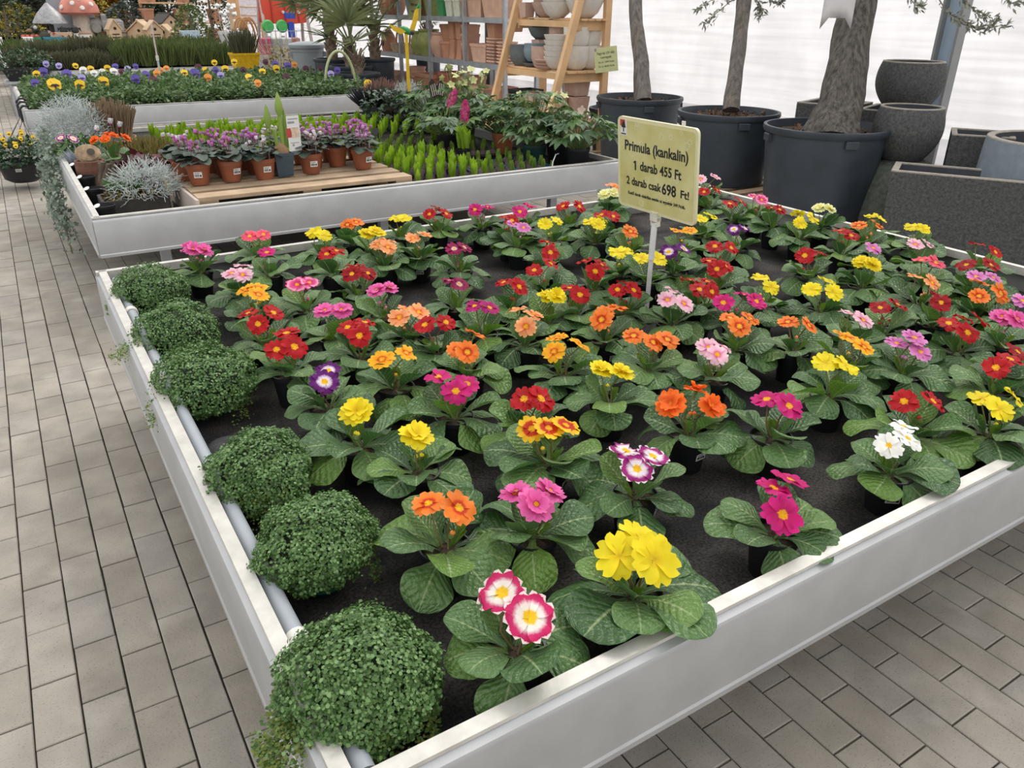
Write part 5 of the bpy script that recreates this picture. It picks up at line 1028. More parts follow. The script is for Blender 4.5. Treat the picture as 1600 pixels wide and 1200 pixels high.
# ------------------------------------------------------------------ olive trees in big nursery tubs
def tub(r0, r1, h, mat):
    mb = MB().lathe([(r0, 0), (r1 * .965, h - .09), (r1 * .965, h - .045), (r1, h - .045), (r1 + .012, h - .02), (r1 + .008, h), (r1 - .015, h), (r1 - .03, h - .06)], 40, cap0=True); return mb.mesh('tub', mat)
def bark(name, lo, hi, sc):
    m, n, l, p = nodes(name); t = n.new('ShaderNodeTexCoord'); mp = n.new('ShaderNodeMapping'); mp.inputs['Scale'].default_value = (sc, sc, sc * .16); l.new(t.outputs['Object'], mp.inputs['Vector']); nz = n.new('ShaderNodeTexNoise'); nz.inputs['Scale'].default_value = 1; nz.inputs['Detail'].default_value = 8; nz.inputs['Roughness'].default_value = .65; l.new(mp.outputs[0], nz.inputs['Vector'])
    f = n.new('ShaderNodeMapRange'); f.inputs[1].default_value = .36; f.inputs[2].default_value = .66; l.new(nz.outputs[0], f.inputs[0]); l.new(mixc(n, l, f.outputs[0], lo, hi), p.inputs['Base Color']); p.inputs['Roughness'].default_value = .95; bump(n, l, p, nz.outputs[0], 1.0, .03); return m
BARKM = bark('olive_bark', (.12, .105, .095), (.27, .24, .22), 34)
BARKD = bark('old_olive_bark', (.045, .04, .036), (.19, .17, .15), 40)
OLV = leafmat('olive_leaf', [(.15, .16, .12), (.22, .235, .18), (.32, .33, .28)], .6, .15, islands=True)
OLT = [(0, 0, 0), (.16, .45, .03), (0, 1, -.03), (-.16, .45, .03)]
def trunk_mesh(path, rad, mat, seed, n=18, amp=.12):
    g = random.Random(seed); pts = []; rs = []; K = 6
    for i in range(len(path) - 1):
        for k in range(K): t = k / K; pts.append(Vector(path[i]).lerp(Vector(path[i + 1]), t)); rs.append(rad[i] + (rad[i + 1] - rad[i]) * t)
    pts.append(Vector(path[-1])); rs.append(rad[-1]); mb = MB().tube(pts, rs, n); ph = [g.uniform(0, 6) for _ in range(6)]
    for i, v in enumerate(mb.v):
        r, k = divmod(i, n); c = pts[min(r, len(pts) - 1)]; f = 1 + amp * (math.sin(3 * k * 2 * PI / n + ph[0] + r * .35) * .5 + math.sin(5 * k * 2 * PI / n + ph[1] - r * .5) * .35 + math.sin(r * 1.3 + ph[2] + k) * .3); d = Vector(v) - c; mb.v[i] = tuple(c + d * f)
    return mb.mesh('trunk', mat)
def olive_branch(seed, pts, n, size=.05):
    g = np.random.default_rng(seed); P = np.array(pts); m = len(P) - 1; t = g.uniform(.25, m, n); i = np.minimum(t.astype(int), m - 1); f = (t - i)[:, None]; pos = P[i] * (1 - f) + P[i + 1] * f; d = P[i + 1] - P[i]; d /= np.linalg.norm(d, axis=1, keepdims=True)
    y = d * .8 + g.normal(0, .6, (n, 3)); return pos, y
def olive(name, label, base, path, rad, tubr, tubh, bark, branches, sticker=None, zt=.15):
    t = thing(name, label, 'olive tree', base); obj('tub', tub(tubr * .84, tubr, tubh, NURSERY), t); obj('soil', MB().lathe([(tubr * .95, 0), (tubr * .5, .012), (.01, .02)], 32, cap0=False).mesh('soil', SOIL), t, (0, 0, tubh - .055))
    stuff(obj('bark_mulch', leafball(len(label), 260, tubr * .85, tubr * .85, .02, .035, leafmat('mulch', [(.10, .05, .03), (.16, .09, .05), (.06, .04, .03)], .9, 0, islands=True), low=0, hollow=0), t, (0, 0, tubh - .045)))
    for k in range(4): a = PI * .25 + k * PI / 2 + .3; obj('grip', MB().box((0, 0, 0), (.03, .09, .05), ch=.006).mesh('grip', NURSERY, False), t, ((tubr * .985) * math.cos(a), (tubr * .985) * math.sin(a), tubh - .075), (0, 0, a))
    if sticker: a = sticker; s = obj('price_sticker', STK3, t, (tubr * .945 * math.cos(a), tubr * .945 * math.sin(a), tubh - .13), (.05, 0, a + PI / 2), 1.3); obj('barcode', STK3P, s)
    obj('trunk', trunk_mesh(path, rad, bark, len(label)), t)
    for i, b in enumerate(branches):
        br = obj('branch', MB().tube(b, [.006, .004, .003, .0015][:len(b)] if len(b) <= 4 else .003, 5).mesh('branch', BARKM), t); pos, y = olive_branch(i + 3, b, 95); n = len(pos); g = np.random.default_rng(i)
        stuff(obj('leaves', scatter_mesh('leaves', OLT, LEAF4F, pos + g.normal(0, .012, (n, 3)), dirs(y, g.normal(0, 1, (n, 3)) + np.array([0, 0, .8])), g.uniform(.03, .06, n), OLV), br))
    return t
def rel(base, *pp): return [tuple(Vector(p) - Vector(base)) for p in pp]
OB1 = (5.18, 6.02, .15); OB2 = (5.08, 4.78, .15); OB3 = (4.98, 3.74, .10)
d1 = proj((OB1[0], OB1[1], .8))[2]; d2 = proj((OB2[0], OB2[1], .8))[2]; d3 = proj((OB3[0], OB3[1], .8))[2]
olive('olive_tree', 'olive tree with a slim dark trunk, farthest of the three tubs', OB1, rel(OB1, at(1005, 158, d1), at(1002, 100, d1), at(994, 40, d1), at(992, -30, d1), at(996, -110, d1)), [.085, .07, .062, .06, .055], .40, .56, BARKM, [])
olive('olive_tree', 'olive tree with a pale smooth trunk in the middle tub', OB2, rel(OB2, at(1143, 172, d2), at(1150, 110, d2), at(1158, 40, d2), at(1165, -20, d2), at(1172, -110, d2)), [.068, .058, .056, .06, .05], .405, .56, BARKM,
      [rel(OB2, at(1168, -45, d2), at(1150, -5, d2 * .98), at(1120, 20, d2 * .96), at(1098, 42, d2 * .95)), rel(OB2, at(1168, -45, d2), at(1150, -12, d2 * .98), at(1112, 0, d2 * .95), at(1090, 14, d2 * .94)), rel(OB2, at(1170, -20, d2), at(1185, 5, d2 * .99), at(1190, 15, d2), at(1186, 26, d2)), rel(OB2, at(1170, -40, d2), at(1200, -2, d2), at(1215, 6, d2), at(1222, 2, d2))], 4.1)
o3 = olive('olive_tree', 'old olive tree with a thick leaning gnarled trunk, nearest tub', OB3, rel(OB3, at(1296, 222, d3), at(1310, 170, d3), at(1325, 90, d3), at(1342, 10, d3), at(1362, -120, d3)), [.20, .155, .135, .125, .13], .425, .62, BARKD,
      [rel(OB3, at(1380, -60, d3), at(1410, -20, d3 * .97), at(1430, 8, d3 * .96), at(1440, 10, d3 * .96)), rel(OB3, at(1420, -80, d3), at(1480, 20, d3 * .95), at(1530, 45, d3 * .93), at(1578, 38, d3 * .92)), rel(OB3, at(1470, -70, d3), at(1500, -10, d3 * .95), at(1525, 20, d3 * .93), at(1545, 30, d3 * .93)), rel(OB3, at(1480, 15, d3 * .95), at(1505, 38, d3 * .94), at(1540, 46, d3 * .93), at(1560, 30, d3 * .93)), rel(OB3, at(1520, -60, d3), at(1560, -20, d3 * .92), at(1580, 5, d3 * .92), at(1592, 3, d3 * .92))])
# white sheet tied on the old trunk
vs = []; c0 = Vector(at(1308, 8, d3 * .965))
for i in range(6):
    for k in range(5): vs.append(tuple(c0 + Vector((.849, -.528, 0)) * (.21 * (i / 5 - .5)) + Vector((-.528, -.849, 0)) * (.03 + .02 * math.sin(i * 1.4)) + Vector((0, 0, .2 - (.28 + (.07 if i in (0, 5) else 0)) * k / 4))))
o = obj('paper_wrap', MB().add(vs, [(i * 5 + k, (i + 1) * 5 + k, (i + 1) * 5 + k + 1, i * 5 + k + 1) for i in range(5) for k in range(4)]).mesh('paper_wrap', M('grey_white_paper', (.62, .60, .61), .6, 0, .04, 10))); o.modifiers.new('t', 'SOLIDIFY').thickness = .003; tag(o, 'white sheet hanging on the old olive trunk', 'sheet')
def floor_pallet(x, y, w, d, label, rz=0, h=.144):
    t = thing('pallet', label, 'pallet', (x, y, 0), rz); k = 7
    s = MB().box((0, 0, 0), (w, .1, .022), ch=.002).mesh('slat', PALLET, False)
    for i in range(k): obj('slat', s, t, (0, -d / 2 + .05 + i * (d - .1) / (k - 1), h - .011))
    b = MB().box((0, 0, 0), (.1, .14, h - .044), ch=.003).mesh('block', PALLET, False); e = MB().box((0, 0, .011), (.1, d, .022)).mesh('runner', PALLET, False); e2 = MB().box((0, 0, h - .033), (.1, d, .022)).mesh('runner', PALLET, False)
    for xx in (-w / 2 + .05, 0, w / 2 - .05):
        obj('runner', e, t, (xx, 0, 0)); 
        for yy in (-d / 2 + .07, 0, d / 2 - .07): obj('block', b, t, (xx, yy, (h - .022) / 2 + .0))
floor_pallet(5.08, 4.70, .9, 1.1, 'pallet under the middle olive tub'); floor_pallet(5.15, 6.0, .9, 1.1, 'pallet under the farthest olive tub'); floor_pallet(4.98, 3.68, .9, .86, 'low pallet under the nearest olive tub', 0, .094)
# small extra tubs behind
t = thing('nursery_tub', 'empty low dark tub behind the farthest olive tub', 'tub', (5.55, 6.75, 0)); obj('tub', tub(.26, .32, .52, NURSERY), t); obj('soil', MB().lathe([(.29, 0), (.01, .01)], 24).mesh('soil', SOIL), t, (0, 0, .44))
# ------------------------------------------------------------------ stone planters by the film wall
STONE = M('mottled_stone', (.062, .066, .070), .9, 0, .3, 60, 1.0, 130, col2=(.115, .118, .118), bdist=.008)
STONEG = M('greenish_stone', (.075, .09, .075), .9, 0, .3, 30, .6, 90, col2=(.12, .14, .115))
STONEB = M('blue_grey_stone', (.20, .24, .28), .8, 0, .12, 20, .3, 90)
RIMS = M('pale_stone_rim', (.34, .31, .27), .85, 0, .2, 30)  # rims paler than the stone bodies
INSD = M('planter_inside', (.05, .055, .065), .8, 0, .2, 10)
def bowl(name, label, loc, r, h, belly=1.12, foot=.62, mat=STONE, group=None, n=40):
    t = thing(name, label, 'pot', loc, 0, group); prof = []
    for k in range(13): u = k / 12; prof.append((r * (foot + (belly - foot) * math.sin(u * PI * .62) ** 1.0 * 1.0 if u < .8 else belly - (belly - 1.0) * ((u - .8) / .2) ** 1.5), h * u))
    rm = r; b = prof[9][0]
    prof = [(r * foot, 0)] + [(r * (foot + (belly - foot) * math.sin(PI / 2 * min(1, u / .62)) ** .8) if u < .62 else r * (belly - (belly - 1) * ((u - .62) / .38) ** 2), h * u) for u in np.linspace(.04, 1, 14)]
    obj('body', MB().lathe(prof, n).mesh('body', mat), t); obj('rim', MB().lathe([(r, h), (r * .995, h + .008), (r * .90, h + .008), (r * .89, h)], n, cap0=False).mesh('rim', RIMS), t); obj('inside', MB().lathe([(r * .89, h + .002), (r * .92, h * .7), (r * .6, h * .15), (.001, h * .12)], n, cap0=False).mesh('inside', INSD), t); return t
def planter_box(label, loc, rz, w, d, h, mat=STONE, flare=.96, wall=.035):
    t = thing('stone_planter', label, 'planter', loc, rz); mb = MB(); a, b = w / 2, d / 2
    def ring(s, q, z): return [(-a * s + q, -b * s + q, z), (a * s - q, -b * s + q, z), (a * s - q, b * s - q, z), (-a * s + q, b * s - q, z)]
    def loft(rs):
        m = MB(); vs = sum(rs, []); m.add(vs, [(k * 4 + i, k * 4 + (i + 1) % 4, k * 4 + 4 + (i + 1) % 4, k * 4 + 4 + i) for k in range(len(rs) - 1) for i in range(4)]); return m
    bo = loft([ring(flare, 0, 0), ring(1, 0, h)]); bo.add(ring(flare, 0, 0), [(3, 2, 1, 0)]); obj('body', bo.mesh('body', mat, False), t)
    obj('rim', loft([ring(1, 0, h), ring(1, 0, h + .008), ring(1, wall, h + .008), ring(1, wall, h - .01)]).mesh('rim', RIMS, False), t)
    ins = loft([ring(1, wall, h), ring(flare, wall, h * .25)]); ins.add(ring(flare, wall, h * .25), [(0, 1, 2, 3)]); obj('inside', ins.mesh('inside', INSD, False), t); return t
c0 = Vector((4.74, 3.02, 0)); ld = Vector((.494, -.869, 0)); sd_ = Vector((.869, .494, 0)); Lp, Wp = 1.15, .37
planter_box('long mottled stone trough, nearest planter at the right edge', c0 + ld * Lp / 2 + sd_ * Wp / 2, math.atan2(ld.y, ld.x), Lp, Wp, .535, wall=.04)
bowl('stone_bowl', 'mottled round stone pot standing on the greenish upturned pot', (5.36, 3.36, .51), .205, .35)
bowl('stone_bowl', 'mottled round stone pot, highest of the stack', (5.74, 3.66, .80), .212, .325)
t = thing('upturned_pot', 'greenish upturned round pot under the lower stone pot', 'pot', (5.38, 3.36, 0)); obj('body', MB().lathe([(.33, 0), (.335, .03), (.345, .15), (.31, .33), (.24, .46), (.17, .50), (.001, .505)], 36).mesh('body', STONEG), t); obj('foot_ring', MB().lathe([(.15, .5), (.145, .508), (.12, .508), (.118, .5)], 30, cap0=False).mesh('foot_ring', STONEG), t)
planter_box('square stone planter under the highest pot', (5.78, 3.70, 0), .35, .50, .50, .79); planter_box('taller square stone planter behind the old olive tub', (5.62, 4.18, 0), .3, .44, .44, .80)
planter_box('tapered square stone planter between the stacked pots and the blue-grey pot', (5.72, 3.03, 0), .55, .38, .38, .70)
bowl('stone_bowl', 'large smooth blue-grey round pot at the right edge', (5.62, 2.46, 0), .43, .735, 1.03, .78, STONEB)
# ------------------------------------------------------------------ galvanised rack of terracotta along the wall
RX, RD = 5.25, .5; RYS = [8.63, 9.63, 10.63, 11.63, 12.65]; SZ = [.28, .83, 1.35]
t = thing('metal_rack', 'galvanised steel rack loaded with terracotta along the film wall', 'rack', (RX, 10.64, 0))
ps = MB().box((0, 0, 1.1), (.045, .045, 2.2)).mesh('post', STEEL, False)
for y in RYS:
    for x in (.02, RD - .02): obj('post', ps, t, (x, y - 10.64, 0))
for z in SZ + [1.9]:
    for i in range(4):
        sh = obj('shelf', MB().box((RD / 2, (RYS[i] + RYS[i + 1]) / 2 - 10.64, z - .012), (RD, RYS[i + 1] - RYS[i] - .045, .024)).mesh('shelf', STEEL, False), t)
        obj('front_beam', MB().box((.0, (RYS[i] + RYS[i + 1]) / 2 - 10.64, z - .03), (.02, RYS[i + 1] - RYS[i] - .04, .06)).mesh('front_beam', STEEL, False), sh)
    for y in RYS: obj('side_beam', MB().box((RD / 2, y - 10.64, z - .03), (RD - .08, .02, .04)).mesh('side_beam', STEEL, False), t)
GRNP = M('green_glaze', (.05, .24, .09), .3); BLUP = M('pale_blue_glaze', (.34, .45, .52), .4); CRMP = M('cream_glaze', (.55, .56, .45), .4); OLVP = M('olive_glaze', (.30, .33, .10), .4); REDP = M('red_glaze', (.42, .13, .08), .5)
PK = {'round': lambda m: round_pot(.09, .13, .2, .14, .05).mesh('pot', m), 'small': lambda m: round_pot(.06, .085, .15, .16, .05).mesh('pot', m), 'square': lambda m: square_pot(.2, .2, .22).mesh('pot', m, False), 'trough': lambda m: square_pot(.26, .5, .26, .16, .05).mesh('pot', m, False), 'tall': lambda m: square_pot(.15, .15, .24, .12, .05).mesh('pot', m, False), 'big': lambda m: round_pot(.19, .24, .38, .1, .04, 32).mesh('pot', m), 'belly': lambda m: MB().lathe([(.1, 0), (.15, .10), (.165, .2), (.13, .29), (.145, .31), (.145, .33), (.12, .33)], 24, cap1=True).mesh('pot', m), 'saucer': lambda m: square_pot(.19, .19, .035, .5, .05).mesh('pot', m, False)}
PKC = {}
RBOX = []
def rack_pot(kind, mat, mname, x, y, z, label, rz=0, s=1, flip=False, group='pots on the steel rack'):
    key = (kind, mat.name)
    if key not in PKC: PKC[key] = PK[kind](mat)
    hgt = {'round': .2, 'small': .15, 'square': .22, 'trough': .26, 'tall': .24, 'big': .38, 'belly': .33, 'saucer': .035}[kind] * s
    o = obj('terracotta_pot' if 'terra' in mat.name else 'glazed_pot', PKC[key], None, (x, y, z + (hgt if flip else 0) + .001), (PI if flip else 0, 0, rz), s); tag(o, label, 'pot', group); return o
bayw = ('farthest', 'second farthest', 'third farthest', 'nearest'); 
def bay(b, u): return RYS[4 - b] - u * (RYS[4 - b] - RYS[3 - b])     # bay 0 = far left in the photo, u runs to the right
fx = RX + .16
S3, S2, S1 = SZ[2], SZ[1], SZ[0]
for i, u in enumerate((.25, .45, .65)):
    t2 = rack_pot('belly', TERRA, '', fx, bay(0, u), S3, 'lidded terracotta jar on the top shelf, %s from the left end' % ords[i], 0, .8)
rack_pot('round', BLUP, '', fx, bay(1, .27), S3, 'pale blue pot on the rack\'s top shelf', 0, 1.25); rack_pot('round', TERRA, '', fx, bay(1, .62), S3, 'terracotta pot behind the green card on the top shelf', 0, 1.2); rack_pot('round', OLVP, '', fx, bay(1, .86), S3, 'olive glazed pot at the second post of the top shelf', 0, 1.2)
rack_pot('square', GRNP, '', fx, bay(2, .22), S3, 'green glazed square pot on the top shelf', 0, .95); rack_pot('square', CRMP, '', fx, bay(2, .46), S3, 'cream glazed square pot left of the middle on the top shelf', 0, .95); rack_pot('square', CRMP, '', fx, bay(2, .68), S3, 'cream glazed square pot beside the red pot on the top shelf', 0, .95); rack_pot('square', REDP, '', fx, bay(2, .88), S3, 'reddish square pot on the top shelf', 0, .8)
rack_pot('trough', TERRA_P, '', fx, bay(3, .16), S3, 'pale terracotta trough at the left of the nearest top shelf bay', 0, .9); rack_pot('trough', TERRA_P, '', fx, bay(3, .66), S3, 'pale terracotta trough filling the right of the nearest top shelf bay', 0, 1.05)
# middle shelf
t = thing('terracotta_lantern', 'terracotta house lantern on the middle shelf, far left', 'lantern', (fx, bay(0, .28), S2 + .001)); obj('body', MB().lathe([(.11, 0), (.12, .05), (.12, .16), (.07, .26), (.02, .33)], 12, cap1=True).mesh('body', TERRA), t); obj('opening', MB().lathe([(.05, 0), (.05, .012), (.001, .014)], 14).xf(Matrix.Rotation(-PI / 2, 4, 'Y')).mesh('opening', M('dark_opening', (.10, .05, .035), .9)), t, (-.108, 0, .12))
for i, u in enumerate((.68, .15)):
    t = thing('terracotta_basket', 'terracotta basket with a hoop handle, %s' % ('left of the post' if i == 0 else 'right of the post'), 'basket', (fx, bay(i, u), S2 + .001), 0, 'terracotta baskets'); obj('bowl', MB().lathe([(.1, 0), (.14, .06), (.15, .13), (.135, .13), (.12, .05)], 18, cap1=True).mesh('bowl', M('cream_terracotta', (.55, .40, .26), .8, 0, .25, 20)), t); obj('handle', MB().tube([(0, .13 * math.cos(a), .12 + .2 * math.sin(a)) for a in np.linspace(0, PI, 12)], .015, 8).mesh('handle', TERRA), t)
rack_pot('belly', OLVP, '', fx, bay(1, .42), S2, 'olive green pot on the middle shelf, the left of two', 0, .95); rack_pot('belly', OLVP, '', fx, bay(1, .68), S2, 'olive green pot behind the yellow stake on the middle shelf', 0, 1.05); rack_pot('belly', TERRA_P, '', fx, bay(2, .04), S2, 'round bellied terracotta pot at the third post', 0, .95)
rack_pot('big', TERRA, '', fx + .2, bay(2, .20), S2, 'big terracotta tub at the back of the middle shelf', 0, 1.1)
rack_pot('round', TERRA, '', fx, bay(2, .30), S2, 'terracotta pot with wide rim beside the tall square pots', 0, 1.05)
for i, (u, lv, fl_) in enumerate(((.50, 0, True), (.70, 0, True), (.48, 1, False), (.68, 1, False))): rack_pot('tall', TERRA, '', fx, bay(2, u), S2 + lv * .245, 'tall square terracotta pot, %s %s of the stacked four' % ('upper' if lv else 'lower', 'left' if i % 2 == 0 else 'right'), 0, 1, fl_)
for lv in range(3): rack_pot('square', TERRA_P, '', fx, bay(2, .90), S2 + lv * .11, 'square terracotta pot nested by the fourth post, %s from below' % ords[lv], 0, .95)
rack_pot('trough', TERRA_P, '', fx, bay(3, .27), S2, 'pale terracotta trough on the nearest middle shelf', 0, .82); rack_pot('square', TERRA, '', fx + .2, bay(3, .3), S2 + .0, 'terracotta pot hidden behind the trough on the middle shelf', 0, 1.2)
for lv in range(8): rack_pot('saucer', TERRA_P, '', fx - .02, bay(3, .60), S2 + lv * .037, 'square terracotta saucer in the left stack, %s from below' % (ords + ('eighth',))[lv], 0, 1)
rack_pot('square', TERRA, '', fx - .02, bay(3, .60), S2 + 8 * .037, 'terracotta pot on top of the left saucer stack', 0, 1.0)
for lv in range(7): rack_pot('saucer', TERRA_P, '', fx - .02, bay(3, .85), S2 + lv * .037, 'square terracotta saucer in the right stack, %s from below' % ords[lv], 0, 1)
rack_pot('trough', TERRA, '', fx + .16, bay(3, .55), S2 + .36, 'long terracotta trough on the back of the middle shelf', 0, 1.0); 
# bottom shelf
for i, u in enumerate((.28, .52, .78)): rack_pot('round', TERRA_P, '', fx, bay(0, u), S1, 'round pale pot on the rack\'s bottom shelf, %s from the left' % ords[i], 0, 1.3)
for lv in range(4): rack_pot('round', TERRA_P, '', fx, bay(1, .25), S1 + lv * .06, 'bowl in the bottom shelf stack, %s from below' % ords[lv], 0, 1.0)
rack_pot('trough', TERRA, '', fx, bay(1, .75), S1, 'terracotta trough on the bottom shelf behind the yellow stake', 0, 1.2); rack_pot('big', REDP, '', fx + .1, bay(2, .22), S1, 'dark reddish tub on the bottom shelf', 0, .95); rack_pot('big', TERRA, '', fx + .1, bay(2, .72), S1, 'terracotta tub in the middle of the bottom shelf', 0, .9)
for i, u in enumerate((.35, .45, .9)): rack_pot('small', TERRA, '', fx - .04, bay(2, u), S1, 'small terracotta pot on the bottom shelf front, %s from the left' % ords[i], 0, 1.2)
rack_pot('trough', TERRA_P, '', fx, bay(3, .2), S1, 'pale trough on the nearest bottom shelf', 0, 1); rack_pot('square', TERRA, '', fx, bay(3, .75), S1, 'square pot at the right of the bottom shelf', 0, 1.3)
# ------------------------------------------------------------------ wooden ladder shelf
t = thing('ladder_shelf', 'pine ladder shelf stacked with bowls between rack and olive trees', 'shelf', (4.9, 7.2, 0)); LY0, LY1 = -.55, .55
for nm, y in (('near', LY0), ('far', LY1)):
    obj('front_leg', MB().tube([(-.44, y, 0), (.20, y, 2.1)], .001, 4).mesh('x', PINE) if False else MB().box((0, 0, 0), (.07, .05, 2.2), ch=.003).xf(Matrix.Translation((-.155, y, 1.05)) @ Matrix.Rotation(math.atan2(.64, 2.1), 4, 'Y')).mesh('front_leg', PINE, False), t)
    obj('back_leg', MB().box((.33, y, 1.05), (.07, .05, 2.1), ch=.003).mesh('back_leg', PINE, False), t)
AS = [.42, .90, 1.37, 1.85]
for k, z in enumerate(AS):
    xf = -.44 + .64 * z / 2.1
    for y in (LY0, LY1): obj('side_rail', MB().box(((xf + .33) / 2, y + (.035 if y < 0 else -.035), z - .06), (.33 - xf, .025, .09)).mesh('side_rail', PINE, False), t)
    nb = 4
    for i in range(nb): w = (.33 - xf - .02) / nb; obj('board', MB().box((xf + .02 + (i + .5) * w, 0, z - .009), (w - .012, 1.16, .018)).mesh('board', PINE, False), t)
    obj('front_rail', MB().box((xf + .01, 0, z - .05), (.025, 1.05, .06)).mesh('front_rail', PINE, False), t)
GREYC = M('grey_ceramic', (.12, .135, .14), .6, 0, .15, 20); WHTC = M('white_ceramic', (.66, .62, .57), .6, 0, .06, 20); PNKC = M('pink_clay', (.52, .36, .29), .8, 0, .1, 20)
BK = {'bowl': lambda m: MB().lathe([(.06, 0), (.11, .04), (.145, .11), (.152, .13), (.14, .13), (.10, .05)], 24, cap1=True).mesh('bowl', m), 'cup': lambda m: MB().lathe([(.06, 0), (.10, .03), (.125, .10), (.13, .22), (.12, .22), (.11, .1)], 24, cap1=True).mesh('bowl', m), 'block': lambda m: square_pot(.19, .19, .2, .02, .01).mesh('bowl', m, False), 'squat': lambda m: MB().lathe([(.08, 0), (.12, .05), (.13, .11), (.12, .17), (.125, .18), (.11, .18)], 24, cap1=True).mesh('bowl', m), 'slab': lambda m: MB().lathe([(.10, 0), (.14, .03), (.145, .04), (.12, .04)], 20, cap1=True).mesh('bowl', m)}
BKH = {'bowl': .13, 'cup': .22, 'block': .2, 'squat': .18, 'slab': .04}; BKC = {}
def lad(kind, mat, x, y, k, label, dz=0, s=1, rz=0):
    key = (kind, mat.name)
    if key not in BKC: BKC[key] = BK[kind](mat)
    o = obj({'bowl': 'ceramic_bowl', 'cup': 'ceramic_pot', 'block': 'cube_pot', 'squat': 'squat_pot', 'slab': 'clay_saucer'}[kind], BKC[key], None, (4.9 + x, 7.2 + y, AS[k] + dz + .001), (0, 0, rz), s); tag(o, label, 'bowl' if kind == 'bowl' else 'pot', 'pots on the ladder shelf'); return o
nth = ords + ('eighth',)
# second shelf from below (z .90)
lad('squat', GREYC, -.03, .40, 1, 'grey squat pot at the left end of the ladder shelf', 0, 1.15); lad('squat', M('blue_ceramic', (.20, .27, .31), .5, 0, .1, 20), -.03, .17, 1, 'blue-grey knotted pot on the ladder shelf', .055, .95); lad('slab', GREYC, -.03, .17, 1, 'dark saucer under the blue-grey pot', 0, .9)
lad('bowl', GREYC, .12, .30, 1, 'dark bowl stacked at the back, lower of two', .26, .9); lad('bowl', GREYC, .12, .30, 1, 'dark bowl stacked at the back, upper of two', .35, .85)
t2 = thing('bowl_riser', 'small clay block under the dark bowls', 'block', (5.02, 7.5, AS[1] + .001)); obj('block', square_pot(.14, .14, .255, .05, .02).mesh('block', PNKC, False), t2)
lad('cup', PNKC, -.06, -.02, 1, 'pink clay cup pot in front of the middle of the shelf', 0, .95)
for i in range(2): lad('cup', PNKC, .14, -.05, 1, 'pink clay pot behind, %s of two' % ('lower' if i == 0 else 'upper'), i * .19, 1.0)
lad('slab', GREYC, .14, -.05, 1, 'dark saucer lying on top of the pink pots', .42, 1.0)
for i in range(3): lad('slab', PNKC, -.12, -.17, 1, 'pink clay saucer at the shelf front, %s from below' % nth[i], i * .028, .85)
for i in range(5): lad('bowl', WHTC, -.07, -.30, 1, 'pale bowl in the leaning stack, %s from below' % nth[i], i * .05, .95)
for i in range(2): lad('cup', WHTC, .08, -.40, 1, 'white pot in the middle white stack, %s' % ('lower' if i == 0 else 'upper'), i * .17, 1.02)
for i in range(2): lad('cup', WHTC, .25, -.38, 1, 'white pot in the rear white stack, %s' % ('lower' if i == 0 else 'upper'), i * .17, 1.02)
# third shelf (z 1.37)
lad('block', PNKC, .02, .42, 2, 'pink cube pot at the left of the upper shelf', 0, .7); lad('cup', GREYC, .16, .30, 2, 'grey tall pot on the upper shelf', 0, .9)
for i in range(3): lad('bowl', PNKC, .08, .12, 2, 'pink clay bowl on the upper shelf, %s from below' % nth[i], i * .06, 1.1)
for i in range(3): lad('bowl', WHTC, .02, -.14, 2, 'white bowl at the upper shelf front, %s from below' % nth[i], i * .06, 1.1)
for i in range(3): lad('bowl', WHTC, .16, -.40, 2, 'white bowl at the near end of the upper shelf, %s from below' % nth[i], i * .07, 1.25)
# bottom shelf (z .42)
for i, (x, y) in enumerate(((-.02, .15), (.06, -.06), (-.12, -.30), (.12, -.36), (.24, -.15))): lad('block', PNKC if i != 2 else TERRA_P, x, y, 0, 'clay cube pot on the lowest ladder shelf, %s from the left' % nth[i], 0, 1.15)
lad('block', PNKC, .14, -.36, 0, 'clay cube pot stacked on another at the near end', .235, 1.1); lad('block', WHTC, .24, -.15, 0, 'pale cube pot stacked on another behind', .235, 1.05)
for i, (x, y) in enumerate(((-.25, -.42), (.02, -.46), (-.22, -.1))): rack_pot('square', TERRA_P, '', 4.9 + x, 7.2 + y, 0, 'terracotta pot on the floor under the ladder shelf, %s of three' % ords[i], 0, 1.5, group='pots under the ladder shelf')
t = thing('black_crate', 'black crate standing under the far end of the ladder shelf', 'crate', (4.92, 7.62, AS[0] + .001)); obj('box', square_pot(.30, .26, .24, .12, .03).mesh('box', BLACK, False), t)
# the two green price cards
def card(label, loc, rz, w, h, lines, tilt=0):
    t = obj('price_card', None, None, loc, (PI / 2, tilt, rz)); tag(t, label, 'sign'); obj('card', MB().box((0, 0, 0), (w, h, .004)).mesh('card', M('card_green', (.52, .53, .27), .5, 0, .08, 20), False), t)
    for txt, y, size, width in lines: me = text_mesh(txt, size, INK, size * .01); o = obj('lettering', me, t, (0, y, .0026)); o.scale = (width / max(.01, me_width(me)), 1, 1)
    obj('logo', MB().box((-w * .44, h * .42, .003), (w * .09, h * .12, .001)).mesh('logo', M('logo_violet', (.3, .2, .3), .5), False), t)
dA = 7.35
card('green price card hung on the near leg of the ladder shelf', Vector(at(947, 93, dA)) , -.62, .215, .22, [('Fagy-és UV álló', .058, .032, .165), ('cserepek', .022, .032, .105), ('XL: ár 1090 Ft/db', -.02, .022, .15), ('2L: ár 4690 Ft/db', -.058, .022, .15)], -.13)
card('green price card on the far metal rack', Vector((RX - .04, bay(1, .68), 1.47)), -PI / 2 + .15, .30, .36, [('Olasz', .10, .05, .12), ('agyag cserép', .02, .05, .20), ('termékek', -.07, .05, .17)], .1)
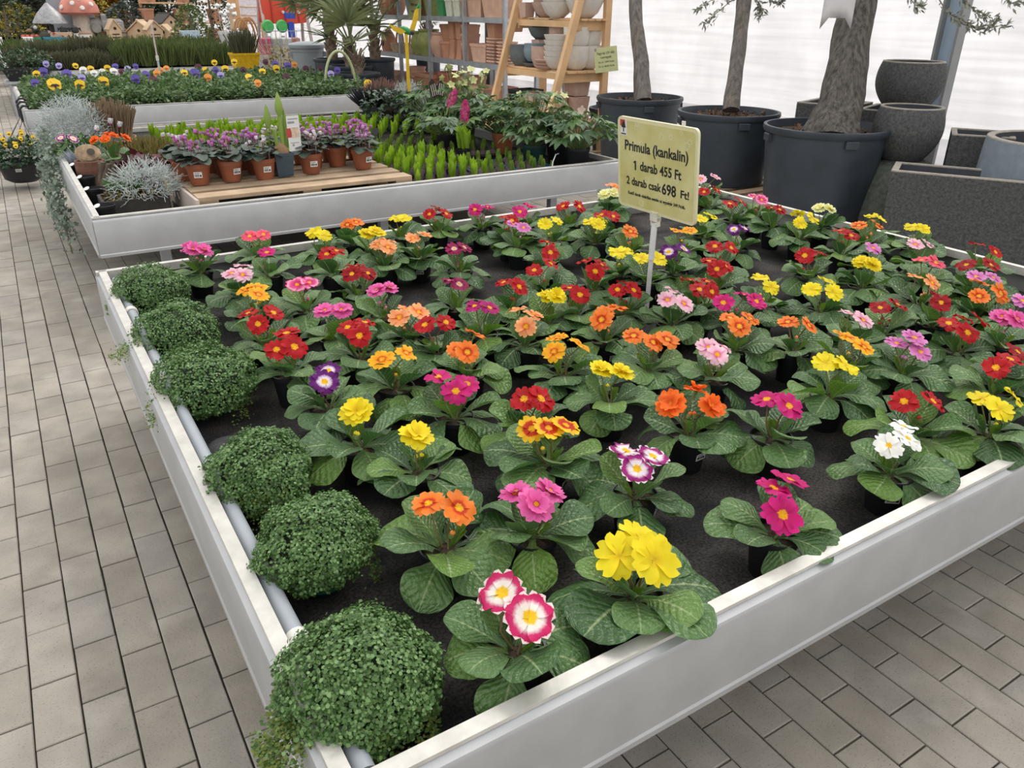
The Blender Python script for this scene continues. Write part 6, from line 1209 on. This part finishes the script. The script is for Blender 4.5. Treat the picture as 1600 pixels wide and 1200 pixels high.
# ------------------------------------------------------------------ palms and bin left of the rack
FRG = leafmat('palm_frond', [(.15, .18, .08), (.22, .245, .12), (.13, .16, .08)], .5, .15, islands=True)
def frond(seed, k=26, droop=.5):
    g = np.random.default_rng(seed); a = np.linspace(-1.75, 1.75, k); tv = [(-.011, 0, 0), (.011, 0, 0), (.017, .5, -.02), (-.017, .5, -.02), (0, 1, -.12)]; tf = [(0, 1, 2), (0, 2, 3), (3, 2, 4)]
    pos = np.column_stack([np.sin(a) * .02, np.full(k, .52) + np.cos(a) * .02, np.full(k, .0)]); y = np.column_stack([np.sin(a), np.cos(a), g.normal(-.05, .08, k)]); L = .48 * (1 - .25 * (np.abs(a) / 1.75) ** 2)
    P = MB().tube([(0, 0, -.01), (0, .27, .015), (0, .54, 0)], [.012, .009, .006], 6); pt = [t for f in P.f for t in ([(f[0], f[1], f[2]), (f[0], f[2], f[3])] if len(f) == 4 else [])]
    return scatter_mesh('frond', tv, tf, pos, dirs(y, np.tile([0, 0, 1.], (k, 1)) + g.normal(0, .25, (k, 3))), np.column_stack([np.full(k, 1.), L, L]), FRG, extra=(P.v, pt, 0))
FR = [frond(i) for i in range(4)]; PTR = M('palm_trunk', (.20, .145, .105), .95, 0, .4, 30, 1, 60)
def palm(loc, label, h, seed, n=11, s=1.0, pr=.27, ph=.62):
    rr = random.Random(seed); t = thing('palm', label, 'palm', loc, rr.uniform(0, 6), 'potted palms'); obj('pot', tub(pr * .8, pr, ph, NURSERY), t); obj('soil', MB().lathe([(pr * .92, 0), (.01, .02)], 24).mesh('soil', SOIL), t, (0, 0, ph - .06))
    obj('trunk', MB().lathe([(.075, ph - .06), (.085, ph + .05), (.06, ph + h * .6), (.045, ph + h)], 12, cap1=True).mesh('trunk', PTR), t)
    sc = MB().prism([(-.03, 0), (.03, 0), (.012, .12), (-.012, .12)], -.006, .006).mesh('leaf_base', PTR, False)
    for i in range(26): a = i * 2.4; z = ph + h * i / 26; obj('leaf_base', sc, t, (.06 * math.cos(a), .06 * math.sin(a), z), (1.1, 0, a - PI / 2), rr.uniform(.7, 1.1))
    for i in range(n): a = i * 2.4; obj('frond', rr.choice(FR), t, (0, 0, ph + h * .95), (rr.uniform(.9, 1.45) if i > 2 else rr.uniform(.35, .7), rr.uniform(-.4, .4), a), s * rr.uniform(.85, 1.1))
palm((4.36, 11.35, 0), 'palm with a stout hairy trunk in the front left black tub', .32, 1, 8, 1.05, .30, .70); palm((4.16, 10.62, 0), 'small palm in the tub nearest the pansies', .2, 2, 5, .95, .30, .66); palm((4.42, 12.25, 0), 'tall palm behind, left of the others', .50, 3, 8, 1.1, .28, .75); palm((4.82, 11.55, 0), 'palm with upright stems close to the rack', .42, 4, 7, 1.1, .28, .78); palm((6.0, 12.2, 0), 'palm standing behind the rack\'s far bay', .40, 5, 5, .22, .20, .80)
t = thing('dustbin', 'grey plastic dustbin with a flat lid behind the pansies', 'bin', (4.40, 13.35, 0)); BING = M('bin_grey', (.30, .335, .36), .5, 0, .05, 6)
obj('body', MB().lathe([(.20, 0), (.255, .80), (.265, .80), (.265, .84), (.27, .85)], 32).mesh('body', BING), t); obj('lid', MB().lathe([(.285, .85), (.29, .86), (.29, .90), (.27, .92), (.12, .945), (.001, .95)], 32).mesh('lid', BING), t)
for a in (-.3, PI - .3): obj('handle', MB().box((0, 0, 0), (.05, .14, .08), ch=.01).mesh('handle', BING, False), t, (.27 * math.cos(a), .27 * math.sin(a), .76), (0, 0, a))
# ------------------------------------------------------------------ far left: garden ornaments and conifers behind the heather
def ctree(label, loc, h, r, mat, seed, n=2600, size=.10, shape='cone', cat='conifer'):
    g = np.random.default_rng(seed); t = thing('conifer', label, cat, loc, 0, 'conifers at the far end'); u = g.uniform(0, 1, n) ** (.75 if shape == 'cone' else 1); a = g.uniform(0, 2 * PI, n); lump = 1 + .28 * np.sin(a * 3 + u * 9 + seed) * np.sin(u * 17 + a)
    prof = (1 - u) ** .8 if shape == 'cone' else np.sin(np.clip(u * .93 + .07, 0, 1) * PI) ** .55; q = r * prof * lump * g.uniform(.6, 1, n) ** .5; pos = np.column_stack([q * np.cos(a), q * np.sin(a), h * (.12 + .88 * u)]); y = np.column_stack([np.cos(a), np.sin(a), np.full(n, .25)]) + g.normal(0, .45, (n, 3))
    obj('trunk', MB().tube([(0, 0, 0), (0, 0, h * .8)], [.06, .02], 8).mesh('trunk', PTR), t)
    if loc[2] > .1: obj('pot', round_pot(.2, .26, loc[2] + .02).mesh('pot', BLACK), t, (0, 0, -loc[2]))
    stuff(obj('foliage', scatter_mesh('foliage', LEAF4, LEAF4F, pos, dirs(y, g.normal(0, .4, (n, 3)) + np.array([0, 0, 1.0])), g.uniform(.6, 1.3, n) * size, mat), t)); return t
CG = leafmat('conifer_green', [(.035, .055, .03), (.06, .085, .045), (.09, .115, .06)], .7, .1, islands=True); CB = leafmat('conifer_blue', [(.05, .075, .06), (.09, .12, .10), (.14, .18, .15)], .7, .1, islands=True); CO = leafmat('conifer_bronze', [(.28, .13, .03), (.36, .18, .04), (.20, .10, .03)], .7, .1, islands=True); CY = leafmat('conifer_gold', [(.36, .27, .03), (.45, .36, .05), (.25, .22, .04)], .7, .1, islands=True); CBR = leafmat('conifer_brown', [(.14, .10, .05), (.20, .14, .08), (.09, .08, .045)], .8, .1, islands=True)
def far(px, py, y):
    w = ray(px, py); s = y / w[1]; return Vector((w[0] * s, y, EYE + w[2] * s))
specs = [(12, 24.5, 2.6, .75, CG, 'tall dark conifer at the left edge'), (45, 25.2, 2.7, .8, CBR, 'brownish conifer beside the left edge one'), (75, 24.8, 2.8, .7, CB, 'grey blue conifer left of the mushroom'), (118, 25.6, 2.9, .7, CG, 'dark conifer behind the mushroom'), (160, 25.0, 2.3, .45, CB, 'pointed blue conifer right of the mushroom'), (185, 24.4, 2.15, .40, CO, 'bronze coloured conifer right of the pointed blue one'), (215, 25.4, 2.9, .75, CG, 'dark conifer right of the bronze one'), (240, 25.9, 2.8, .6, CG, 'dark conifer behind the planters'), (140, 25.8, 2.7, .6, CG, 'dark conifer between mushroom and blue one'), (92, 26.1, 2.8, .8, CBR, 'brown tinged conifer at the back left'), (28, 26.2, 3.0, .9, CB, 'big grey conifer at the back, far left'), (270, 26.2, 2.7, .7, CG, 'dark green conifer at the right end of the row')]
for i, (px, y, h, r, m, lab) in enumerate(specs): p = far(px, 60, y); ctree(lab, (p.x, y, 0), h, r, m, 100 + i, 2600, .12)
p = far(152, 26, 23.6); ctree('golden round shrub behind the stone car', (p.x, 23.6, .4), 1.35, .35, CY, 130, 1100, .07, 'round', 'shrub'); p = far(30, 38, 22.6); ctree('golden feathery shrub behind the wooden duck', (p.x, 22.6, .3), 1.15, .42, CY, 131, 1100, .09, 'round', 'shrub'); p = far(205, 32, 22.8); ctree('spreading grey green juniper behind the bird houses', (p.x, 22.8, .5), 1.0, .55, CB, 132, 1500, .09, 'round', 'shrub'); p = far(12, 45, 21.5); ctree('dark feathery shrub at the left edge, in front of the conifers', (p.x, 21.5, .3), 1.3, .6, CG, 133, 1800, .08, 'round', 'shrub')
p = far(330, 30, 20.6); ctree('dark upright shrub in front of the wooden shelves', (p.x, 20.6, .3), 1.75, .50, CG, 134, 2200, .07, 'round', 'shrub'); p = far(300, 48, 19.0); ctree('tall green rosemary behind the heather', (p.x, 19.0, .3), 1.15, .35, leafmat('rosemary', [(.09, .13, .05), (.15, .20, .07), (.20, .26, .09)], .6, .1, islands=True), 135, 1600, .07, 'round', 'shrub')
# ornament table
OT = Vector((.2, 20.0, 0)); t = thing('ornament_table', 'long low wooden table carrying the garden ornaments', 'table', (2.75, 20.05, 0)); WD = M('grey_wood', (.36, .30, .24), .8, 0, .15, 5)
obj('top', MB().box((0, 0, .68), (3.7, 1.9, .04)).mesh('top', WD, False), t)
for x in (-1.7, 0, 1.7):
    for y in (-.8, .8): obj('leg', MB().box((x, y, .33), (.07, .07, .66)).mesh('leg', WD, False), t)
TT = .701
def topx(px, py, y): return far(px, py, y)
# mushroom
p = topx(130, 45, 20.2); t = thing('mushroom_statue', 'big red spotted mushroom statue with a pale stem', 'statue', (p.x, 20.2, TT)); k = 1.0
obj('stem', MB().lathe([(.26, 0), (.24, .10), (.17, .35), (.16, .55), (.19, .62)], 20, cap1=True).mesh('stem', M('mushroom_stem', (.56, .48, .42), .8, 0, .12, 12)), t); cp = obj('cap', MB().lathe([(.19, .60), (.34, .56), (.385, .60), (.37, .72), (.28, .86), (.12, .94), (.001, .95)], 28).mesh('cap', M('mushroom_cap', (.56, .20, .15), .6, 0, .25, 5)), t)
for a, z, r_ in ((3.6, .70, .385), (4.3, .78, .35), (4.8, .69, .385), (5.4, .76, .36), (4.7, .86, .29)): obj('spot', MB().lathe([(.001, -.01), (.05, -.005), (.04, .015), (.001, .02)], 12).mesh('spot', M('spot_white', (.75, .72, .68), .7)), cp, (r_ * .97 * math.cos(a), r_ * .97 * math.sin(a), z), qz((math.cos(a), math.sin(a), .5)))
o = obj('grey_panel', MB().box((0, 0, .45), (.86, .03, .95)).mesh('panel', M('panel_grey', (.30, .33, .37), .6, 0, .05, 5), False), None, (topx(116, 40, 20.55).x, 20.6, TT)); tag(o, 'flat grey panel standing behind the mushroom', 'panel')
# grey mushroom-roofed bird feeder
p = topx(80, 40, 19.9); t = thing('bird_feeder', 'dark bird feeder with a wide silvery domed roof', 'feeder', (p.x, 19.9, TT)); obj('post', MB().lathe([(.1, 0), (.05, .06), (.045, .38)], 12, cap1=True).mesh('post', M('feeder_dark', (.06, .055, .05), .7)), t); obj('roof', MB().lathe([(.33, .40), (.32, .43), (.22, .58), (.10, .70), (.02, .78)], 24).mesh('roof', M('feeder_roof', (.30, .30, .31), .45, .3, .3, 14)), t)
# stone car
p = topx(163, 32, 20.2); t = thing('stone_car', 'grey stone model of an old car on a wooden stump', 'statue', (p.x, 20.2, TT + .22)); SG = M('carved_stone', (.30, .29, .28), .9, 0, .2, 10); obj('stump', MB().lathe([(.26, -.22), (.24, -.0)], 18, cap1=True).mesh('stump', M('stump_brown', (.10, .07, .05), .9, 0, .3, 10)), t)
obj('bonnet', MB().lathe([(.10, 0), (.13, .1), (.12, .3)], 14, cap1=True).xf(Matrix.Rotation(PI / 2, 4, 'Y')).mesh('bonnet', SG), t, (-.32, 0, .15)); obj('body', MB().box((.14, 0, .14), (.42, .28, .24), ch=.05).mesh('body', SG, False), t); obj('cabin', MB().box((-.02, 0, .29), (.10, .26, .14), ch=.03).mesh('cabin', SG, False), t)
for x in (-.2, .25): obj('wheel', MB().lathe([(.001, -.03), (.09, -.03), (.1, 0), (.09, .03), (.001, .03)], 18).xf(Matrix.Rotation(PI / 2, 4, 'X')).mesh('wheel', SG), t, (x, -.16, .08))
for y in (-.1, .1): obj('headlamp', MB().lathe([(.01, 0), (.045, .02), (.001, .05)], 10).xf(Matrix.Rotation(-PI / 2, 4, 'Y')).mesh('headlamp', M('lamp_pale', (.45, .44, .42), .5)), t, (-.30, y, .2))
# bird houses and wooden cabins
LWD = M('light_birdhouse_wood', (.60, .44, .29), .7, 0, .12, 8); DKH = M('dark_hole', (.03, .022, .018), .9)
def house(label, px, y, w, d, h, rh, rz=0, slots=True, roofmat=None, z=TT):
    p = topx(px, 50, y); t = thing('bird_house', label, 'bird house', (p.x, y, z), rz, 'bird houses'); rm = roofmat or LWD
    obj('walls', MB().add([(-w / 2, -d / 2, 0), (w / 2, -d / 2, 0), (w / 2, d / 2, 0), (-w / 2, d / 2, 0), (-w / 2, -d / 2, h), (w / 2, -d / 2, h), (w / 2, d / 2, h), (-w / 2, d / 2, h), (0, -d / 2, h + rh), (0, d / 2, h + rh)], [(3, 2, 1, 0), (0, 1, 5, 8, 4), (2, 3, 7, 9, 6), (1, 2, 6, 5), (3, 0, 4, 7), (5, 6, 9, 8), (7, 4, 8, 9)]).mesh('walls', LWD, False), t)
    L = math.hypot(w / 2, rh) * 1.2; a = math.atan2(rh, w / 2)
    for s in (-1, 1): obj('roof_panel', MB().box((0, 0, .012), (L, d * 1.2, .024)).mesh('roof_panel', rm, False), t, (s * L * .42 * math.cos(a), 0, h + rh - L * .42 * math.sin(a) + .012), (0, s * a, 0))
    if slots:
        for k in range(3): obj('slot', MB().box((0, -d / 2 - .003, h * (.25 + .22 * k)), (w * .6, .008, h * .07)).mesh('slot', DKH, False), t)
    obj('entry_hole', MB().lathe([(.001, 0), (.03, 0), (.03, .006), (.001, .006)], 12).xf(Matrix.Rotation(PI / 2, 4, 'X')).mesh('entry_hole', DKH), t, (0, -d / 2 - .001, h + rh * .15))
house('narrow pale insect house with slots and a peaked roof', 178, 19.7, .24, .2, .28, .17, .2); house('wide log cabin bird house with a broad roof', 222, 20.2, .50, .36, .22, .20, -.5, False); house('slatted pale bird house in front of the pole', 240, 19.8, .32, .24, .26, .16, .15); house('small pale bird house right of the slatted one', 259, 19.9, .28, .24, .20, .14, -.6, False); house('bird house with a dark slanting roof at the back', 262, 20.5, .55, .3, .38, .18, .6, False, M('dark_roof', (.05, .045, .04), .8))
# wooden duck and dogs, crates, bunting
p = topx(62, 52, 19.6); t = thing('wooden_duck', 'dark wooden duck figure with a pale eye patch', 'figure', (p.x, 19.6, TT)); DK = M('duck_dark', (.035, .035, .025), .6)
obj('body', MB().lathe([(.02, -.2), (.1, -.1), (.13, .02), (.08, .14), (.01, .2)], 14, cap1=True).xf(Matrix.Rotation(1.1, 4, 'Y')).mesh('body', DK), t, (.05, 0, .14)); obj('head', MB().lathe([(.01, -.09), (.08, -.03), (.085, .03), (.01, .09)], 12, cap1=True).mesh('head', DK), t, (-.07, 0, .30)); obj('beak', MB().lathe([(.035, 0), (.04, .06), (.005, .14)], 8).xf(Matrix.Rotation(-1.7, 4, 'Y')).mesh('beak', M('beak_brown', (.25, .15, .06), .6)), t, (-.11, -.02, .28)); obj('eye_patch', MB().lathe([(.001, 0), (.035, 0), (.02, .015), (.001, .018)], 10).xf(Matrix.Rotation(PI / 2, 4, 'X')).mesh('eye_patch', M('duck_eye', (.5, .55, .5), .5)), t, (-.06, -.08, .33))
for i, (px, lab) in enumerate(((100, 'black dog figure in a striped scarf, the left one'), (118, 'black dog figure in a striped scarf, the right one'))):
    p = topx(px, 50, 19.6); t = thing('dog_figure', lab, 'figure', (p.x, 19.6, TT)); BK_ = M('dog_black', (.02, .02, .022), .6); obj('body', MB().lathe([(.06, 0), (.07, .1), (.05, .22)], 12, cap1=True).mesh('body', M('scarf_stripes', (.55, .55, .55), .7, 0, .9, 25)), t); hd = obj('head', MB().lathe([(.01, 0), (.07, .05), (.06, .13), (.01, .16)], 12, cap1=True).mesh('head', BK_), t, (0, 0, .2))
    for s in (-1, 1): obj('ear', MB().prism([(0, 0), (.05, .02), (.06, -.06)], -.01, .01).xf(Matrix.Rotation(PI / 2, 4, 'X')).mesh('ear', BK_, False), hd, (s * .05, 0, .11), None, (s, 1, 1))
def crate(label, px, y, col, nm, w=.34):
    p = topx(px, 62, y); t = thing('slatted_crate', label, 'crate', (p.x, y, TT)); m = M(nm, col, .6)
    for k in range(3):
        for yy in (-.1, .1): obj('slat', MB().box((0, yy, .03 + k * .055), (w, .015, .042)).mesh('slat', m, False), t)
    for s in (-1, 1): obj('end', MB().box((s * w / 2, 0, .08), (.02, .2, .16)).mesh('end', m, False), t)
    return t, p
c1, p = crate('green slatted crate of toadstools', 48, 19.3, (.03, .25, .14), 'crate_green'); crate('blue slatted crate beside the bunting', 86, 19.3, (.04, .25, .36), 'crate_blue', .38)
for i in range(4):
    t = thing('toadstool', 'small red toadstool in the green crate, %s from the left' % ords[i], 'toadstool', (p.x - .12 + i * .08, 19.3, TT + .01), 0, 'toadstools in the green crate'); obj('stem', MB().lathe([(.015, 0), (.012, .17)], 8).mesh('stem', WHITE), t); obj('cap', MB().lathe([(.04, .16), (.035, .185), (.001, .2)], 12).mesh('cap', M('toadstool_red', (.5, .06, .05), .5)), t)
p = topx(86, 55, 19.45); t = thing('wooden_box', 'wooden box draped with red and white bunting', 'box', (p.x + .12, 19.62, TT)); obj('box', MB().box((0, 0, .12), (.40, .2, .24), ch=.004).mesh('box', LWD, False), t); PNKB = M('bunting_pink', (.6, .35, .36), .7); REDB = M('bunting_red', (.42, .05, .06), .7)
for k in range(6): obj('bunting_flag', MB().prism([(-.03, 0), (.03, 0), (0, -.06)], -.002, .002).xf(Matrix.Rotation(PI / 2, 4, 'X')).mesh('flag', REDB if k % 2 else PNKB, False), t, (-.2 + k * .075, -.11, .27 - .03 * k), (0, .4, 0))
p = topx(130, 58, 20.0); 
for i, (px, y, w) in enumerate(((125, 19.85, .42), (190, 20.4, .5))): q = topx(px, 58, y); t = thing('wooden_box', ('wooden box with a white band under the mushroom', 'plain wooden box behind the insect house')[i], 'box', (q.x, y, TT)); obj('box', MB().box((0, 0, .11), (w, .26, .22), ch=.005).mesh('box', M('orange_wood', (.42, .26, .15), .7, 0, .15, 8), False), t); obj('band', MB().box((0, -.132, .16), (w, .004, .06)).mesh('band', WHITE, False), t)
for i, (px, w) in enumerate(((8, .55), (28, .5))): q = topx(px, 62, 19.1); t = thing('white_box', ('white polystyrene box at the left edge', 'white polystyrene box beside the green crate')[i], 'box', (q.x, 19.1, .50)); obj('box', MB().box((0, 0, .17), (w, .35, .34), ch=.01).mesh('box', M('polystyrene', (.74, .77, .80), .7, 0, .03, 10), False), t); obj('lid', MB().box((0, 0, .355), (w + .02, .37, .03)).mesh('lid', WHITE, False), t)
t = thing('side_bench', 'low bench under the white boxes at the left edge', 'bench', (topx(18, 62, 19.1).x, 19.1, 0)); obj('top', MB().box((0, 0, .475), (1.4, .5, .04)).mesh('top', WD, False), t)
for x in (-.6, .6): obj('leg', MB().box((x, 0, .225), (.06, .4, .45)).mesh('leg', WD, False), t)
# terracotta corner behind: pots on wooden shelves
t = thing('wooden_shelf', 'wooden shelf of reddish planters behind the shrubs', 'shelf', (far(285, 20, 22.5).x, 22.5, 0)); SW_ = far(400, 20, 22.5).x - far(225, 20, 22.5).x
for z in (.6, 1.05, 1.5): obj('board', MB().box((0, 0, z), (SW_ * .7, .4, .04)).mesh('board', PINE, False), t)
for x in (-.34, 0, .34): obj('upright', MB().box((x * SW_, .1, 1.0), (.06, .06, 2.0)).mesh('upright', PINE, False), t)
x0 = far(285, 20, 22.5).x
for i in range(9): r_, k_ = divmod(i, 3); o = obj('square_planter', (PKC[('square', TERRA.name)]), None, (x0 - .95 + k_ * .8 + r_ * .1, 22.42, (.621, 1.071, 1.521)[r_]), (0, 0, .1 * i), 1.4); tag(o, 'reddish square planter on the %s board of the wooden shelf, %s from the left' % (('lowest', 'middle', 'top')[r_], ords[k_]), 'planter', 'planters on the wooden shelf')
# white flowers, window frame, rattan chairs
p = far(385, 15, 19.5); t = thing('window_frame', 'tall pine frame with white panes at the back', 'frame', (p.x, 19.6, 0)); 
for x in (-.34, -.16, .34): obj('stile', MB().box((x, 0, 1.1), (.07, .05, 2.2)).mesh('stile', PINE, False), t)
for k in range(5): obj('pane', MB().box((.09, .0, 1.18 + k * .17), (.40, .01, .15)).mesh('pane', M('white_pane', (.78, .80, .84), .3), False), t); obj('bar', MB().box((.09, 0, 1.09 + k * .17), (.42, .03, .02)).mesh('bar', PINE, False), t)
for k in range(7): obj('slat', MB().box((-.25, 0, .9 + k * .16), (.16, .02, .08)).mesh('slat', PINE, False), t)
RAT = M('rattan', (.46, .25, .10), .6, 0, .15, 15)
for i, px in enumerate((378, 392, 402)):
    p = far(px, 58, 18.6); t = thing('rattan_chair', 'rattan chair with a rounded back, %s from the left' % ords[i], 'chair', (p.x, 18.6 + .25 * i, 0), 0, 'rattan chairs')
    for s in (0, .07): obj('back_hoop', MB().tube([(.17 * math.cos(a) * (1 - s * 2), -s, .8 + .42 * math.sin(a) * (1 - s)) for a in np.linspace(0, PI, 12)], .02, 6).mesh('back_hoop', RAT), t)
    obj('seat', MB().lathe([(.2, .44), (.22, .46), (.22, .49), (.001, .5)], 18).mesh('seat', RAT), t)
    for sx_ in (-.17, .17):
        for sy_ in (-.1, .12): obj('leg', MB().tube([(sx_, sy_, 0), (sx_ * .95, sy_, .8 if sy_ < 0 else .45)], .018, 6).mesh('leg', RAT), t)
p = far(348, 12, 17.9); t = thing('white_blossoms', 'thin stems of round white lamps above the heather', 'lamp', (p.x, 17.9, 0)); 
for i, (dx, z) in enumerate(((-.05, 1.32), (.02, 1.28), (.08, 1.33), (.16, 1.40), (.12, 1.46), (-.1, 1.45), (.2, 1.3))): obj('globe', MB().lathe([(.005, -.045), (.035, -.03), (.048, 0), (.035, .03), (.005, .045)], 12, cap1=True).mesh('globe', M('globe_white', (.8, .8, .78), .4)), t, (dx, 0, z)); obj('stem', MB().tube([(0, 0, .5), (dx * .8, 0, .95), (dx, 0, z)], .007, 5).mesh('stem', M('pale_stem', (.5, .48, .42), .6)), t)
obj('base', MB().lathe([(.12, 0), (.14, .48), (.10, .5)], 14, cap1=True).mesh('base', BLACK), t)
p = far(370, 50, 18.3); o = obj('white_crate', square_pot(.5, .35, .42, .15, .04).mesh('white_crate', M('white_plastic', (.72, .74, .76), .5), False), None, (p.x - .1, 18.3, .55)); tag(o, 'white plastic tub behind the heather', 'tub')
p2 = thing('tub_stand', 'wooden stand below the white plastic tub', 'stand', (p.x - .1, 18.3, 0)); obj('top', MB().box((0, 0, .53), (.55, .4, .035)).mesh('top', WD, False), p2)
for x in (-.22, .22): obj('leg', MB().box((x, 0, .26), (.05, .3, .52)).mesh('leg', WD, False), p2)
p = far(297, 62, 18.4); o = obj('leaning_panel', MB().box((0, 0, 0), (.42, .02, 1.0), ch=.004).mesh('leaning_panel', M('pale_blue', (.55, .68, .80), .5), False), None, (p.x, 18.4, .49), (.08, 0, .2)); tag(o, 'pale blue panel leaning behind the rosemary', 'panel')
# children's toys at the back: red slide, green hoops, blue swing
p = far(440, 8, 18.0); t = thing('red_slide', 'bright red plastic slide shell hanging at the back', 'slide', (p.x, 18.0, 0)); RED = M('slide_red', (.72, .07, .03), .45, 0, .08, 4)
KS = .86
prof = [(-.47, .0), (-.43, -.10), (0, -.14), (.43, -.10), (.47, 0), (.47, .55), (-.47, .55)]
obj('shell', MB().prism(prof, -.18, .18).xf(Matrix.Rotation(PI / 2, 4, 'X')).mesh('shell', RED, True, 30), t, (0, 0, 1.24))
for x in (-.28, 0, .28): obj('rib', MB().box((x, -.195, 1.40), (.02, .03, .52)).mesh('rib', M('slide_dark_red', (.45, .04, .02), .5), False), t)
for x in (-.05, .28): obj('bolt', MB().lathe([(.03, 0), (.03, .03), (.001, .035)], 10).xf(Matrix.Rotation(PI / 2, 4, 'X')).mesh('bolt', WHITE), t, (x, -.2, 1.34))
TB = M('toy_blue', (.02, .06, .42), .45); TG = M('toy_green', (.06, .42, .10), .45)
for s in (-.5, .5):
    for yy in (-.5, .5): obj('leg', MB().tube([(s * .9, 0, 1.85), (s * 1.0, yy, 0)], .035, 8).mesh('leg', M('toy_leg', (.5, .42, .40), .6)), t)
obj('top_bar', MB().tube([(-.5, 0, 1.85), (.5, 0, 1.85)], .04, 8).mesh('top_bar', M('toy_leg', (.5, .42, .40), .6)), t)
p = far(455, 45, 17.5); t = thing('blue_toy', 'blue plastic toy frame below the red slide', 'toy', (p.x, 17.5, 0)); obj('panel', MB().box((0, 0, .95), (.12, .08, .42), ch=.02).mesh('panel', TB, False), t); obj('seat', MB().box((0, 0, 1.28), (.2, .1, .12), ch=.02).mesh('seat', TB, False), t); obj('foot', MB().box((0, 0, .37), (.3, .3, .74)).mesh('foot', M('toy_grey', (.4, .4, .42), .6), False), t)
for i, px in enumerate((418, 440)):
    p = far(px, 36, 17.4 + .1 * i); t = thing('green_toy', 'green round plastic toy, %s' % ('left one' if i == 0 else 'right one'), 'toy', (p.x, 17.4 + .1 * i, 0), 0, 'green toys'); obj('disc', MB().lathe([(.001, -.04), (.10, -.04), (.125, 0), (.10, .04), (.001, .04)], 22).xf(Matrix.Rotation(PI / 2, 4, 'X')).mesh('disc', TG), t, (0, 0, 1.08)); obj('stand', MB().box((0, 0, .45), (.06, .06, .9)).mesh('stand', M('toy_grey', (.4, .4, .42), .6), False), t)
# wire basket of parcels
p = far(435, 58, 16.6); t = thing('wire_basket', 'wire basket of colourful packets behind the bin', 'basket', (p.x, 16.6, 0)); WR = M('blue_wire', (.35, .42, .5), .4, .4)
for k in range(9): obj('wire', MB().box((-.4 + k * .1, -.2, .78), (.008, .008, .5)).mesh('wire', WR, False), t)
for z in (.55, .78, 1.02): obj('wire', MB().box((0, -.2, z), (.82, .008, .012)).mesh('wire', WR, False), t)
obj('box', MB().box((0, 0, .3), (.8, .4, .58)).mesh('box', M('basket_base', (.5, .5, .5), .6), False), t)
for i, (x, c_, nm, w) in enumerate(((-.28, (.5, .05, .15), 'crimson', .2), (-.06, (.4, .45, .4), 'grey green', .18), (.14, (.6, .6, .62), 'white', .2), (.32, (.45, .2, .15), 'brown', .16))): o = obj('packet', MB().box((0, 0, .15), (w, .12, .3), ch=.006).mesh('packet', M('packet_' + nm.replace(' ', '_'), c_, .5), False), None, (p.x + x, 16.62, .592), (.15, 0, .1)); tag(o, '%s packet standing in the wire basket' % nm, 'packet', 'packets in the wire basket')
t = bushthing('dry_shrub', 'pale dry shrub left of the dustbin', 'shrub', (far(440, 82, 14.6).x, 14.6, .35), leafball(88, 420, .30, .26, .48, .06, leafmat('dry_shrub', [(.26, .22, .10), (.34, .28, .14), (.20, .20, .09)], .8, .1, islands=True))); obj('pot', round_pot(.14, .18, .32).mesh('pot', BLACK), t, (0, 0, -.35))
t = bushthing('dry_sapling', 'spiky dry straw coloured plant before the red slide', 'plant', (far(430, 40, 15.6).x, 15.6, .4), spikes(89, 70, .3, .3, 1.0, .07, leafmat('straw', [(.5, .38, .25), (.42, .34, .2)], .8, 0, islands=True), .9, (BLADE, BLADEF))); obj('pot', round_pot(.14, .18, .36).mesh('pot', BLACK), t, (0, 0, -.4))
